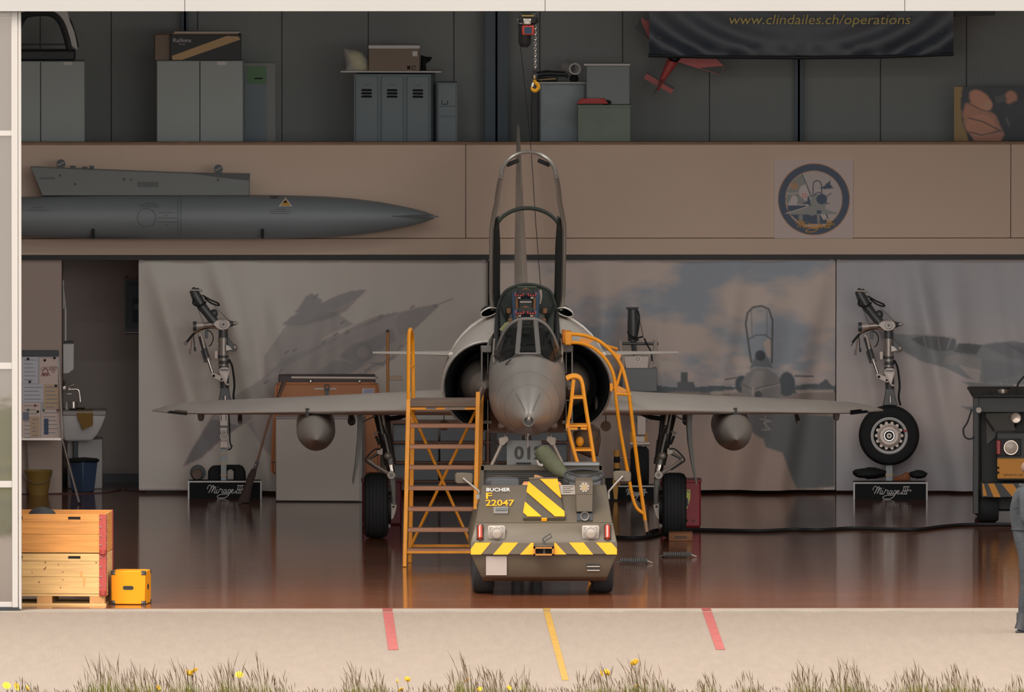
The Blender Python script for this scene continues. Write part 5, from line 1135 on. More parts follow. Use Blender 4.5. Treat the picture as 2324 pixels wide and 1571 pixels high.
# panel lines round the nose
for (Y, cx, cy, r, w) in ((5.55, 1198.8, 928, 54.3, 0.0016), (6.3, 1198, 916, 72.2, 0.0022)):
    MB().tube(ring(Y, cx, cy, r, r, r, n=48), w, 4, closed=True).build('panel_joint', m_fr, jet)
def on_nose(Y, ang, lift=0.004):
    for a, b in zip((nose + fwd[1:])[:-1], (nose + fwd[1:])[1:]):
        if a[0] <= Y <= b[0]:
            k = (Y - a[0]) / (b[0] - a[0]); v = [a[i] + (b[i] - a[i]) * k for i in range(1, 6)]
            r = v[2] + lift * 218; h = (v[3] if math.sin(ang) > 0 else v[4]) + lift * 218
            return P(v[0] + r * math.cos(ang), v[1] - h * math.sin(ang), Y)
for s in (1, -1):
    MB().tube([on_nose(Y, math.pi / 2 - s * (0.52 + 0.1 * (Y - 4.4))) for Y in np.linspace(4.5, 5.35, 8)], [0.004] * 7 + [0.002], 5).build('nose_strake', m_fr, jet)
    mb = MB(); q = [on_nose(Y, -math.pi / 2 + s * 0.75, 0.0) for Y in (6.6, 6.85, 7.1)]
    mb.tube(q, [0.004, 0.03, 0.045], 8); mb.build('cannon_fairing', m_rad, jet)
    MB().tube([on_nose(6.5, -math.pi / 2 + s * 0.55, 0.0), on_nose(6.3, -math.pi / 2 + s * 0.62, 0.09)], 0.008, 6).build('side_probe', m_legl, jet)
MB().tube([on_nose(5.9, -math.pi / 2, 0.0), on_nose(5.9, -math.pi / 2, 0.02)], 0.012, 8).build('drain_stub', m_legl, jet)
MB().tube([on_nose(6.3, -math.pi / 2, 0.0), on_nose(6.3, -math.pi / 2, 0.13)], 0.006, 6).build('blade_antenna', m_legl, jet)
MB().tube([P(1148, 828, 6.95), P(1153, 822, 6.9), P(1160, 816, 6.85)], 0.008, 6).build('pitot_vane', m_jl, jet)
# pitot
MB().tube([P(1200, 940, 4.75), P(1200, 950, 4.3), P(1200, 953, 4.12)], [0.03, 0.026, 0.02], 14).build('pitot_collar', m_leg, jet)
MB().tube([P(1200, 936, 4.9), P(1200.5, 945, 4.25), P(1200.5, 950, 4.02)], [0.026, 0.02, 0.012], 10).build('pitot_probe', m_legl, jet)
hp = ring(4.26, 1200, 955, 12, 9, 13, n=20); MB().tube(hp, 0.006, 6, closed=True).build('pitot_ring', m_fr, jet)
MB().loft([ring(4.29, 1200, 955, 12, 9, 13, n=20), ring(4.31, 1200, 955, 12, 9, 13, n=20)]).build('pitot_well', m_jl, jet)
# intakes
def half(Y, cx, hw, cy, ht, hb, s, inset=0.0, n=22):
    q = []
    for j in range(n + 1):
        u = math.pi / 2 + math.pi * j / n
        q.append((cx + (hw - inset) * math.cos(u), cy - ((ht if math.sin(u) > 0 else hb) - inset) * math.sin(u)))
    q = [(2 * 1196 - a if s > 0 else a, b) for a, b in q]
    return [P(a, b, Y) for a, b in q]
for s in (-1, 1):
    st = [(8.5, 1108, 102, 878, 102, 102), (8.62, 1109, 106, 878, 106, 104), (9.0, 1120, 119, 878, 122, 105), (9.6, 1152, 152, 878, 152, 105), (10.35, 1196, 191, 878, 181, 106)]
    nc = MB().loft([half(*r, s) for r in st], cap=False).build('intake_cowl', m_skin, jet, smooth=70)
    md = nc.modifiers.new('skin', 'SOLIDIFY'); md.thickness = 0.012
    MB().tube(half(8.5, 1108, 102, 878, 102, 102, s, 1.0), 0.009, 8).build('lip', m_fr, nc)
    dk = [half(8.52, 1108, 102, 878, 102, 102, s, 5), half(9.2, 1120, 102, 878, 102, 98, s, 8), half(10.25, 1130, 102, 878, 98, 95, s, 10)]
    MB().loft(dk, cap=False).loft([dk[2], [p + V(0, 0.02, 0) for p in dk[2]]]).build('duct', m_jd, nc)
    mx = (lambda x: x) if s < 0 else (lambda x: 2 * 1196 - x)
    MB().lathe([(0, 0.004), (0.25, 0.06), (0.5, 0.14), (0.75, 0.21), (1.0, 0.245), (1.6, 0.25)], P(mx(1101), 884, 8.0), (0, 1, 0.0), 30).build('shock_cone', M('shock_cone', (104, 96, 90), 'm', rough=0.55), jet)
    a, b = sorted((mx(1092), mx(1095)))
    MB().pbox(a, b, 799, 957, 8.28, 1.3).build('splitter_plate', m_fr, jet)
    a, b = sorted((mx(1095), mx(1113)))
    MB().pbox(a, b, 800, 960, 8.95, 0.9).build('diverter', m_jd, jet)
    a, b = sorted((mx(1091), mx(1116)))
    MB().pbox(a, b, 785, 801, 8.4, 1.2).build('cowl_bridge', m_fr, jet, bevel=0.01)
    MB().pbox(a, b, 955, 962, 8.5, 1.2).build('cowl_bridge', m_fr, jet)
    MB().pbox(a, b, 877, 882, 8.5, 0.5).build('strut', m_jl, jet)
    MB().pprism([(mx(1093), 785), (mx(1097), 770), (mx(1104), 757), (mx(1112), 756), (mx(1114), 785)], 9.0, 0.5).build('intake_fairing', M('fairing', (92, 88, 84), 'm', rough=0.5), jet, smooth=0)
    # shoulder scoop
    mb = MB(); sc = [[P(mx(1110) + 19 * f * math.cos(u), 709 + o - 10 * f * math.sin(u) + mx(1) * 0 + 5 * math.cos(u) * (1 if s > 0 else -1), Y) for u in np.linspace(0, 6.283, 21)[:-1]] for Y, f, o in ((9.9, 1.0, 0), (10.4, 1.0, -4), (11.0, 0.7, -6))]
    md = mb.loft(sc, cap=False).build('shoulder_scoop', m_skin, jet).modifiers.new('t', 'SOLIDIFY'); md.thickness = 0.006
    cc = sum(sc[0], V(0, 0, 0)) / 20; si = [[q.lerp(cc, 0.1) + V(0, d, 0) for q in sc[0]] for d in (0.01, 0.3, 0.7)]
    MB().loft(si, cap=False).loft([si[2], [p + V(0, 0.01, 0) for p in si[2]]]).build('scoop_duct', m_jd, jet)
    # canard
    Yc, zc = 9.3, 2.105
    xr = X_(mx(1030), Yc); xt = X_(mx(846) if s < 0 else 1541, Yc)
    secs = []
    for x, y0, y1, th in ((xr, 8.95, 9.65, 0.05), (xr + (xt - xr) * 0.25, 9.08, 9.66, 0.034), (xt, 9.35, 9.7, 0.016)):
        secs.append([V(x, y0 + (y1 - y0) * f, zc + th * g) for f, g in ((0, 0), (0.2, 0.42), (0.6, 0.5), (1, 0.05), (1, -0.05), (0.6, -0.5), (0.2, -0.42))])
    MB().loft(secs).build('canard', m_skin, jet, smooth=50)
    MB().tube([V(xr + s * 0.03, 9.02, zc), V(xr + s * 0.02, 9.7, zc)], [0.03, 0.026], 10).build('canard_root', m_skin, jet)
    # wing
    secs = []
    def wing_le(off):
        return (9.0 + (off - 0.75) * 1.70) if off <= 3.5 else 13.675 + (off - 3.5) * 2.4
    for off, zle, zte, th in ((0.75, 1.53, 1.41, 0.25), (1.4, 1.46, 1.38, 0.21), (2.1, 1.385, 1.355, 0.165), (2.8, 1.31, 1.325, 0.12), (3.3, 1.255, 1.305, 0.085), (3.6, 1.225, 1.285, 0.06), (3.8, 1.21, 1.25, 0.04), (3.95, 1.2, 1.205, 0.012)):
        yl = wing_le(off); yt = 15.0 - 0.02 * off; q = []
        prof = [(0, 0), (0.012, 0.28), (0.05, 0.6), (0.15, 0.92), (0.35, 1.0), (0.65, 0.7), (1.0, 0.03)]
        for f, g in prof: q.append(V(X0 + s * off, yl + (yt - yl) * f, zle + (zte - zle) * f + th / 2 * g))
        for f, g in prof[::-1]: q.append(V(X0 + s * off, yl + (yt - yl) * f, zle + (zte - zle) * f - th / 2 * g * 0.8 - 0.001))
        secs.append(q)
    wg = MB().loft(secs).build('wing', m_skin, jet, smooth=55)
    x = X0 + s * 2.28; yl = wing_le(2.28)
    MB().box(x - 0.02, x + 0.02, yl - 0.004, yl + 0.4, 1.31, 1.398).build('leading_edge_slot', m_jl, wg)
    x = X0 + s * 3.66
    MB().prism([V(x - 0.09 * s, wing_le(3.57) + 0.0, 1.205), V(x + 0.13 * s, wing_le(3.79) + 0.0, 1.2), V(x + 0.1 * s, wing_le(3.76), 1.23), V(x - 0.09 * s, wing_le(3.57), 1.245)], (0, 0.3, 0)).build('tip_light', M('tip_lamp', (40, 46, 54), rough=0.1), wg, smooth=0)
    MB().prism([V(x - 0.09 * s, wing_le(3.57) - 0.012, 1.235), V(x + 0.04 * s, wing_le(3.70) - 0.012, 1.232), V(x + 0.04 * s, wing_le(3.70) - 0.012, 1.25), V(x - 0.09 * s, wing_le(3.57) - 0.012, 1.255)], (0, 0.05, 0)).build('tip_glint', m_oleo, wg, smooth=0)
    xf = X0 + s * 3.42; q = [V(xf, 13.9, 1.23), V(xf, 13.9, 1.19), V(xf, 13.92, 1.16), V(xf, 13.95, 1.145)]
    MB().tube(q, [0.036, 0.036, 0.03, 0.012], 12).build('pod_cap', M('pod_grey', (112, 112, 110), 'm', rough=0.4), wg)
    for off, w in ((1.80, 0.045), (3.0, 0.026)):
        xf = X0 + s * off; MB().tube([V(xf, 13.2, 1.16), V(xf, 13.6, 1.15), V(xf, 14.8, 1.2)], [0.02, w, 0.02], 12).build('elevon_fairing', M('fairing_dark', (60, 58, 56), 'm', rough=0.5), wg)
    # drop tank
    cx = X_(717 if s < 0 else 1663, 12.0); r = 0.207
    tk = MB().lathe([(0, 0.003), (0.12, 0.032), (0.4, 0.088), (0.8, 0.146), (1.25, 0.188), (1.75, r), (3.0, r), (3.8, 0.14), (4.4, 0.03)], V(cx, 10.25, 1.14), (0, 1, 0), 40).build('drop_tank', M('tank_skin', (142, 137, 131), 'm', rough=0.34, metal=0.2), jet)
    MB().box(cx - 0.05, cx + 0.05, 11.9, 13.6, 1.25, 1.38).build('pylon', m_jl, tk, bevel=0.02)
    MB().tube([V(cx, 11.35 + 0, 1.14 + 0.165), V(cx, 11.9, 1.14 + 0.2)], 0.003, 4).build('seam', m_jl, tk)
    # main gear
    g = MB().lathe([(-0.11, 0.2), (-0.128, 0.24), (-0.128, 0.3), (-0.105, 0.335), (-0.055, 0.347), (0.0, 0.348), (0.055, 0.347), (0.105, 0.335), (0.128, 0.3), (0.128, 0.24), (0.11, 0.2), (0, 0.19)], V(X_(853.5 if s < 0 else 1530, 11.9), 11.9, 0.347), (1, 0, 0), 40).build('main_wheel', m_tyre, jet)
    gx = (lambda x: x) if s < 0 else (lambda x: 2 * 1191.5 - x)
    for k in (-0.075, -0.038, 0.0, 0.038, 0.075):
        c0 = V(X_(gx(853.5), 11.9) + k, 11.9, 0.347); MB().tube([c0 + V(0, math.cos(u) * 0.347, math.sin(u) * 0.347) for u in np.linspace(0, 6.283, 41)[:-1]], 0.0035, 4, closed=True).build('tread_groove', m_blk, g)
    def gp(l, Y=11.9): return [P(gx(a), b, Y) for a, b in l]
    lg = MB().tube(gp([(862, 935), (876, 1000), (884, 1045)]), [0.075, 0.07, 0.066], 14).build('main_leg', m_leg, jet)
    for a, b, r, mt, dY in (((858, 935), (868, 985), 0.03, m_leg, -0.07), ((868, 940), (872, 965), 0.022, m_legl, -0.07), ((872, 985), (882, 1030), 0.03, m_leg, -0.07), ((866, 975), (874, 1000), 0.04, m_jl, -0.06), ((880, 940), (886, 1010), 0.02, m_jd, -0.03), ((848, 985), (866, 978), 0.012, m_legl, -0.05), ((886, 1000), (892, 1050), 0.03, m_jd, 0.02), ((853, 990), (861, 1010), 0.014, m_jd, -0.03)):
        MB().tube(gp([a, b], 11.9 + dY), r, 10).build('leg_fitting', mt, lg)
    MB().ball(P(gx(880), 1035, 11.82), (0.045, 0.04, 0.04)).build('leg_boss', m_legl, lg)
    MB().tube(gp([(884, 1040), (886, 1055)]), 0.066, 14).build('gland_nut', m_leg, lg)
    MB().tube(gp([(885, 1052), (889, 1078)]), 0.045, 14).build('oleo_piston', m_oleo, lg)
    MB().tube(gp([(861, 1028), (846, 1037), (836, 1043)], 11.78), [0.02, 0.014, 0.014], 8).build('torque_link', m_leg, lg)
    MB().pprism([(gx(a), b) for a, b in ((855, 1024), (864, 1017), (869, 1019), (869, 1033), (862, 1033), (855, 1030))], 11.76, 0.05).build('link_lug', m_legl, lg, bevel=0.004)
    MB().tube(gp([(836, 1045), (850, 1056), (880, 1074)], 11.78), [0.022, 0.016, 0.02], 8).build('torque_link', m_legl, lg)
    c0 = P(gx(888), 1079, 11.76); MB().tube([c0, c0 + V(0, 0.08, 0)], 0.042, 14).build('link_pivot', m_legl, lg); MB().tube([c0 - V(0, 0.006, 0), c0], 0.02, 12).build('link_pin', m_leg, lg)
    MB().tube(smooth_path(gp([(864, 1020), (852, 1020), (840, 1030), (829, 1044), (836, 1052), (860, 1068)], 11.74), 3), 0.008, 6).build('brake_hose', m_jd, lg)
    MB().pprism([(gx(a), b) for a, b in ((883, 1085), (898, 1085), (898, 1140), (901, 1150), (899, 1160), (888, 1165), (889, 1135), (886, 1110))], 11.83, 0.1).build('axle_arm', M('arm_grey', (118, 114, 108), rough=0.45), lg, bevel=0.01)
    MB().pprism([(gx(a), b) for a, b in ((886, 1140), (893, 1145), (901, 1146), (899, 1160), (893, 1178), (886, 1182))], 11.8, 0.06).build('brake_caliper', m_legl, lg, bevel=0.006)
    MB().tube([P(gx(893), 1151, 11.79), P(gx(893), 1151, 11.82)], 0.012, 10).build('caliper_bolt', m_gap, lg)
    for y0 in (1105, 1125, 1150, 1170, 1190):
        a, b = sorted((gx(879), gx(887))); MB().pbox(a, b, y0, y0 + 9, 11.78, 0.08).build('brake_piston', (m_leg, m_jl)[(y0 // 5) % 2], lg, bevel=0.004)
    MB().lathe([(-0.03, 0.17), (0.03, 0.17)], P(gx(881), 1152, 11.9), (1, 0, 0), 24).build('brake_stack', m_jd, lg)
    MB().tube([P(gx(872), 952, 11.9), P(gx(905), 948, 11.7), P(gx(960), 925, 11.3)], 0.026, 8).build('side_brace', m_jd, lg)
    MB().pprism([(gx(a), b) for a, b in ((811, 938), (823, 938), (823, 970), (820, 1010), (813, 1055), (803, 1100), (800, 1100), (806, 1058), (811, 1005), (812, 965))], 11.5, 0.75).build('leg_door', M('door_grey', (80, 80, 78), 'm', rough=0.4), jet, smooth=0)
    MB().tube(gp([(823, 958), (840, 950), (852, 944)], 11.85), 0.008, 6).build('door_rod', m_leg, jet)
    # striped locking disc under the wing root
    c0 = P(1008 if s < 0 else 1375, 966 if s < 0 else 968, 10.8)
    dsc = MB().tube([c0, c0 + V(0, 0.02, 0)], 0.056, 20).build('safety_disc', m_jd, jet)
    for k in (-2, -1, 0, 1, 2):
        h = math.sqrt(max(0.0, 0.054 ** 2 - (k * 0.022) ** 2)); d = V(0.7, 0, 0.7) * (k * 0.022); e2 = V(-0.7 * (1 if s < 0 else 1), 0, 0.7) * h
        MB().bar(c0 + d - e2 + V(0, -0.002, 0), c0 + d + e2 + V(0, -0.002, 0), 0.003, 0.009, up=(0.7, 0, 0.7)).build('disc_stripe', M('stripe_tan', (150, 110, 70), 'm'), dsc)
    MB().tube([c0 + V(0, 0.01, 0.05), c0 + V(0, 0.01, 0.14)], 0.005, 5).build('disc_cord', m_jd, dsc)
# fin
fs = []
for z, y0, y1, th in ((2.2, 13.6, 18.6, 0.16), (2.8, 15.2, 18.75, 0.13), (3.4, 16.6, 18.85, 0.085), (3.95, 17.9, 18.95, 0.045), (4.14, 18.35, 18.95, 0.025)):
    fs.append([V(X0 + 0.05 + th / 2 * g, y0 + (y1 - y0) * f, z) for f, g in ((0, 0), (0.06, 0.6), (0.35, 1), (1, 0.1), (1, -0.1), (0.35, -1), (0.06, -0.6))])
MB().loft(fs).build('tail_fin', m_skin, jet, smooth=50)
MB().lathe([(0, 0.4), (0.25, 0.4), (0.25, 0.34), (0.02, 0.34)], V(X0 + 0.03, 18.85, Z_(792, 18.9)), (0, 1, 0), 30).build('exhaust_nozzle', m_leg, jet)
# cockpit
MB().loft([ring(7.4, 1197, 862, 70, 62, 20, 3), ring(10.0, 1196, 800, 68, 90, 20, 3)]).build('cockpit_deck', m_cgd, jet)
MB().pprism([(1130, 770), (1128, 712), (1133, 686), (1148, 662), (1172, 649), (1197, 646), (1222, 649), (1246, 661), (1258, 684), (1263, 712), (1262, 770)], 9.9, 0.06).build('rear_bulkhead', m_cgr, jet, smooth=0)
arc = smooth_path(pts([(1128, 720), (1132, 688), (1147, 661), (1172, 648), (1197, 645), (1222, 648), (1247, 660), (1259, 686), (1264, 720)], 9.85), 4)
MB().tube(arc, 0.014, 6).build('rear_arch', m_cgr, jet)
MB().pbox(1174, 1218, 650, 652, 9.84, 0.03).build('arch_plate', M('cockpit_pale', (92, 104, 82), 'm'), jet)
for s in (-1, 1):
    mx = (lambda x: x) if s < 0 else (lambda x: 2 * 1196 - x)
    MB().tube(pts([(mx(1133), 712), (mx(1134), 760)], 9.7) and [P(mx(1131), 705, 9.9), P(mx(1129), 740, 9.2), P(mx(1127), 772, 8.5), P(mx(1126), 800, 7.8)], [0.03, 0.032, 0.03, 0.022], 8).build('sill_rail', m_cgd, jet)
    sw = MB(); up = [P(mx(x), y, Y) for x, y, Y in ((1133, 690, 9.85), (1136, 715, 9.3), (1137, 738, 8.8), (1137, 758, 8.3))]; dn = [P(mx(x), y, Y) for x, y, Y in ((1160, 720, 9.85), (1162, 748, 9.3), (1162, 770, 8.8), (1160, 790, 8.3))]
    sw.add(up + dn, [(i, i + 1, 4 + i + 1, 4 + i) for i in range(3)]); w_ = sw.build('side_wall', m_cgr, jet); md = w_.modifiers.new('t', 'SOLIDIFY'); md.thickness = 0.01
    for x, y, Y in ((1150, 700, 9.5), (1153, 724, 9.0), (1148, 742, 8.6)): MB().pbox(min(mx(x), mx(x + 10)), max(mx(x), mx(x + 10)), y, y + 12, Y, 0.1).build('side_console', (m_cgd, m_cbr, m_cgr)[x % 3], jet, bevel=0.006)
    MB().tube(smooth_path([P(mx(1150), 668, 9.7), P(mx(1142), 690, 9.6), P(mx(1147), 712, 9.5)], 4), 0.009, 6).build('harness_hose', m_cgd, jet)
def seat(cx, yt, Y, k):
    st = MB().pprism([(cx - 26 * k, yt + 6), (cx - 20 * k, yt), (cx + 20 * k, yt), (cx + 26 * k, yt + 6), (cx + 25 * k, yt + 80), (cx - 25 * k, yt + 80)], Y, 0.16).build('ejection_seat', m_cblue, jet, bevel=0.012)
    MB().pbox(cx - 15 * k, cx + 15 * k, yt + 14, yt + 76, Y - 0.05, 0.06).build('seat_back', m_cgd, st, bevel=0.02)
    MB().pbox(cx - 19 * k, cx - 14 * k, yt + 12, yt + 70, Y - 0.06, 0.07).build('seat_bolster', m_cbr, st, bevel=0.012); MB().pbox(cx + 14 * k, cx + 19 * k, yt + 12, yt + 70, Y - 0.06, 0.07).build('seat_bolster', m_cbr, st, bevel=0.012)
    MB().pbox(cx - 16 * k, cx + 16 * k, yt - 4, yt + 12, Y - 0.06, 0.1).build('headrest', m_cgd, st, bevel=0.014)
    for sg in (-1, 1):
        c0 = cx + sg * 12 * k; MB().tube([P(c0 - 9, yt + 4, Y - 0.08), P(c0 - 8, yt + 9, Y - 0.09), P(c0 + 8, yt + 9, Y - 0.09), P(c0 + 9, yt + 4, Y - 0.08)], 0.010, 6).build('firing_handle', m_cred, st)
        for q in (-6, 0, 6): MB().tube([P(c0 + q - 1.2, yt + 9, Y - 0.09), P(c0 + q + 1.2, yt + 9, Y - 0.09)], 0.0112, 6).build('handle_band', m_gap, st)
        MB().pbox(c0 - 3, c0 + 3, yt + 12, yt + 16, Y - 0.075, 0.02).build('buckle', m_legl, st)
    MB().pbox(cx - 11 * k, cx + 11 * k, yt + 22, yt + 25, Y - 0.06, 0.02).build('strap', m_legl, st)
    MB().pprism([(cx - 22 * k, yt + 2), (cx, yt - 8), (cx + 22 * k, yt + 2)], Y + 0.02, 0.1).build('drogue_cover', m_cbr, st, smooth=0)
seat(1193, 662, 9.45, 1.2); seat(1193, 703, 8.45, 1.12)
MB().tube(pts([(1226, 658), (1227, 675), (1225, 690)], 9.6), [0.018, 0.02, 0.014], 8).build('canopy_jack', m_legl, jet)
MB().pbox(1160, 1236, 740, 830, 7.95, 0.15).build('instrument_panel', m_cgd, jet, bevel=0.02)
MB().pbox(1188, 1202, 752, 758, 7.9, 0.05).build('gunsight', m_cgr, jet); MB().tube(pts([(1195, 757), (1195, 765)], 7.88), [0.03, 0.016], 10).build('gunsight', m_leg, jet)
MB().tube([P(1190, 784, 7.9), P(1190, 784, 7.93)], 0.022, 14).build('dial', m_jl, jet)
MB().pprism([(1133, 748), (1146, 733), (1155, 730), (1157, 738), (1140, 752)], 7.85, 0.02).build('padding_patch', M('pad_green', (120, 122, 84), 'm'), jet, smooth=0)
# windscreen
fl = [P(1180, 803, 7.05), P(1185, 728, 7.7)]; frr = [P(1216, 803, 7.05), P(1211, 728, 7.7)]
MB().bar(P(1174, 804, 7.04), P(1180.5, 727, 7.7), 0.05, 0.03, up=(0, -1, 0.6)).build('windscreen_post', m_fr, jet, bevel=0.006); MB().bar(P(1222, 804, 7.04), P(1215.5, 727, 7.7), 0.05, 0.03, up=(0, -1, 0.6)).build('windscreen_post', m_fr, jet, bevel=0.006)
arch = smooth_path([P(1126, 816, 7.78), P(1132, 785, 7.76), P(1143, 757, 7.74), P(1158, 737, 7.72), P(1178, 726, 7.7), P(1198, 724, 7.7), P(1218, 726, 7.7), P(1238, 737, 7.72), P(1253, 757, 7.74), P(1264, 785, 7.76), P(1270, 816, 7.78)], 4)
MB().tube(arch, 0.02, 8).build('windscreen_arch', m_fr, jet)
MB().tube([P(1176, 803, 7.02), P(1198, 802.5, 7.0), P(1220, 803, 7.02)], 0.012, 8).build('windscreen_sill', m_fr, jet)
MB().add([fl[0], frr[0], frr[1], fl[1]], [(0, 1, 2, 3)]).build('windscreen_pane', m_wind, jet)
for s in (-1, 1):
    mx = (lambda x: x) if s < 0 else (lambda x: 2 * 1198 - x)
    bot = smooth_path([P(mx(1175), 803, 7.05), P(mx(1163), 812, 7.1), P(mx(1150), 823, 7.22), P(mx(1138), 824, 7.45), P(mx(1127), 815, 7.76)], 3)
    top = smooth_path([P(mx(1181), 728, 7.7), P(mx(1166), 733, 7.71), P(mx(1150), 747, 7.73), P(mx(1138), 770, 7.75), P(mx(1127), 813, 7.77)], 3)
    mb = MB(); n = len(bot); rows = []
    for k in range(7):
        f = k / 6; bul = 0.05 * math.sin(math.pi * f)
        rows += [b.lerp(c, f) + V(s * bul * i / n, -bul * i / n, bul * 0.5 * i / n) for i, (b, c) in enumerate(zip(bot, top))]
    mb.add(rows, [(k * n + i, k * n + i + 1, (k + 1) * n + i + 1, (k + 1) * n + i) for k in range(6) for i in range(n - 1)])
    mb.build('windscreen_pane', m_wind, jet, smooth=80)
    MB().tube(bot, 0.007, 6).build('pane_edge', m_fr, jet)
    MB().tube(smooth_path([P(mx(1122), 770, 8.3), P(mx(1120), 795, 7.9), P(mx(1121), 822, 7.6)], 3), 0.012, 6).build('sill_latch', m_legl, jet)
# canopy, hinged at the back and raised
ang = math.radians(48); HG = P(1196, 702, 10.05)
ud = V(0, -math.cos(ang), math.sin(ang)); wd = V(0, math.sin(ang), math.cos(ang)); LC = 1.97
def cvp(u, v, w): return HG + ud * u + V(v, 0, 0) + wd * w
def hwid(u):
    t = [(0, 0.36), (0.2, 0.378), (1.2, 0.382), (1.42, 0.36), (1.55, 0.335), (1.8, 0.318), (LC, 0.29)]
    for (a, p), (b, q) in zip(t[:-1], t[1:]):
        if a <= u <= b: return p + (q - p) * (u - a) / (b - a)
    return 0.3
def hcrn(u): return 0.26 + 0.12 * math.sin(math.pi * min(u / LC, 1) * 0.8)
cn = MB()
for s in (-1, 1):
    cn.tube([cvp(u, s * hwid(u), 0) for u in np.linspace(0, LC, 16)], 0.026, 8)
MB.tube(cn, [cvp(LC, hwid(LC) * math.cos(u), 0.37 * math.sin(u)) for u in np.linspace(0, math.pi, 22)], 0.021, 8)
cf = cn.build('canopy_frame', M('canopy_rail', (128, 124, 118), 'm', rough=0.3, metal=0.5), jet)
MB().tube([cvp(1.13, (hwid(1.13) - 0.03) * math.cos(u), hcrn(1.13) * math.sin(u)) for u in np.linspace(0.02, math.pi - 0.02, 22)], 0.022, 8).build('canopy_bow', m_cgr, cf)
MB().tube([cvp(0.02, 0.36 * math.cos(u), 0.25 * math.sin(u)) for u in np.linspace(0, math.pi, 18)], 0.016, 8).build('rear_bow', m_cgr, cf)
for s in (-1, 1):
    MB().tube([cvp(u, s * (hwid(u) - 0.045), 0.01) for u in np.linspace(0.0, 1.35, 10)], [0.034, 0.046, 0.046, 0.046, 0.046, 0.046, 0.046, 0.042, 0.036, 0.016], 6).build('inner_rail', m_cgd, cf)
    for u, h in ((0.36, 0.1), (0.48, 0.06), (0.8, 0.08), (1.2, 0.07), (1.3, 0.06)):
        c0 = cvp(u, s * (hwid(u) - 0.055), 0.0); MB().bar(c0, c0 + ud * h, 0.02, 0.05).build('rail_latch', (m_cgr, m_cgd)[int(u * 100) % 2], cf)
    c0 = cvp(LC - 0.05, s * 0.16, 0.27); MB().bar(c0 - V(s * 0.06, 0, -0.02), c0 + V(s * 0.07, 0, -0.035), 0.02, 0.045).build('mirror', m_gap, cf, bevel=0.01)
rows = []; NU, NV = 14, 20
for i in range(NU):
    u = LC * i / (NU - 1)
    for j in range(NV):
        a = math.pi * j / (NV - 1); rows.append(cvp(u, hwid(u) * math.cos(a), hcrn(u) * math.sin(a)))
MB().add(rows, [(i * NV + j, i * NV + j + 1, (i + 1) * NV + j + 1, (i + 1) * NV + j) for i in range(NU - 1) for j in range(NV - 1)]).build('canopy_glass', m_canopy, cf, smooth=80)
# nose gear
ng = MB().prism([P(1150, 1000, 7.0), P(1229, 1000, 7.0), P(1228, 1150, 7.0), P(1151, 1150, 7.0)], (0, 0.02, 0)).build('nose_gear_door', M('door_bluegrey', (112, 116, 116), 'm', rough=0.45), jet)
text('012', ng, m_jl, 1167, 1233, 1013, 1044, 7.0, name='number', bold=0.03)
MB().pbox(1172, 1205, 1051, 1057, 6.95, 0.04).build('door_handle', m_gap, ng)
for s in (-1, 1):
    mx = (lambda x: x) if s < 0 else (lambda x: 2 * 1197 - x)
    MB().tube([P(mx(1147), 1000, 6.9), P(mx(1137), 1012, 6.9), P(mx(1113), 1062, 6.9)], 0.018, 8).build('door_strut', m_legl, ng)
    MB().pprism([(mx(1132), 995), (mx(1152), 990), (mx(1155), 1000), (mx(1143), 1012), (mx(1133), 1010)], 6.88, 0.05).build('door_hinge', m_legl, ng, bevel=0.004)
MB().tube([V(X0, 7.15, 1.5), V(X0, 7.15, 0.3)], 0.05, 12).build('nose_leg', m_leg, jet)
for s in (-1, 1): MB().lathe([(-0.05, 0.12), (-0.06, 0.2), (-0.03, 0.24), (0.03, 0.24), (0.06, 0.2), (0.05, 0.12)], V(X0 + s * 0.1, 7.15, 0.24), (1, 0, 0), 26).build('nose_wheel', m_tyre, jet)
MB().tube([V(X0 - 0.12, 7.15, 0.24), V(X0 + 0.12, 7.15, 0.24)], 0.04, 10).build('nose_axle', m_leg, jet)
# ================================================================ TOW TRACTOR
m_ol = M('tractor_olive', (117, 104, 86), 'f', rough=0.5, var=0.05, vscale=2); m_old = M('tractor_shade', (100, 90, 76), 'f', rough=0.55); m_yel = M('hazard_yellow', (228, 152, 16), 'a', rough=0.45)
m_sk = M('seat_grey', (112, 116, 120), 'f', rough=0.6); m_skd = M('seat_dark', (52, 54, 56), rough=0.6); m_lamp = M('lamp_white', (226, 214, 202), 'f', rough=0.3); m_lens = M('lens_clear', (206, 192, 178), 'f', rough=0.15, coat=0.5); m_red2 = M('lens_red', (214, 64, 28), 'f', rough=0.2, coat=0.5)
m_rub = M('black_rubber', (40, 42, 44), rough=0.6); m_silv = M('silver_paint', (196, 190, 184), 'f', rough=0.35, metal=0.3)
YT = 1.95
trac = thing('tow_tractor', 'olive open tow tractor with yellow hazard stripes below the jet nose', 'tow tractor', V(X_(1233, 2.6), 2.6, 0))
def trect(y, x0, x1, Y0, Y1):
    z = Z_(y, Y0); a, b = X_(x0, Y0), X_(x1, Y0); return [V(a, Y0, z), V(b, Y0, z), V(b, Y1, z), V(a, Y1, z)]
MB().loft([trect(1320, 1096, 1375, 2.02, 4.4), trect(1311, 1092, 1379, 1.92, 4.4), trect(1261, 1069, 1400, 1.86, 4.4), trect(1232, 1068, 1400.5, 1.86, 4.4), trect(1188, 1079, 1391, 1.98, 4.4)]).build('body', m_ol, trac, bevel=0.008)
MB().loft([trect(1187.5, 1080, 1390, 1.985, 2.9), trect(1103, 1093, 1376, 2.75, 2.9)]).build('bonnet', m_ol, trac, bevel=0.006)
hood0 = (1187.5, 1.985); hood1 = (1103, 2.75)
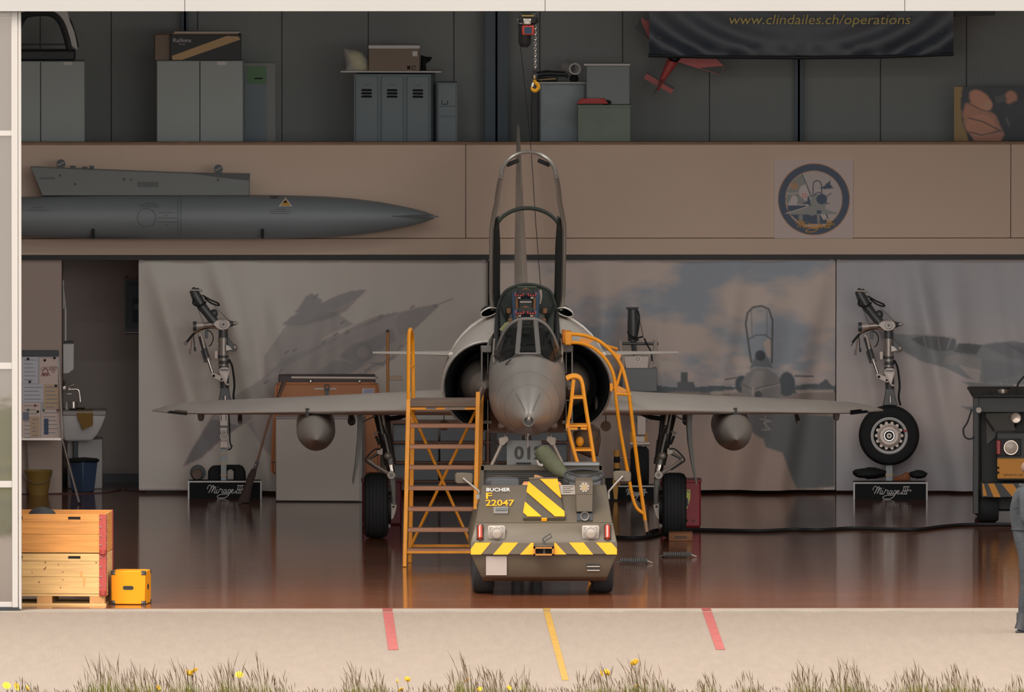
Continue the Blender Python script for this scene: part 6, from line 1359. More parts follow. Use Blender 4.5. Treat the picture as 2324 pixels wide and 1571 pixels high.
def hd(px, py, lift=0.004):
    k = (hood0[0] - py) / (hood0[0] - hood1[0]); Y = hood0[1] + (hood1[1] - hood0[1]) * k
    return P(px, py, Y) + V(0, -lift * 0.45, lift)
def hplate(pp, th, name, mat, parent, lift=0.004): return MB().prism([hd(a, b, lift) for a, b in pp], V(0, -0.45, 0.9) * th).build(name, mat, parent, smooth=0)
bp = MB().pbox(1068, 1401, 1232, 1260, 1.82, 0.05).build('bumper', m_ol, trac, bevel=0.006)
def tc(l): return [(1000 + a / 3.928, 980 + b / 3.928) for a, b in l]
for pl in ([(268, 1050), (310, 992), (447, 992), (360, 1099), (270, 1099)], [(560, 992), (692, 992), (600, 1099), (467, 1099)], [(805, 995), (828, 995), (828, 1099), (708, 1099)], [(1013, 995), (1025, 995), (1120, 1099), (1013, 1099)], [(1145, 992), (1275, 992), (1360, 1099), (1235, 1099)], [(1385, 992), (1520, 992), (1572, 1050), (1572, 1099), (1480, 1099)]):
    MB().pprism(tc(pl), 1.816, 0.005).build('hazard_stripe', m_yel, bp, smooth=0)
ht = hplate(tc([(792, 452), (1040, 452), (1105, 798), (735, 798)]), 0.03, 'hatch', m_old, trac)
for pl in ([(885, 458), (1042, 458), (1076, 625), (1060, 618)], [(783, 480), (1103, 745), (1106, 792), (1020, 792), (764, 570)], [(752, 660), (900, 792), (775, 792), (735, 755)]):
    hplate(tc(pl), 0.003, 'hazard_stripe', m_yel, ht, 0.038)
hplate(tc([(786, 440), (1045, 440), (1045, 456), (790, 456)]), 0.035, 'hatch_hinge', m_ol, ht); hplate(tc([(898, 797), (948, 797), (948, 804), (898, 804)]), 0.03, 'hatch_latch', m_yel, ht)
upv = hd(1150, 1110) - hd(1150, 1117)
def htext(b, x0, x1, yt, yb, mat): return text(b, trac, mat, x0, x1, yt, yb, 2.75 - 0.765 * (yb - 1103) / 84.5, up=(hd(x0, yt) - hd(x0, yb)), off=0.012, bold=0.014)
htext('BUCHER', 1104, 1158, 1109, 1117, M('white_letter', (236, 231, 224), 'd', rough=0.5)); htext('F', 1103, 1117, 1120, 1134, m_yel); htext('22047', 1102, 1167, 1136, 1150, m_yel)
bd = hplate([(1120, 1154), (1153, 1154), (1153, 1168.5), (1120, 1168.5)], 0.012, 'badge', m_silv, trac); hplate([(1125, 1158), (1151, 1158), (1151, 1164), (1125, 1164)], 0.003, 'badge_face', M('badge_face', (128, 136, 140), 'f', rough=0.4), bd, 0.02)
hplate([(1269, 1103.5), (1305, 1103.5), (1306, 1124.5), (1273, 1124.5)], 0.003, 'notice', m_lamp, trac)
for k in range(4): hplate([(1277, 1107 + k * 4.3), (1300 - k % 2 * 5, 1107 + k * 4.3), (1300 - k % 2 * 5, 1108.2 + k * 4.3), (1277, 1108.2 + k * 4.3)], 0.001, 'notice_line', m_old, trac, 0.009)
cb = MB().pbox(1307, 1345.5, 1093, 1163, 2.12, 0.7).build('steering_box', m_ol, trac, bevel=0.006)
MB().pbox(1307, 1345.5, 1122, 1123, 2.116, 0.01).build('box_seam', m_old, cb)
c0 = P(1326.6, 1107, 2.112); MB().tube([c0, c0 + V(0, 0.008, 0)], 0.05, 24).build('round_badge', m_lamp, cb); MB().tube([c0 + V(0, -0.003, 0), c0 + V(0, 0.004, 0)], 0.036, 20).build('badge_centre', M('badge_cream', (206, 182, 140), 'f'), cb)
for k in range(8): u = k * math.pi / 4; q = c0 + V(0.043 * math.cos(u), -0.003, 0.043 * math.sin(u)); MB().ball(q, 0.006, 6, 4).build('badge_star', M('badge_blue', (92, 104, 150), 'f'), cb)
hplate([(1309, 1164), (1345, 1164), (1345, 1185), (1309, 1185)], 0.012, 'lamp_recess', m_skd, trac)
c0 = P(1327, 1172.5, 2.02); MB().lathe([(0, 0.042), (-0.02, 0.047), (-0.03, 0.044), (-0.02, 0.034), (0.03, 0.03)], c0, (0, 1, 0), 22).build('spot_lamp', m_silv, trac); MB().tube([c0 + V(0, -0.006, 0), c0 + V(0, 0.01, 0)], 0.032, 18).build('spot_lens', m_skd, trac)
for x in (1083, 1372.5):
    fb = MB().tube([P(x + 6.4, 1193, 1.95), P(x + 6.4, 1225, 1.87)], 0.036, 14).build('lamp_base', m_skd, trac)
    MB().tube([P(x + 6.4, 1192, 1.92), P(x + 6.4, 1196, 1.905), P(x + 6.4, 1222, 1.85), P(x + 6.4, 1226, 1.85)], [0.012, 0.028, 0.028, 0.012], 12).build('red_lens', m_red2, fb)
for x0 in (1107.5, 1321):
    hl = MB().pbox(x0, x0 + 39, 1194, 1226, 1.862, 0.06).build('headlamp', m_lamp, trac, bevel=0.012)
    MB().pbox(x0 + 3.5, x0 + 35.5, 1197, 1223, 1.856, 0.02).build('headlamp_rim', m_silv, hl, bevel=0.006)
    c0 = P(x0 + 19.5, 1210, 1.85); MB().lathe([(0.006, 0.066), (-0.004, 0.064), (-0.01, 0.05), (-0.012, 0.0)], c0, (0, 1, 0), 26).build('headlamp_lens', m_lens, hl)
    MB().tube([c0 + V(0.052 * math.cos(u), -0.012, 0.052 * math.sin(u)) for u in np.linspace(0, 6.283, 25)[:-1]], 0.004, 5, closed=True).build('lens_ring', m_silv, hl)
hi = MB()
for x0, x1, y0, y1 in ((1211, 1215, 1243, 1262), (1253, 1257, 1243, 1262), (1211, 1257, 1243, 1246.5), (1211, 1257, 1258.5, 1262)): hi.pbox(x0, x1, y0, y1, 1.70, 0.12)
hit = hi.build('tow_hitch', M('hitch_orange', (214, 138, 48), 'f', rough=0.5), trac)
MB().pbox(1214, 1254, 1246, 1259, 1.81, 0.01).build('hitch_mouth', m_gap, hit); MB().pbox(1214, 1256, 1238, 1243, 1.72, 0.1).build('hitch_plate', m_old, hit, bevel=0.006)
MB().tube([P(1235, 1260, 1.74), P(1235, 1228, 1.74)], 0.012, 8).build('hitch_pin', m_skd, hit); MB().tube(pts([(1231, 1229), (1233, 1223), (1250, 1212), (1252, 1220), (1238, 1228)], 1.74), 0.007, 6).build('hitch_lever', m_skd, hit)
pl = MB().prism([P(1103, 1263, 1.862), P(1150, 1263, 1.862), P(1150, 1306, 1.912), P(1103, 1306, 1.912)], (0, -0.012, -0.003)).build('number_plate', M('plate_white', (242, 230, 222), 'f', rough=0.5), trac, smooth=0)
for k in range(4):
    y = 1281.5 + k * 4.4; w = 0 if k == 0 else 3
    MB().pbox(1331 + w * 0.5, 1361, y, y + 2.2, 1.868 + 0.0012 * (y - 1281), 0.02).build('vent_slot', m_gap if k % 2 == 0 else m_lamp, trac)
# cab: rear wall, louvres, seats, wheel, mirrors
YK = 4.15
rw = MB()
rw.pbox(1092, 1366, 1057, 1068, YK, 0.12).pprism([(1092, 1058), (1098, 1058), (1098, 1110), (1086, 1110)], YK, 0.12).pprism([(1360, 1058), (1366, 1058), (1373, 1110), (1362, 1110)], YK, 0.12)
rw.build('rear_frame', m_ol, trac, smooth=0)
MB().pbox(1098, 1361, 1066, 1112, YK + 0.06, 0.05).build('rear_panel', m_old, trac)
for k in range(6): MB().pbox(1103, 1282, 1069 + k * 4.6, 1071.6 + k * 4.6, YK + 0.035, 0.03).build('louvre', m_skd if k % 2 else m_old, trac)
for x0, x1, yt in ((1097, 1184, 1082), (1276, 1370, 1078)):
    st = hull_prism(MB(), [(x0, yt + 34), (x0 + 1, yt + 10), (x0 + 9, yt + 1), (x0 + 44, yt - 1), (x1 - 10, yt + 1), (x1 - 2, yt + 10), (x1, yt + 34)], 3.55, 0.14, 0.9).build('seat_back', m_skd, trac, smooth=60)
    MB().pprism([(x0 + 20, yt + 6), (x1 - 8, yt + 6), (x1 - 5, yt + 26), (x0 + 14, yt + 26)], 3.545, 0.02).build('seat_panel', m_sk, st, bevel=0.006)
    MB().box(X_(x0, 3.2), X_(x1, 3.2), 2.95, 3.6, 0.82, 0.93).build('seat_cushion', m_skd, trac, bevel=0.03)
MB().box(X_(1085, 2.9), X_(1385, 2.9), 2.9, 4.2, 0.72, 0.82).build('cab_floor', m_old, trac)
MB().pbox(1186, 1275, 1097, 1130, 3.3, 0.3).build('console', m_or, trac, bevel=0.02)
sw = P(1325, 1080, 2.95); tl = V(0, 0.88, 0.16).normalized() * 0.2
MB().tube([sw + V(0.2 * math.cos(u), 0, 0) + V(0, 0.9, 0.26).normalized() * 0.2 * math.sin(u) for u in np.linspace(0, 6.283, 33)[:-1]], 0.013, 8, closed=True).build('steering_wheel', m_rub, trac)
for u in (0.5, 2.6, 4.7): MB().tube([sw + V(0, 0, -0.03), sw + V(0.2 * math.cos(u), 0, 0) + V(0, 0.9, 0.26).normalized() * 0.2 * math.sin(u)], 0.01, 6).build('wheel_spoke', m_rub, trac)
MB().tube([sw + V(0, 0, -0.03), sw + V(0, -0.25, -0.25)], 0.025, 8).build('steering_shaft', m_rub, trac)
for x, y, x1, y1, x2, y2 in ((1052.5, 1086.5, 1068, 1100, 1087, 1116), (1412, 1082.5, 1398, 1098, 1382, 1116)):
    mr = MB().pprism([(x - 20, y - 8), (x - 18, y - 12.5), (x, y - 13), (x + 18, y - 11.5), (x + 21, y - 8), (x + 21, y + 9), (x + 18, y + 13), (x - 16, y + 12.5), (x - 20, y + 8)], 2.7, 0.05).build('wing_mirror', m_ol, trac, bevel=0.012)
    MB().tube(pts([(x, y + 1), (x1, y1), (x2, y2)], 2.66) + [P(x2 - 1, y2 + 16, 2.66)], 0.011, 8).build('mirror_arm', m_silv, mr)
    MB().pbox(x2 - 6, x2 + 2, y2 + 8, y2 + 18, 2.6, 0.12).build('mirror_bracket', m_silv, mr)
    MB().ball(P(x, y + 1, 2.68), 0.016, 8, 6).build('mirror_joint', m_silv, mr)
for x, Y in ((1096, 2.52), (1367, 2.52), (1098, 4.0), (1366, 4.0)):
    xx = X_(x, 2.52); w = 0.115
    MB().lathe([(-w * 0.9, 0.15), (-w, 0.22), (-w * 0.85, 0.275), (-w * 0.4, 0.288), (w * 0.4, 0.288), (w * 0.85, 0.275), (w, 0.22), (w * 0.9, 0.15)], V(xx, Y, 0.288), (1, 0, 0), 30).build('wheel', m_tyre, trac)
MB().box(X_(1120, 2.5), X_(1345, 2.5), 2.3, 4.2, 0.2, 0.33).build('underframe', m_skd, trac)
# loads on the tractor
zt = Z_(1057, YK)
solo(MB().box(X_(1276, YK), X_(1360, YK), YK - 0.04, YK + 0.16, zt + 0.001, zt + 0.028), 'metal_plate', M('galvanised', (190, 194, 198), 'f', rough=0.4, metal=0.4), 'flat galvanised plate lying on the tractor rear frame', 'plate')
t = thing('canvas_tube', 'olive green canvas tube slung over the tractor rear wall', 'sack', P(1260, 1062, 3.9))
MB().tube([P(1229, 1022, 3.98), P(1236, 1033, 3.95), P(1252, 1052, 3.88), P(1272, 1072, 3.74), P(1285, 1080, 3.66), P(1290, 1081, 3.62)], [0.085, 0.094, 0.092, 0.075, 0.04, 0.01], 16).build('body', M('canvas_olive', (112, 116, 86), 'f', rough=0.8, bump=0.4, bscale=25, var=0.15, vscale=6), t)
MB().tube(pts([(1222, 1025), (1220, 1013), (1225, 1010), (1238, 1011), (1240, 1018)], 3.92), 0.008, 6).build('carry_handle', m_rub, t); MB().tube(pts([(1218, 1046), (1222, 1055), (1232, 1058)], 3.86), 0.02, 8).build('buckle_strap', m_silv, t)
mb = MB().prism([P(1206, 1098, 3.0), P(1214, 1078, 3.1), P(1222, 1080, 3.1), P(1250, 1091, 3.05), P(1246, 1100, 3.0)], (0, 0.01, 0.002)); solo(mb, 'cardboard_piece', M('card_tan', (206, 150, 98), 'f', rough=0.85), 'tan cardboard piece tucked behind the tractor hatch', 'cardboard', smooth=0)
solo(MB().tube(pts([(1172, 1056), (1205, 1056)], YK + 0.02), 0.01, 6), 'wiper_bar', m_rub, 'thin black bar lying on tractor rear frame below number 012', 'bar')

# ================================================================ PLATFORM LADDER
m_ora = M('ladder_orange', (238, 154, 20), 'a', rough=0.45, var=0.12, vscale=7); m_tread = M('tread_wood', (168, 124, 98), 'a', rough=0.8, var=0.15, vscale=6, stretch=(0.3, 3, 3)); m_plat = M('platform_wood', (118, 100, 88), 'a', rough=0.8, var=0.15, vscale=4)
YLD = YF(1288)
lad = thing('platform_ladder', 'orange steel platform ladder with wooden treads beside the jet nose', 'ladder', V(X_(1000, YLD), YLD + 0.4, 0))
def lx(y): return 919 + (1288 - y) * 0.020            # left front post column at row y
def rx(y): return 1079 + (1288 - y) * 0.022
zp = Z_(915, YLD)
def post(xb, Yb, xt, yt, Yt, name='post', w=0.045):
    a = V(X_(xb, Yb), Yb, 0.0); b = P(xt, yt, Yt); return MB().bar(a, b, w, w, up=(0, 1, 0)).build(name, m_ora, lad, bevel=0.006)
YLT = YLD + 0.25
post(918, YLD, 927, 906, YLT); post(1076, YLD, 1085, 890, YLT)
post(930, YLD + 0.75, 938, 906, YLT + 0.5); post(1086, YLD + 0.75, 1093, 893, YLT + 0.5)
hr = MB().tube(smooth_path([P(927, 906, YLT), P(927, 850, YLT), P(928, 770, YLT), P(930, 750, YLT + 0.03), P(934, 752, YLT + 0.25), P(937, 790, YLT + 0.45), P(938, 906, YLT + 0.5)], 5), 0.02, 8).build('handrail', m_ora, lad)
MB().tube([P(928, 836, YLT), P(937, 830, YLT + 0.46)], 0.014, 6).build('rail_brace', m_ora, lad)
for k in range(8):
    y = 964 + k * 47.4; f = (y - 915) / (1288 - 915); Y = YLT + (YLD - YLT) * f
    x0, x1 = lx(y) + 4, rx(y) - 1
    MB().pbox(x0, x1, y - 1, y + 8, Y + 0.0, 0.2).build('tread', m_tread, lad, bevel=0.006)
MB().pbox(930, 1091, 910, 924, YLT - 0.03, 0.62).build('platform', m_plat, lad, bevel=0.006)
pf = MB().pbox(926, 1087, 924, 931, YLT, 0.05).build('platform_rail', m_ora, lad, bevel=0.006)
MB().pbox(967, 990, 925, 929, YLT - 0.003, 0.004).build('blue_label', M('label_ltblue', (150, 168, 190), 'f'), pf); ll = MB().pbox(1009, 1056, 924.5, 930, YLT - 0.003, 0.004).build('white_label', m_lamp, pf); text('MUSEE CLIN D AILES', pf, m_old, 1012, 1053, 925.5, 929, YLT - 0.003)
MB().tube([P(934, 932, YLT + 0.42), P(1072, 1245, YLD + 0.6)], 0.016, 8).build('cross_brace', m_ora, lad); MB().tube([P(1080, 932, YLT + 0.4), P(930, 1245, YLD + 0.62)], 0.016, 8).build('cross_brace', m_ora, lad)
MB().pbox(932, 1085, 1237, 1243, YLD + 0.7, 0.04).build('base_rail', m_ora, lad); MB().pbox(924, 1080, 1252, 1257, YLD + 0.02, 0.04).build('base_rail', m_ora, lad)
for a, b in (((919, 1262), (931, 1254)), ((926, 930), (938, 920))): MB().tube([P(a[0], a[1], YLD + 0.02 if a[1] > 1000 else YLT), P(b[0], b[1], YLD + 0.72 if a[1] > 1000 else YLT + 0.5)], 0.014, 6).build('side_rail', m_ora, lad)
MB().bar(P(1087, 905, YLT), P(1096, 882, YLT + 0.1), 0.03, 0.06).build('stop_board', m_plat, lad)
# ================================================================ HOOK-ON BOARDING LADDER
YHL = 8.0
hk = thing('boarding_ladder', 'curved orange tube boarding ladder hooked onto the right cockpit sill', 'ladder', P(1467, 1208, YHL))
A = [(1288, 759), (1310, 759), (1335, 764), (1362, 776), (1390, 800), (1410, 830), (1420, 862), (1428, 900), (1433, 940), (1440, 1000), (1450, 1080), (1460, 1150), (1468, 1208)]
B = [(1290, 778), (1318, 779), (1345, 789), (1370, 810), (1388, 838), (1396, 870), (1398, 905), (1405, 960), (1415, 1020), (1426, 1080), (1436, 1130), (1446, 1155), (1463, 1168)]
for d, nm in ((0, 'near'), (0.38, 'far')):
    MB().tube(smooth_path([P(x + d * 0, y - d * 0, YHL + d) for x, y in A], 4), 0.02, 9).build('outer_rail', m_ora, hk); MB().tube(smooth_path([P(x, y, YHL + d) for x, y in B], 4), 0.019, 9).build('inner_rail', m_ora, hk)
    MB().tube(pts([(1398, 894), (1432, 896)], YHL + d), 0.018, 8).build('spreader', m_ora, hk); MB().tube(pts([(1399, 880), (1412, 832)], YHL + d), 0.015, 8).build('spreader', m_ora, hk)
    MB().pprism([(1400, 876), (1406, 877), (1428, 888), (1428, 890), (1400, 890)], YHL + d - 0.004, 0.008).build('gusset', M('gusset_orange', (226, 150, 60), 'a', rough=0.5), hk, smooth=0)
    MB().pprism([(1388, 797), (1410, 806), (1404, 826)], YHL + d - 0.004, 0.008).build('gusset', MATS['gusset_orange'], hk, smooth=0)
    MB().pprism([(1315, 767), (1352, 770), (1336, 781), (1315, 779)], YHL + d - 0.004, 0.008).build('gusset', MATS['gusset_orange'], hk, smooth=0)
for x, y in ((1408, 826), (1430, 915), (1439, 990), (1449, 1070), (1459, 1145), (1330, 762), (1398, 900), (1410, 990), (1424, 1070)):
    MB().tube([P(x, y, YHL), P(x, y, YHL + 0.38)], 0.014, 8).build('rung', m_ora, hk)
MB().pbox(1281, 1298, 754, 784, YHL - 0.02, 0.42).build('hook_plate', m_ora, hk, bevel=0.012); MB().pbox(1276, 1284, 752, 780, YHL - 0.01, 0.4).build('hook_pad', M('pad_orange', (196, 112, 24), 'a', rough=0.6), hk, bevel=0.01)
MB().pbox(1384, 1391, 871, 889, YHL - 0.03, 0.08).build('rest_pad', m_ora, hk, bevel=0.005); MB().tube([P(1391, 880, YHL), P(1399, 884, YHL)], 0.012, 6).build('rest_arm', m_ora, hk)
MB().tube([P(1371, 783, YHL + 0.15), P(1400, 792, YHL + 0.2), P(1398, 796, YHL + 0.38)], 0.013, 6).build('cross_stay', m_ora, hk)
MB().tube([P(1464.5, 1182, YHL), P(1468, 1208, YHL)], 0.022, 10).build('worn_foot', M('worn_steel', (150, 120, 96), rough=0.5, metal=0.4), hk)
# ================================================================ SMALL STEP LADDER
YSL = 6.2
sl = thing('step_ladder', 'narrow orange step ladder standing right behind the jet nose', 'ladder', V(X_(1340, YSL), YSL, 0))
la = [(1286, 861), (1298, 856), (1312, 857), (1321, 868), (1326, 900), (1332, 940), (1340, 990), (1350, 1055)]; lb = [(1302, 862), (1298, 900), (1293, 940), (1289, 966), (1300, 1015), (1312, 1055)]
MB().tube(smooth_path(pts(la, YSL), 4) + [V(X_(1378, YSL), YSL, 0)], 0.02, 8).build('rail', m_ora, sl); MB().tube(smooth_path(pts(lb, YSL), 4) + [V(X_(1345, YSL), YSL, 0)], 0.02, 8).build('rail', m_ora, sl)
MB().tube(smooth_path([p + V(0, 0.3, 0) for p in pts(la, YSL)], 4) + [V(X_(1378, YSL), YSL + 0.35, 0)], 0.02, 8).build('rail', m_ora, sl)
for y, x0, x1 in ((901, 1299, 1325), (965, 1290, 1333), (1020, 1302, 1344), (1075, 1318, 1355), (1130, 1330, 1364)):
    MB().pbox(x0, x1, y, y + 5, YSL - 0.015, 0.34).build('rung', m_ora, sl, bevel=0.004)
MB().pbox(1289, 1311, 971, 976, YSL - 0.02, 0.06).build('bracket', m_ora, sl); MB().pbox(1318, 1332, 971, 976, YSL - 0.02, 0.06).build('bracket', m_ora, sl); MB().pbox(1284, 1292, 962, 972, YSL - 0.03, 0.06).build('bracket', m_ora, sl)
MB().tube([P(1281, 909, YSL - 0.02), P(1300, 909, YSL)], 0.006, 6).build('hook', m_jl, sl)
t = thing('canvas_cover', 'brown canvas cover hanging under the jet behind the step ladder', 'cover', P(1332, 1040, 8.6))
hull_prism(MB(), [(1300, 985), (1310, 968), (1345, 964), (1362, 975), (1364, 1000), (1358, 1035), (1340, 1040), (1310, 1028)], 8.6, 0.35).build('cloth', M('canvas_brown', (86, 68, 54), 'm', rough=0.85, bump=0.5, bscale=12), t, smooth=60)
MB().tube(smooth_path(pts([(1318, 968), (1340, 972), (1360, 980), (1354, 1000)], 8.56), 3), 0.008, 6).build('cord', m_jl, t); MB().tube([P(1335, 966, 8.75), P(1335, 935, 8.9)], 0.008, 5).build('hanging_cord', m_jl, t)
t = thing('yellow_float', 'bright yellow oval tag hanging between the step ladder rails', 'tag', P(1316, 1016, 6.6)); MB().ball(P(1316, 1003, 6.6), (0.042, 0.03, 0.054), 18, 12).build('body', m_yel, t); MB().tube([P(1316, 992, 6.6), P(1318, 968, 6.5)], 0.006, 5).build('cord', m_jl, t)
# ================================================================ ON THE FLOOR
t_ = YF(1281)
def spring(x0, x1, yb, label):
    Y = YF(yb); r = 0.026; s = S(Y); a = X_(x0, Y); b = X_(x1, Y); n = 15; q = []
    for k in range(n * 8 + 1):
        u = k / 8 * 2 * math.pi; q.append(V(a + 0.04 + (b - a - 0.09) * k / (n * 8), Y + r * math.cos(u), r + 0.006 + r * math.sin(u)))
    t = thing('coil_spring', label, 'spring', V((a + b) / 2, Y, 0)); m = M('spring_steel', (120, 122, 122), rough=0.4, metal=0.5)
    MB().tube(q, 0.006, 6).build('coil', m, t)
    MB().tube([V(a, Y, 0.012), V(a + 0.02, Y + 0.015, 0.014), V(a + 0.045, Y + 0.02, 0.026)], 0.006, 6).build('end_loop', m, t); MB().tube([V(b - 0.06, Y, 0.03), V(b - 0.03, Y, 0.02), V(b, Y + 0.01, 0.008)], 0.009, 6).build('end_loop', m_legl, t)
spring(1398, 1481, 1281, 'steel coil spring on floor, the one nearer the tow tractor'); spring(1497, 1581, 1267, 'steel coil spring on floor, the one below the wooden chock')
YCK = 11.28
t = thing('wheel_chock', 'wooden wheel chock against the right main wheel', 'chock', V(X_(1545, YCK), YCK + 0.1, 0))
a, b = X_(1518, YCK), X_(1572, YCK); m_ck = M('chock_wood', (112, 74, 48), 'm', rough=0.75, var=0.2, vscale=8, stretch=(0.5, 2, 3))
MB().prism([V(a, YCK, 0), V(a, YCK, 0.082), V(a, YCK + 0.1, 0.1), V(a, YCK + 0.24, 0)], (b - a, 0, 0)).build('block', m_ck, t, bevel=0.004); MB().box(a + 0.06, b - 0.06, YCK - 0.001, YCK, 0.025, 0.055).build('stencil', M('chock_dark', (70, 48, 34), 'm'), t)
fl = lambda l: [V(X_(x, YF(y)), YF(y), 0.018) for x, y in l]
solo(MB().tube(smooth_path(fl([(1398, 1224), (1440, 1226), (1478, 1222), (1500, 1214), (1494, 1208), (1478, 1211), (1470, 1217), (1490, 1216), (1530, 1207), (1620, 1208), (1720, 1210), (1800, 1207), (1860, 1208), (1930, 1204), (2010, 1206), (2080, 1207), (2140, 1200), (2200, 1196), (2330, 1196), (2460, 1198)]), 4), 0.018, 8), 'power_cable', m_cab2, 'thick black power cable snaking across the hangar floor to the right', 'cable')
solo(MB().tube(smooth_path([V(X_(x, YF(y)), YF(y), 0.006) for x, y in ((40, 1122), (150, 1121), (240, 1119), (275, 1112), (300, 1115), (330, 1116))], 4), 0.006, 5), 'thin_cord', M('cord_brown', (56, 36, 34), 'b'), 'thin dark red cord along the floor by the wash corner', 'cord')

# ================================================================ DARK TUG AT RIGHT
YU = YF(1187) - 0.3
tug = thing('ground_tug', 'dark ground tug with yellow front panel parked at right edge', 'tug', V(X_(2350, YU), YU + 0.6, 0))
m_tg = M('tug_dark', (48, 50, 50), 'm', rough=0.5); m_tgd = M('tug_black', (30, 33, 34), rough=0.6); m_ty = M('tug_yellow', (176, 116, 32), 'm', rough=0.5)
MB().pbox(2225, 2480, 904, 1160, YU + 0.25, 1.6).build('cab_body', m_tgd, tug, bevel=0.015)
MB().pbox(2209, 2222, 900, 1168, YU + 0.1, 0.08).build('front_post', m_tg, tug, bevel=0.006); MB().pbox(2470, 2484, 900, 1168, YU + 0.1, 0.08).build('front_post', m_tg, tug, bevel=0.006)
MB().pbox(2210, 2484, 902, 938, YU + 0.12, 0.2).build('upper_panel', m_tg, tug, bevel=0.01); MB().pbox(2207, 2488, 897, 904, YU + 0.08, 1.7).build('roof', m_tgd, tug, bevel=0.01)
MB().pprism([(2238, 940), (2300, 938), (2305, 980), (2262, 992), (2240, 1010)], YU + 0.23, 0.02).build('windscreen', M('tug_glass', (24, 28, 30), rough=0.1), tug, smooth=0)
nb = MB().pbox(2263, 2450, 984, 1092, YU, 0.6).build('nose_box', m_tg, tug, bevel=0.012)
MB().pbox(2262, 2318, 997, 1037, YU - 0.02, 0.03).build('lamp_panel', m_tgd, nb, bevel=0.006)
c0 = P(2295, 1017, YU - 0.03); MB().lathe([(0.01, 0.078), (-0.012, 0.075), (-0.02, 0.062), (-0.03, 0.0)], c0, (0, 1, 0), 26).build('headlamp', M('tug_lens', (170, 158, 146), 'm', rough=0.2), nb); MB().tube([c0 + V(0.074 * math.cos(u), -0.012, 0.074 * math.sin(u)) for u in np.linspace(0, 6.283, 25)[:-1]], 0.007, 6, closed=True).build('headlamp_ring', m_oleo, nb)
c0 = P(2430, 1017, YU - 0.03); MB().lathe([(0.01, 0.078), (-0.012, 0.075), (-0.02, 0.062), (-0.03, 0.0)], c0, (0, 1, 0), 26).build('headlamp', MATS['tug_lens'], nb)
MB().pbox(2262, 2272, 1001, 1033, YU - 0.05, 0.04).build('red_lamp', M('tug_red', (130, 34, 34), 'm', rough=0.3), nb, bevel=0.008)
yp = MB().pbox(2264, 2450, 1042, 1088, YU - 0.015, 0.03).build('yellow_panel', m_ty, nb, bevel=0.005); text('TEP/W-91-150', yp, m_tgd, 2277, 2322, 1077, 1082, YU - 0.016, shear=0.2)
for y in (1063, 1074): MB().ball(P(2266, y, YU - 0.02), 0.014, 8, 5).build('panel_catch', m_tgd, yp)
bm_ = MB().pbox(2228, 2470, 1098, 1131, YU - 0.06, 0.5).build('bumper', m_tg, tug, bevel=0.008)
for pl in ([(2230, 1099), (2233, 1099), (2241, 1127), (2232, 1127)], [(2243, 1099), (2257, 1099), (2272, 1130), (2256, 1130)], [(2274, 1100), (2300, 1100), (2322, 1131), (2300, 1131)], [(2340, 1100), (2366, 1100), (2388, 1131), (2366, 1131)]): MB().pprism(pl, YU - 0.064, 0.005).build('hazard_stripe', m_ty, bm_, smooth=0)
c0 = P(2306, 950, YU + 0.1); MB().lathe([(0.08, 0.03), (0.02, 0.055), (-0.02, 0.06), (-0.03, 0.05), (-0.02, 0.0)], c0, (0, 1, 0), 22).build('work_lamp', M('lamp_chrome', (150, 138, 128), 'm', rough=0.2, metal=0.6), tug); MB().tube([c0, c0 + V(0, 0.15, -0.1)], 0.015, 6).build('lamp_arm', m_tgd, tug)
c0 = P(2222, 932, YU + 0.05); MB().tube([c0, c0 + V(0, 0.03, 0)], 0.03, 16).build('round_mirror', M('mirror_pale', (150, 140, 132), 'm', rough=0.3), tug); MB().tube([c0 + V(0.02, 0.02, -0.02), P(2240, 955, YU + 0.1), P(2257, 980, YU + 0.12)], 0.012, 6).build('mirror_arm', m_tgd, tug)
MB().tube([P(2277, 903, YU + 0.5), P(2277, 882, YU + 0.5)], 0.064, 22).build('exhaust_pot', M('exhaust_chrome', (150, 140, 132), 'm', rough=0.2, metal=0.8), tug)
for y in (884, 902): MB().tube([P(2277, y, YU + 0.5), P(2277, y - 3, YU + 0.5)], 0.067, 22).build('pot_band', m_tgd, tug)
MB().tube(smooth_path(pts([(2216, 900), (2240, 897), (2262, 894)], YU + 0.3), 3), 0.02, 6).build('roof_hose', m_tgd, tug)
MB().tube(pts([(2303, 897), (2312, 870), (2324, 856), (2400, 850)], YU + 0.5), 0.012, 6).build('roof_frame', m_tgd, tug)
MB().tube(smooth_path(pts([(2206, 930), (2196, 960), (2187, 975), (2190, 992), (2202, 998), (2212, 992)], YU + 0.08), 4), 0.009, 6).build('side_cable', m_cab2, tug)
for x in (2246, 2420):
    for d in (0.35, 1.4): MB().lathe([(-0.1, 0.1), (-0.11, 0.16), (-0.08, 0.18), (0.08, 0.18), (0.11, 0.16), (0.1, 0.1)], V(X_(x, YU), YU + d, 0.18), (1, 0, 0), 26).build('wheel', m_tyre, tug)
MB().pbox(2222, 2480, 1131, 1162, YU + 0.3, 1.4).build('chassis', m_tgd, tug)

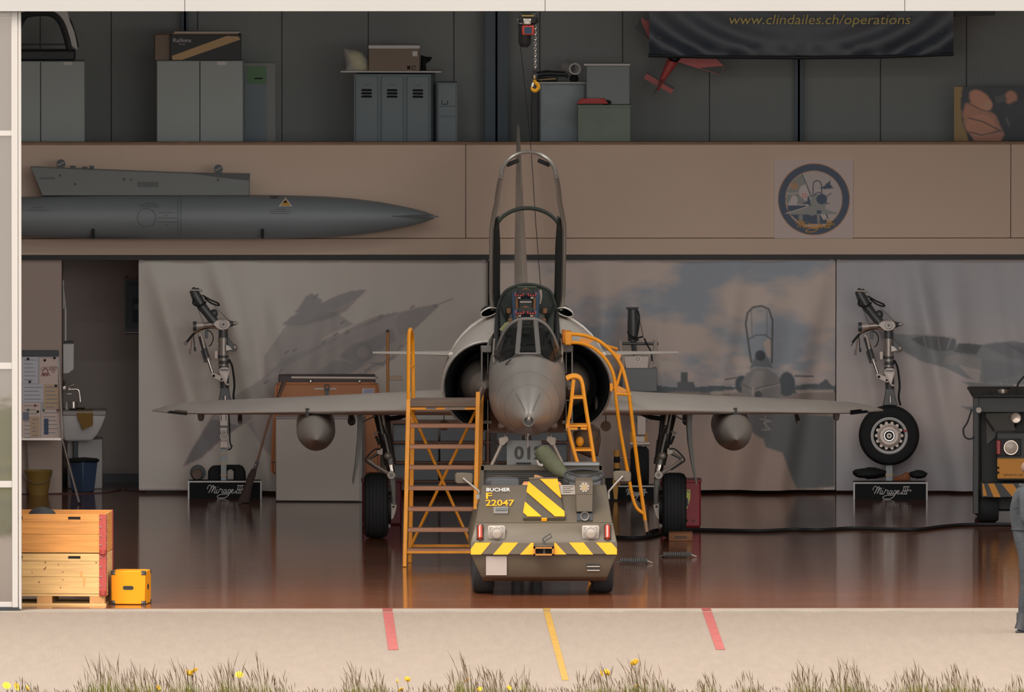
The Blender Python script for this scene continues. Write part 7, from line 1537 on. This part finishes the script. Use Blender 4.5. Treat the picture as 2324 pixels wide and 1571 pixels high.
# ================================================================ CRATES AND CASE AT THE THRESHOLD
m_pine = M('pine_light', (222, 178, 116), 'd', rough=0.75, var=0.26, vscale=5, stretch=(0.35, 3, 7), dark=None); m_pine2 = M('pine_amber', (218, 148, 74), 'd', rough=0.7, var=0.3, vscale=5, stretch=(0.35, 3, 7)); m_redb = M('crate_red', (168, 64, 56), 'd', rough=0.55); m_knot = M('knot_brown', (130, 80, 38), 'd', rough=0.8)
YCR = 0.50
def crate(name_label, yt, yb, mat, planks, group=None):
    a, b = X_(-22, YCR), X_(248, YCR); z0, z1 = Z_(yb, YCR), Z_(yt, YCR); d = 0.8
    t = thing('wooden_crate', name_label, 'crate', V((a + b) / 2, YCR + d / 2, z0), -0.085)
    ys = planks
    for p0, p1 in zip(ys[:-1], ys[1:]):
        zt_, zb_ = Z_(p0, YCR) - 0.0012, Z_(p1, YCR) + 0.0012
        if p0 == ys[0]:                                            # top board with hand holes
            for q0, q1, q2, q3 in ((-22, 32, yt, p1), (58, 162, yt, p1), (190, 248, yt, p1)):
                MB().box(X_(q0, YCR), X_(q1, YCR), YCR, YCR + 0.022, zb_, zt_).build('plank', mat, t, bevel=0.002)
            for q0, q1 in ((32, 58), (162, 190)):
                MB().box(X_(q0, YCR), X_(q1, YCR), YCR + 0.023, YCR + 0.026, zb_, zt_).build('hand_hole_shade', m_gap, t); MB().box(X_(q0, YCR), X_(q1, YCR), YCR, YCR + 0.022, zb_, zb_ + (zt_ - zb_) * 0.3).build('plank', mat, t); MB().box(X_(q0, YCR), X_(q1, YCR), YCR, YCR + 0.022, zb_ + (zt_ - zb_) * 0.68, zt_).build('plank', mat, t)  # dark plate behind each hole stands in for the shade inside the crate
        else: MB().box(a, b, YCR, YCR + 0.022, zb_, zt_).build('plank', mat, t, bevel=0.002)
        MB().box(b - 0.022, b, YCR + 0.022, YCR + d - 0.022, zb_, zt_).build('plank', mat, t, bevel=0.002); MB().box(a, a + 0.022, YCR + 0.022, YCR + d - 0.022, zb_, zt_).build('plank', mat, t, bevel=0.002); MB().box(a, b, YCR + d - 0.022, YCR + d, zb_, zt_).build('plank', mat, t, bevel=0.002)
    br = MB().box(b - 0.068, b + 0.004, YCR - 0.004, YCR, z0 - 0.02, z1).box(b, b + 0.004, YCR, YCR + 0.08, z0 - 0.02, z1).build('corner_bracket', m_redb, t)
    MB().box(b, b + 0.004, YCR + d - 0.08, YCR + d, z0, z1).build('corner_bracket', m_redb, t)
    MB().tube([V(b - 0.03, YCR - 0.004, z0 - 0.012), V(b - 0.03, YCR - 0.004, z0 + 0.035)], [0.03, 0.034], 12).build('hinge_knuckle', m_redb, br)
    for k in range(4):
        z = z0 + 0.08 + (z1 - z0 - 0.12) * k / 3
        MB().ball(V(b - 0.052, YCR - 0.005, z), 0.009, 8, 5).build('rivet', m_silv, br); MB().ball(V(b + 0.005, YCR + 0.015, z + 0.02), 0.008, 8, 5).build('rivet', m_silv, br); MB().ball(V(b + 0.005, YCR + 0.06, z - 0.01), 0.008, 8, 5).build('rivet', m_silv, br)
    return t, a, b, z0, z1
pal_h = Z_(1349, YCR)
tp0 = thing('pallet', 'wooden pallet under the two stacked crates by the door', 'pallet', V(X_(113, YCR), YCR + 0.4, 0), -0.085)
a, b = X_(-22, YCR), X_(248, YCR)
for y0 in (0.0, 0.345, 0.69): MB().box(a, b, YCR + y0, YCR + y0 + 0.1, pal_h - 0.022, pal_h).build('deck_board', m_pine, tp0, bevel=0.002)
for y0 in (0.172, 0.52): MB().box(a, b, YCR + y0, YCR + y0 + 0.1, pal_h - 0.022, pal_h).build('deck_board', m_pine, tp0, bevel=0.002)
for x0, x1 in ((-20, 14), (91, 125), (211, 245)):
    for y0 in (0.0, 0.345, 0.69): MB().box(X_(x0, YCR), X_(x1, YCR), YCR + y0 + 0.002, YCR + y0 + 0.1, 0.02, pal_h - 0.022).build('block', M('pallet_block', (196, 144, 88), 'd', rough=0.8, var=0.2, vscale=9), tp0)
for y0 in (0.0, 0.345, 0.69): MB().box(a, b, YCR + y0, YCR + y0 + 0.1, 0.0, 0.02).build('skid_board', m_pine, tp0)
ct, a, b, z0, z1 = crate('lower pale pine crate resting directly on the pallet', 1256.5, 1348.5, m_pine, [1256.5, 1274, 1310, 1348.5])
for x, y, r in ((110, 1277, 2), (108, 1292, 2.2), (111, 1289, 1.8), (96, 1322, 2), (54, 1290, 2), (140, 1282, 1.5), (226, 1277, 2), (150, 1299, 1.6), (145, 1334, 1.6), (150, 1316, 1.5), (80, 1300, 1.4)): MB().tube([P(x, y, YCR - 0.0008), P(x, y, YCR + 0.004)], r / 223, 8).build('knot', m_knot, ct)
MB().pbox(189, 195, 1296, 1310, YCR - 0.0007, 0.002).build('stamp', M('stamp_tan', (208, 150, 84), 'd'), ct); MB().pbox(196, 201, 1311, 1331, YCR - 0.0007, 0.002).build('stamp', MATS['stamp_tan'], ct)
ct, a, b, z0, z1 = crate('upper amber-coloured crate stacked on the paler crate', 1167, 1255, m_pine2, [1167, 1185, 1213, 1255])
MB().box(a + 0.03, b - 0.03, YCR + 0.03, YCR + 0.77, z0 + 0.02, z1 - 0.13).build('inner_lid', m_pine, ct)
solo(blob(MB(), V(X_(93, YCR), YCR + 0.4, z1 - 0.04), (0.14, 0.12, 0.085), 0.08, 5), 'black_bundle', m_blk, 'black bundle poking out of the top crate', 'bundle')
YCS = YF(1374) + 0.05
t = thing('flight_case', 'bright yellow box with black corners on the floor beside the crates', 'case', V(X_(297, YCS), YCS + 0.18, 0), -0.16)
m_cs = M('case_yellow', (236, 150, 8), 'd', rough=0.6, spec=0.25, var=0.05, vscale=5); a, b, z = X_(258, YCS), X_(336, YCS), Z_(1297, YCS); d = 0.36
MB().box(a, b, YCS, YCS + d, 0.004, z).build('body', m_cs, t, bevel=0.006)
q = [P(297 + sx * 8 + 4.5 * math.cos(u), 1335 + 4.5 * math.sin(u), YCS - 0.002) for sx, us in ((1, np.linspace(-1.57, 1.57, 7)), (-1, np.linspace(1.57, 4.71, 7))) for u in us]
MB().prism(q, (0, 0.003, 0)).build('hand_hole', m_gap, t, smooth=0)
MB().prism([V(b + 0.002, YCS + 0.13 + 0.05 * math.cos(u) + 0.05, 0.175 + 0.03 * math.sin(u)) for u in np.linspace(0, 6.283, 13)[:-1]], (-0.004, 0, 0)).build('hand_hole', m_gap, t, smooth=0)
for x in (a, b):
    for y in (YCS, YCS + d):
        for zz_ in (0.0, z):
            sx = 1 if x == a else -1; sy = 1 if y == YCS else -1; sz = 1 if zz_ == 0 else -1; c = 0.042; e = 0.004
            x0, x1 = sorted((x - sx * e, x + sx * c)); y0, y1 = sorted((y - sy * e, y + sy * c)); z0_, z1_ = sorted((max(zz_ - sz * e, 0.0), zz_ + sz * c))
            cc = MB().box(x0, x1, y0, y1, z0_, z1_).build('corner_cap', m_rub, t, bevel=0.006)
            if y == YCS: MB().ball(V(x + sx * 0.028, YCS - 0.006, zz_ + sz * 0.024), 0.009, 8, 5).build('rivet', m_silv, cc)

# ================================================================ PERSON AT THE RIGHT EDGE
def person():
    YP_ = YF(1434); bx = X_(2331, YP_); t = thing('person', 'person in blue-grey overalls standing at the right edge before the hangar', 'person', V(bx, YP_, -0.014))
    f0 = 0.0
    J = {}; E = []; Rr = {}
    def j(n, x, y, z, rx, ry=None): J[n] = (x, y, z); Rr[n] = (rx, ry or rx)
    j('pelvis', -0.005, 0, 0.90, .135, .15); j('waist', -0.02, 0, 1.04, .12, .14); j('chest', -0.03, 0, 1.22, .13, .165); j('upper', -0.02, 0, 1.36, .11, .15); j('neck', 0.02, 0, 1.45, .06); j('jaw', 0.05, 0, 1.53, .07); j('skull', 0.05, 0, 1.61, .088); j('crown', 0.045, 0, 1.665, .055)
    for a, b in (('pelvis', 'waist'), ('waist', 'chest'), ('chest', 'upper'), ('upper', 'neck'), ('neck', 'jaw'), ('jaw', 'skull'), ('skull', 'crown')): E.append((a, b))
    for s, k in ((-1, 'r'), (1, 'l')):
        j('hip' + k, 0, .09 * s, .84, .1); j('knee' + k, 0.015 + .02 * s, .1 * s, .48, .066); j('calf' + k, -0.01 + .02 * s, .1 * s, .32, .062); j('ankle' + k, -0.015 + .03 * s, .1 * s, .1, .046); j('toe' + k, 0.13 + .03 * s, .11 * s, .05, .04)
        for a, b in (('pelvis', 'hip' + k), ('hip' + k, 'knee' + k), ('knee' + k, 'calf' + k), ('calf' + k, 'ankle' + k), ('ankle' + k, 'toe' + k)): E.append((a, b))
        j('sh' + k, -0.02, .2 * s, 1.38, .068); j('el' + k, -0.03, .25 * s, 1.12, .052); j('wr' + k, 0.17, .2 * s, 0.98, .032); j('palm' + k, 0.245, .19 * s, 0.955, .034, .02)
        for a, b in (('upper', 'sh' + k), ('sh' + k, 'el' + k), ('el' + k, 'wr' + k), ('wr' + k, 'palm' + k)): E.append((a, b))
        for q, (dy, L) in enumerate(((-.03, .065), (-.01, .078), (.011, .072), (.03, .055))):
            j(f'f{q}a' + k, .285, .19 * s + dy, .945, .0095); j(f'f{q}b' + k, .285 + L * .6, .19 * s + dy, .925, .0088); j(f'f{q}c' + k, .285 + L * .85, .19 * s + dy, .895, .0075)
            for a, b in (('palm' + k, f'f{q}a' + k), (f'f{q}a' + k, f'f{q}b' + k), (f'f{q}b' + k, f'f{q}c' + k)): E.append((a, b))
        j('t1' + k, .215, .19 * s - .045 * s, .965, .011); j('t2' + k, .26, .19 * s - .06 * s, .955, .0095)
        E += [('wr' + k, 't1' + k), ('t1' + k, 't2' + k)]
    nm = list(J); me = bpy.data.meshes.new('p'); me.from_pydata([V(*J[n]) for n in nm], [(nm.index(a), nm.index(b)) for a, b in E], [])
    o = bpy.data.objects.new('p', me); COL.objects.link(o)
    sk = o.modifiers.new('s', 'SKIN'); sk.use_smooth_shade = True
    for i, n in enumerate(nm):
        me.skin_vertices[0].data[i].radius = Rr[n]; me.skin_vertices[0].data[i].use_root = (n == 'pelvis')
    sb = o.modifiers.new('b', 'SUBSURF'); sb.levels = 2; sb.render_levels = 2
    dg = bpy.context.evaluated_depsgraph_get(); m2 = bpy.data.meshes.new_from_object(o.evaluated_get(dg)); bpy.data.objects.remove(o)
    body = bpy.data.objects.new('body', m2); COL.objects.link(body); body.parent = t; WORLD[body.name] = WORLD[t.name]
    m2.materials.clear()
    for m in (M('overall_bluegrey', (74, 80, 90), 'o', rough=0.85, bump=0.6, bscale=14, var=0.12, vscale=5), M('skin', (206, 150, 124), 'o', rough=0.55), M('boot_black', (34, 36, 40), rough=0.5)): m2.materials.append(m)
    for p in m2.polygons:
        c = p.center; p.use_smooth = True
        p.material_index = 1 if (c.z > 1.462 or (c.x > 0.185 and 0.8 < c.z < 1.05)) else (2 if c.z < 0.13 else 0)
    w = WORLD[t.name]; Q = lambda x, y, z: w + V(x, y, z)
    MB().ball(Q(0.035, 0, 1.645), (.094, .09, .072), 18, 10).build('hair', M('hair_fair', (178, 140, 116), 'o', rough=0.8), t)
    MB().tube([Q(0.128, 0, 1.6), Q(0.15, 0, 1.565), Q(0.125, 0, 1.555)], [0.008, 0.016, 0.01], 8).build('nose', MATS['skin'], t); MB().tube([Q(0.118, -.025, 1.525), Q(0.126, 0, 1.523), Q(0.118, .025, 1.525)], 0.006, 6).build('mouth', M('lips', (170, 100, 90), 'o'), t)
    for s in (-1, 1):
        MB().ball(Q(0.04, .088 * s, 1.585), (.02, .012, .033), 10, 6).build('ear', MATS['skin'], t); MB().ball(Q(0.127, .033 * s, 1.595), .011, 10, 6).build('eye', m_gap, t)
        k = 'r' if s < 0 else 'l'; an = J['ankle' + k]; to = J['toe' + k]
        MB().tube([Q(an[0] - .0, an[1], .2), Q(an[0], an[1], .1), Q(an[0] - .02, an[1], .03)], [.058, .06, .062], 12).tube([Q(an[0] - .05, an[1], .045), Q(an[0] + .06, an[1], .05), Q(to[0] - .01, to[1], .04), Q(to[0] + .03, to[1], .03)], [.044, .05, .044, .025], 12).build('boot', MATS['boot_black'], t)
        MB().box(w.x + an[0] - .07, w.x + to[0] + .03, w.y + an[1] - .045, w.y + an[1] + .05, w.z, w.z + .02).build('sole', MATS['boot_black'], t, bevel=0.008)
        MB().tube([Q(0.15, .205 * s, .993), Q(0.185, .2 * s, .975)], .04, 10).build('cuff', MATS['overall_bluegrey'], t)
    MB().tube([Q(0.01 + .075 * math.cos(u), .075 * math.sin(u), 1.455 - .012 * math.cos(u)) for u in np.linspace(0, 6.283, 17)[:-1]], .02, 8, closed=True).build('collar', MATS['overall_bluegrey'], t)
    MB().tube([Q(-.02 + .128 * math.cos(u), .148 * math.sin(u), 1.03) for u in np.linspace(0, 6.283, 21)[:-1]], .008, 6, closed=True).build('waistband', M('overall_dark', (66, 74, 88), 'o', rough=0.85), t)
person()

# ================================================================ GRASS AND FLOWERS IN FRONT
def meadow(name, n, mat, seed, hfun, wid, label, head=False, y0=-16.0, y1=-12.75):
    r = np.random.default_rng(seed); vs = []; fs = []
    for _ in range(n):
        px = r.uniform(-500, 2850); Y = y1 - (y1 - y0) * r.random() ** 2.2
        x = X_(px, Y); h = hfun(px) * (0.45 + 0.65 * r.random()) * (1.0 if Y > -13.6 else 0.9)
        if h < 0.03: continue
        ln = r.normal(-0.10, 0.13) * h; ly = r.normal(0, 0.12) * h; w = wid * r.uniform(0.6, 1.3); o = len(vs); zb = -0.03
        for k in range(5):
            f = k / 4; cx = x + ln * f * f; cz = zb + h * f * (1 - 0.06 * f); cy = Y + ly * f * f
            ww = w * (1 - f * 0.85)
            if head: ww = w * (0.35 if f < 0.55 else (1.7 if f < 0.9 else 0.4))
            a = r.uniform(-0.5, 0.5)
            vs += [(cx - ww * math.cos(a), cy - ww * math.sin(a), cz), (cx + ww * math.cos(a), cy + ww * math.sin(a), cz)]
        fs += [(o + 2 * k, o + 2 * k + 1, o + 2 * k + 3, o + 2 * k + 2) for k in range(4)]
    me = bpy.data.meshes.new(name); me.from_pydata(vs, [], fs); ob = bpy.data.objects.new(name, me); me.materials.append(mat); COL.objects.link(ob)
    ob['kind'] = 'stuff'; tag(ob, label, 'grass'); return ob
CL = [(-350, 80, .3), (-160, 60, .25), (2480, 70, .3), (2650, 60, .26), (60, 45, .16), (240, 55, .42), (320, 60, .30), (420, 60, .30), (520, 45, .36), (590, 35, .33), (640, 40, .2), (810, 35, .28), (860, 30, .26), (985, 40, .16), (1055, 35, .36), (1110, 60, .26), (1190, 40, .24), (1330, 30, .24), (1375, 30, .27), (1450, 45, .34), (1500, 30, .26), (1610, 30, .24), (1700, 40, .2), (1830, 50, .27), (1930, 60, .30), (2080, 60, .29), (2180, 60, .27), (2320, 40, .22)]
def hmap(px): return max([0.07] + [a * math.exp(-((px - c) / w) ** 2) for c, w, a in CL]) 
def gmap(px): return 0.04 + 0.55 * max(0, hmap(px) - 0.09)
meadow('grass', 7300, M('grass_green', (160, 160, 62), 'o', rough=0.8, spec=0.2, var=0.35, vscale=1.5), 3, lambda x: 1.25 * gmap(x), 0.0035, 'green meadow grass along the bottom edge')
meadow('grass_stalks', 2100, M('grass_brown', (150, 122, 92), 'o', rough=0.85, spec=0.1, var=0.3, vscale=2), 5, lambda x: 1.3 * hmap(x), 0.0021, 'brown seeding grass stalks along the bottom edge', head=True, y0=-14.2)
FLW = ['yellow flower at the very left edge of the verge', 'second yellow flower from the left edge, touching the first', 'third small yellow flower from the left edge of the verge', 'left half of the yellow flower pair right of the tall grass tuft', 'right, larger half of the yellow flower pair right of the tall grass tuft', 'tiny yellow bud just above the left flower pair', 'lone yellow flower in the grass right of the flower pair', 'low yellow flower at the bottom, left of the flower pair', 'left flower of the yellow trio below the left red line', 'right flower of the yellow trio below the left red line', 'lowest flower of the yellow trio below the left red line', 'yellow flower in the grass tuft left of the yellow line', 'low yellow flower right below the tuft left of the yellow line', "low yellow flower nearest to the yellow line's left", 'left half of the yellow flower pair right of the yellow line', 'right half of the yellow flower pair right of the yellow line', 'tallest yellow flower, right of the yellow line', 'low yellow flower straight below the tallest one']
m_pet = M('petal_yellow', (238, 186, 40), 'd', rough=0.7); m_stem = M('stem_green', (104, 108, 52), 'o', rough=0.8)
def petals():
    mb = MB()
    for k in range(9):
        u = k * 2 * math.pi / 9; d = V(math.cos(u), math.sin(u), 0); e = V(-math.sin(u), math.cos(u), 0)
        mb.prism([d * 0.006 + e * 0.004, d * 0.03 + e * 0.009 + V(0, 0, 0.012), d * 0.036 + V(0, 0, 0.014), d * 0.03 - e * 0.009 + V(0, 0, 0.012), d * 0.006 - e * 0.004], (0, 0, 0.002))
    mb.ball((0, 0, 0.006), (0.012, 0.012, 0.008), 8, 5); return mb
pm = petals().mesh('petals', V(0, 0, 0)); pm.materials.append(m_pet)
for i, (x, y, sc) in enumerate(((14, 1559, 1.2), (35, 1561, 1.2), (60, 1564, .9), (430, 1531, 1.0), (442, 1526, 1.2), (424, 1524, .6), (543, 1535, 1.2), (358, 1563, .8), (900, 1548, .9), (924, 1545, .9), (911, 1569, .9), (1061, 1547, .8), (1089, 1568, .9), (1155, 1564, .8), (1363, 1531, 1.0), (1376, 1530, 1.1), (1442, 1508, 1.3), (1447, 1560, .7))):
    Y = -12.8; p = P(x, y, Y)
    t = thing('yellow_flower', FLW[i], 'flower', V(p.x, Y, -0.03), 0, 'yellow wildflowers in the verge')
    MB().tube([V(p.x + 0.02, Y, -0.03), V(p.x + 0.012, Y, p.z * 0.5), p], [0.004, 0.003, 0.0025], 5).build('stem', m_stem, t)
    o = bpy.data.objects.new('blossom', pm); COL.objects.link(o); o.parent = t; o.location = p - V(p.x, Y, -0.03); o.rotation_euler = (0.9 + 0.3 * math.sin(i), 0.3 * math.cos(i * 2), i); o.scale = (sc, sc, sc)
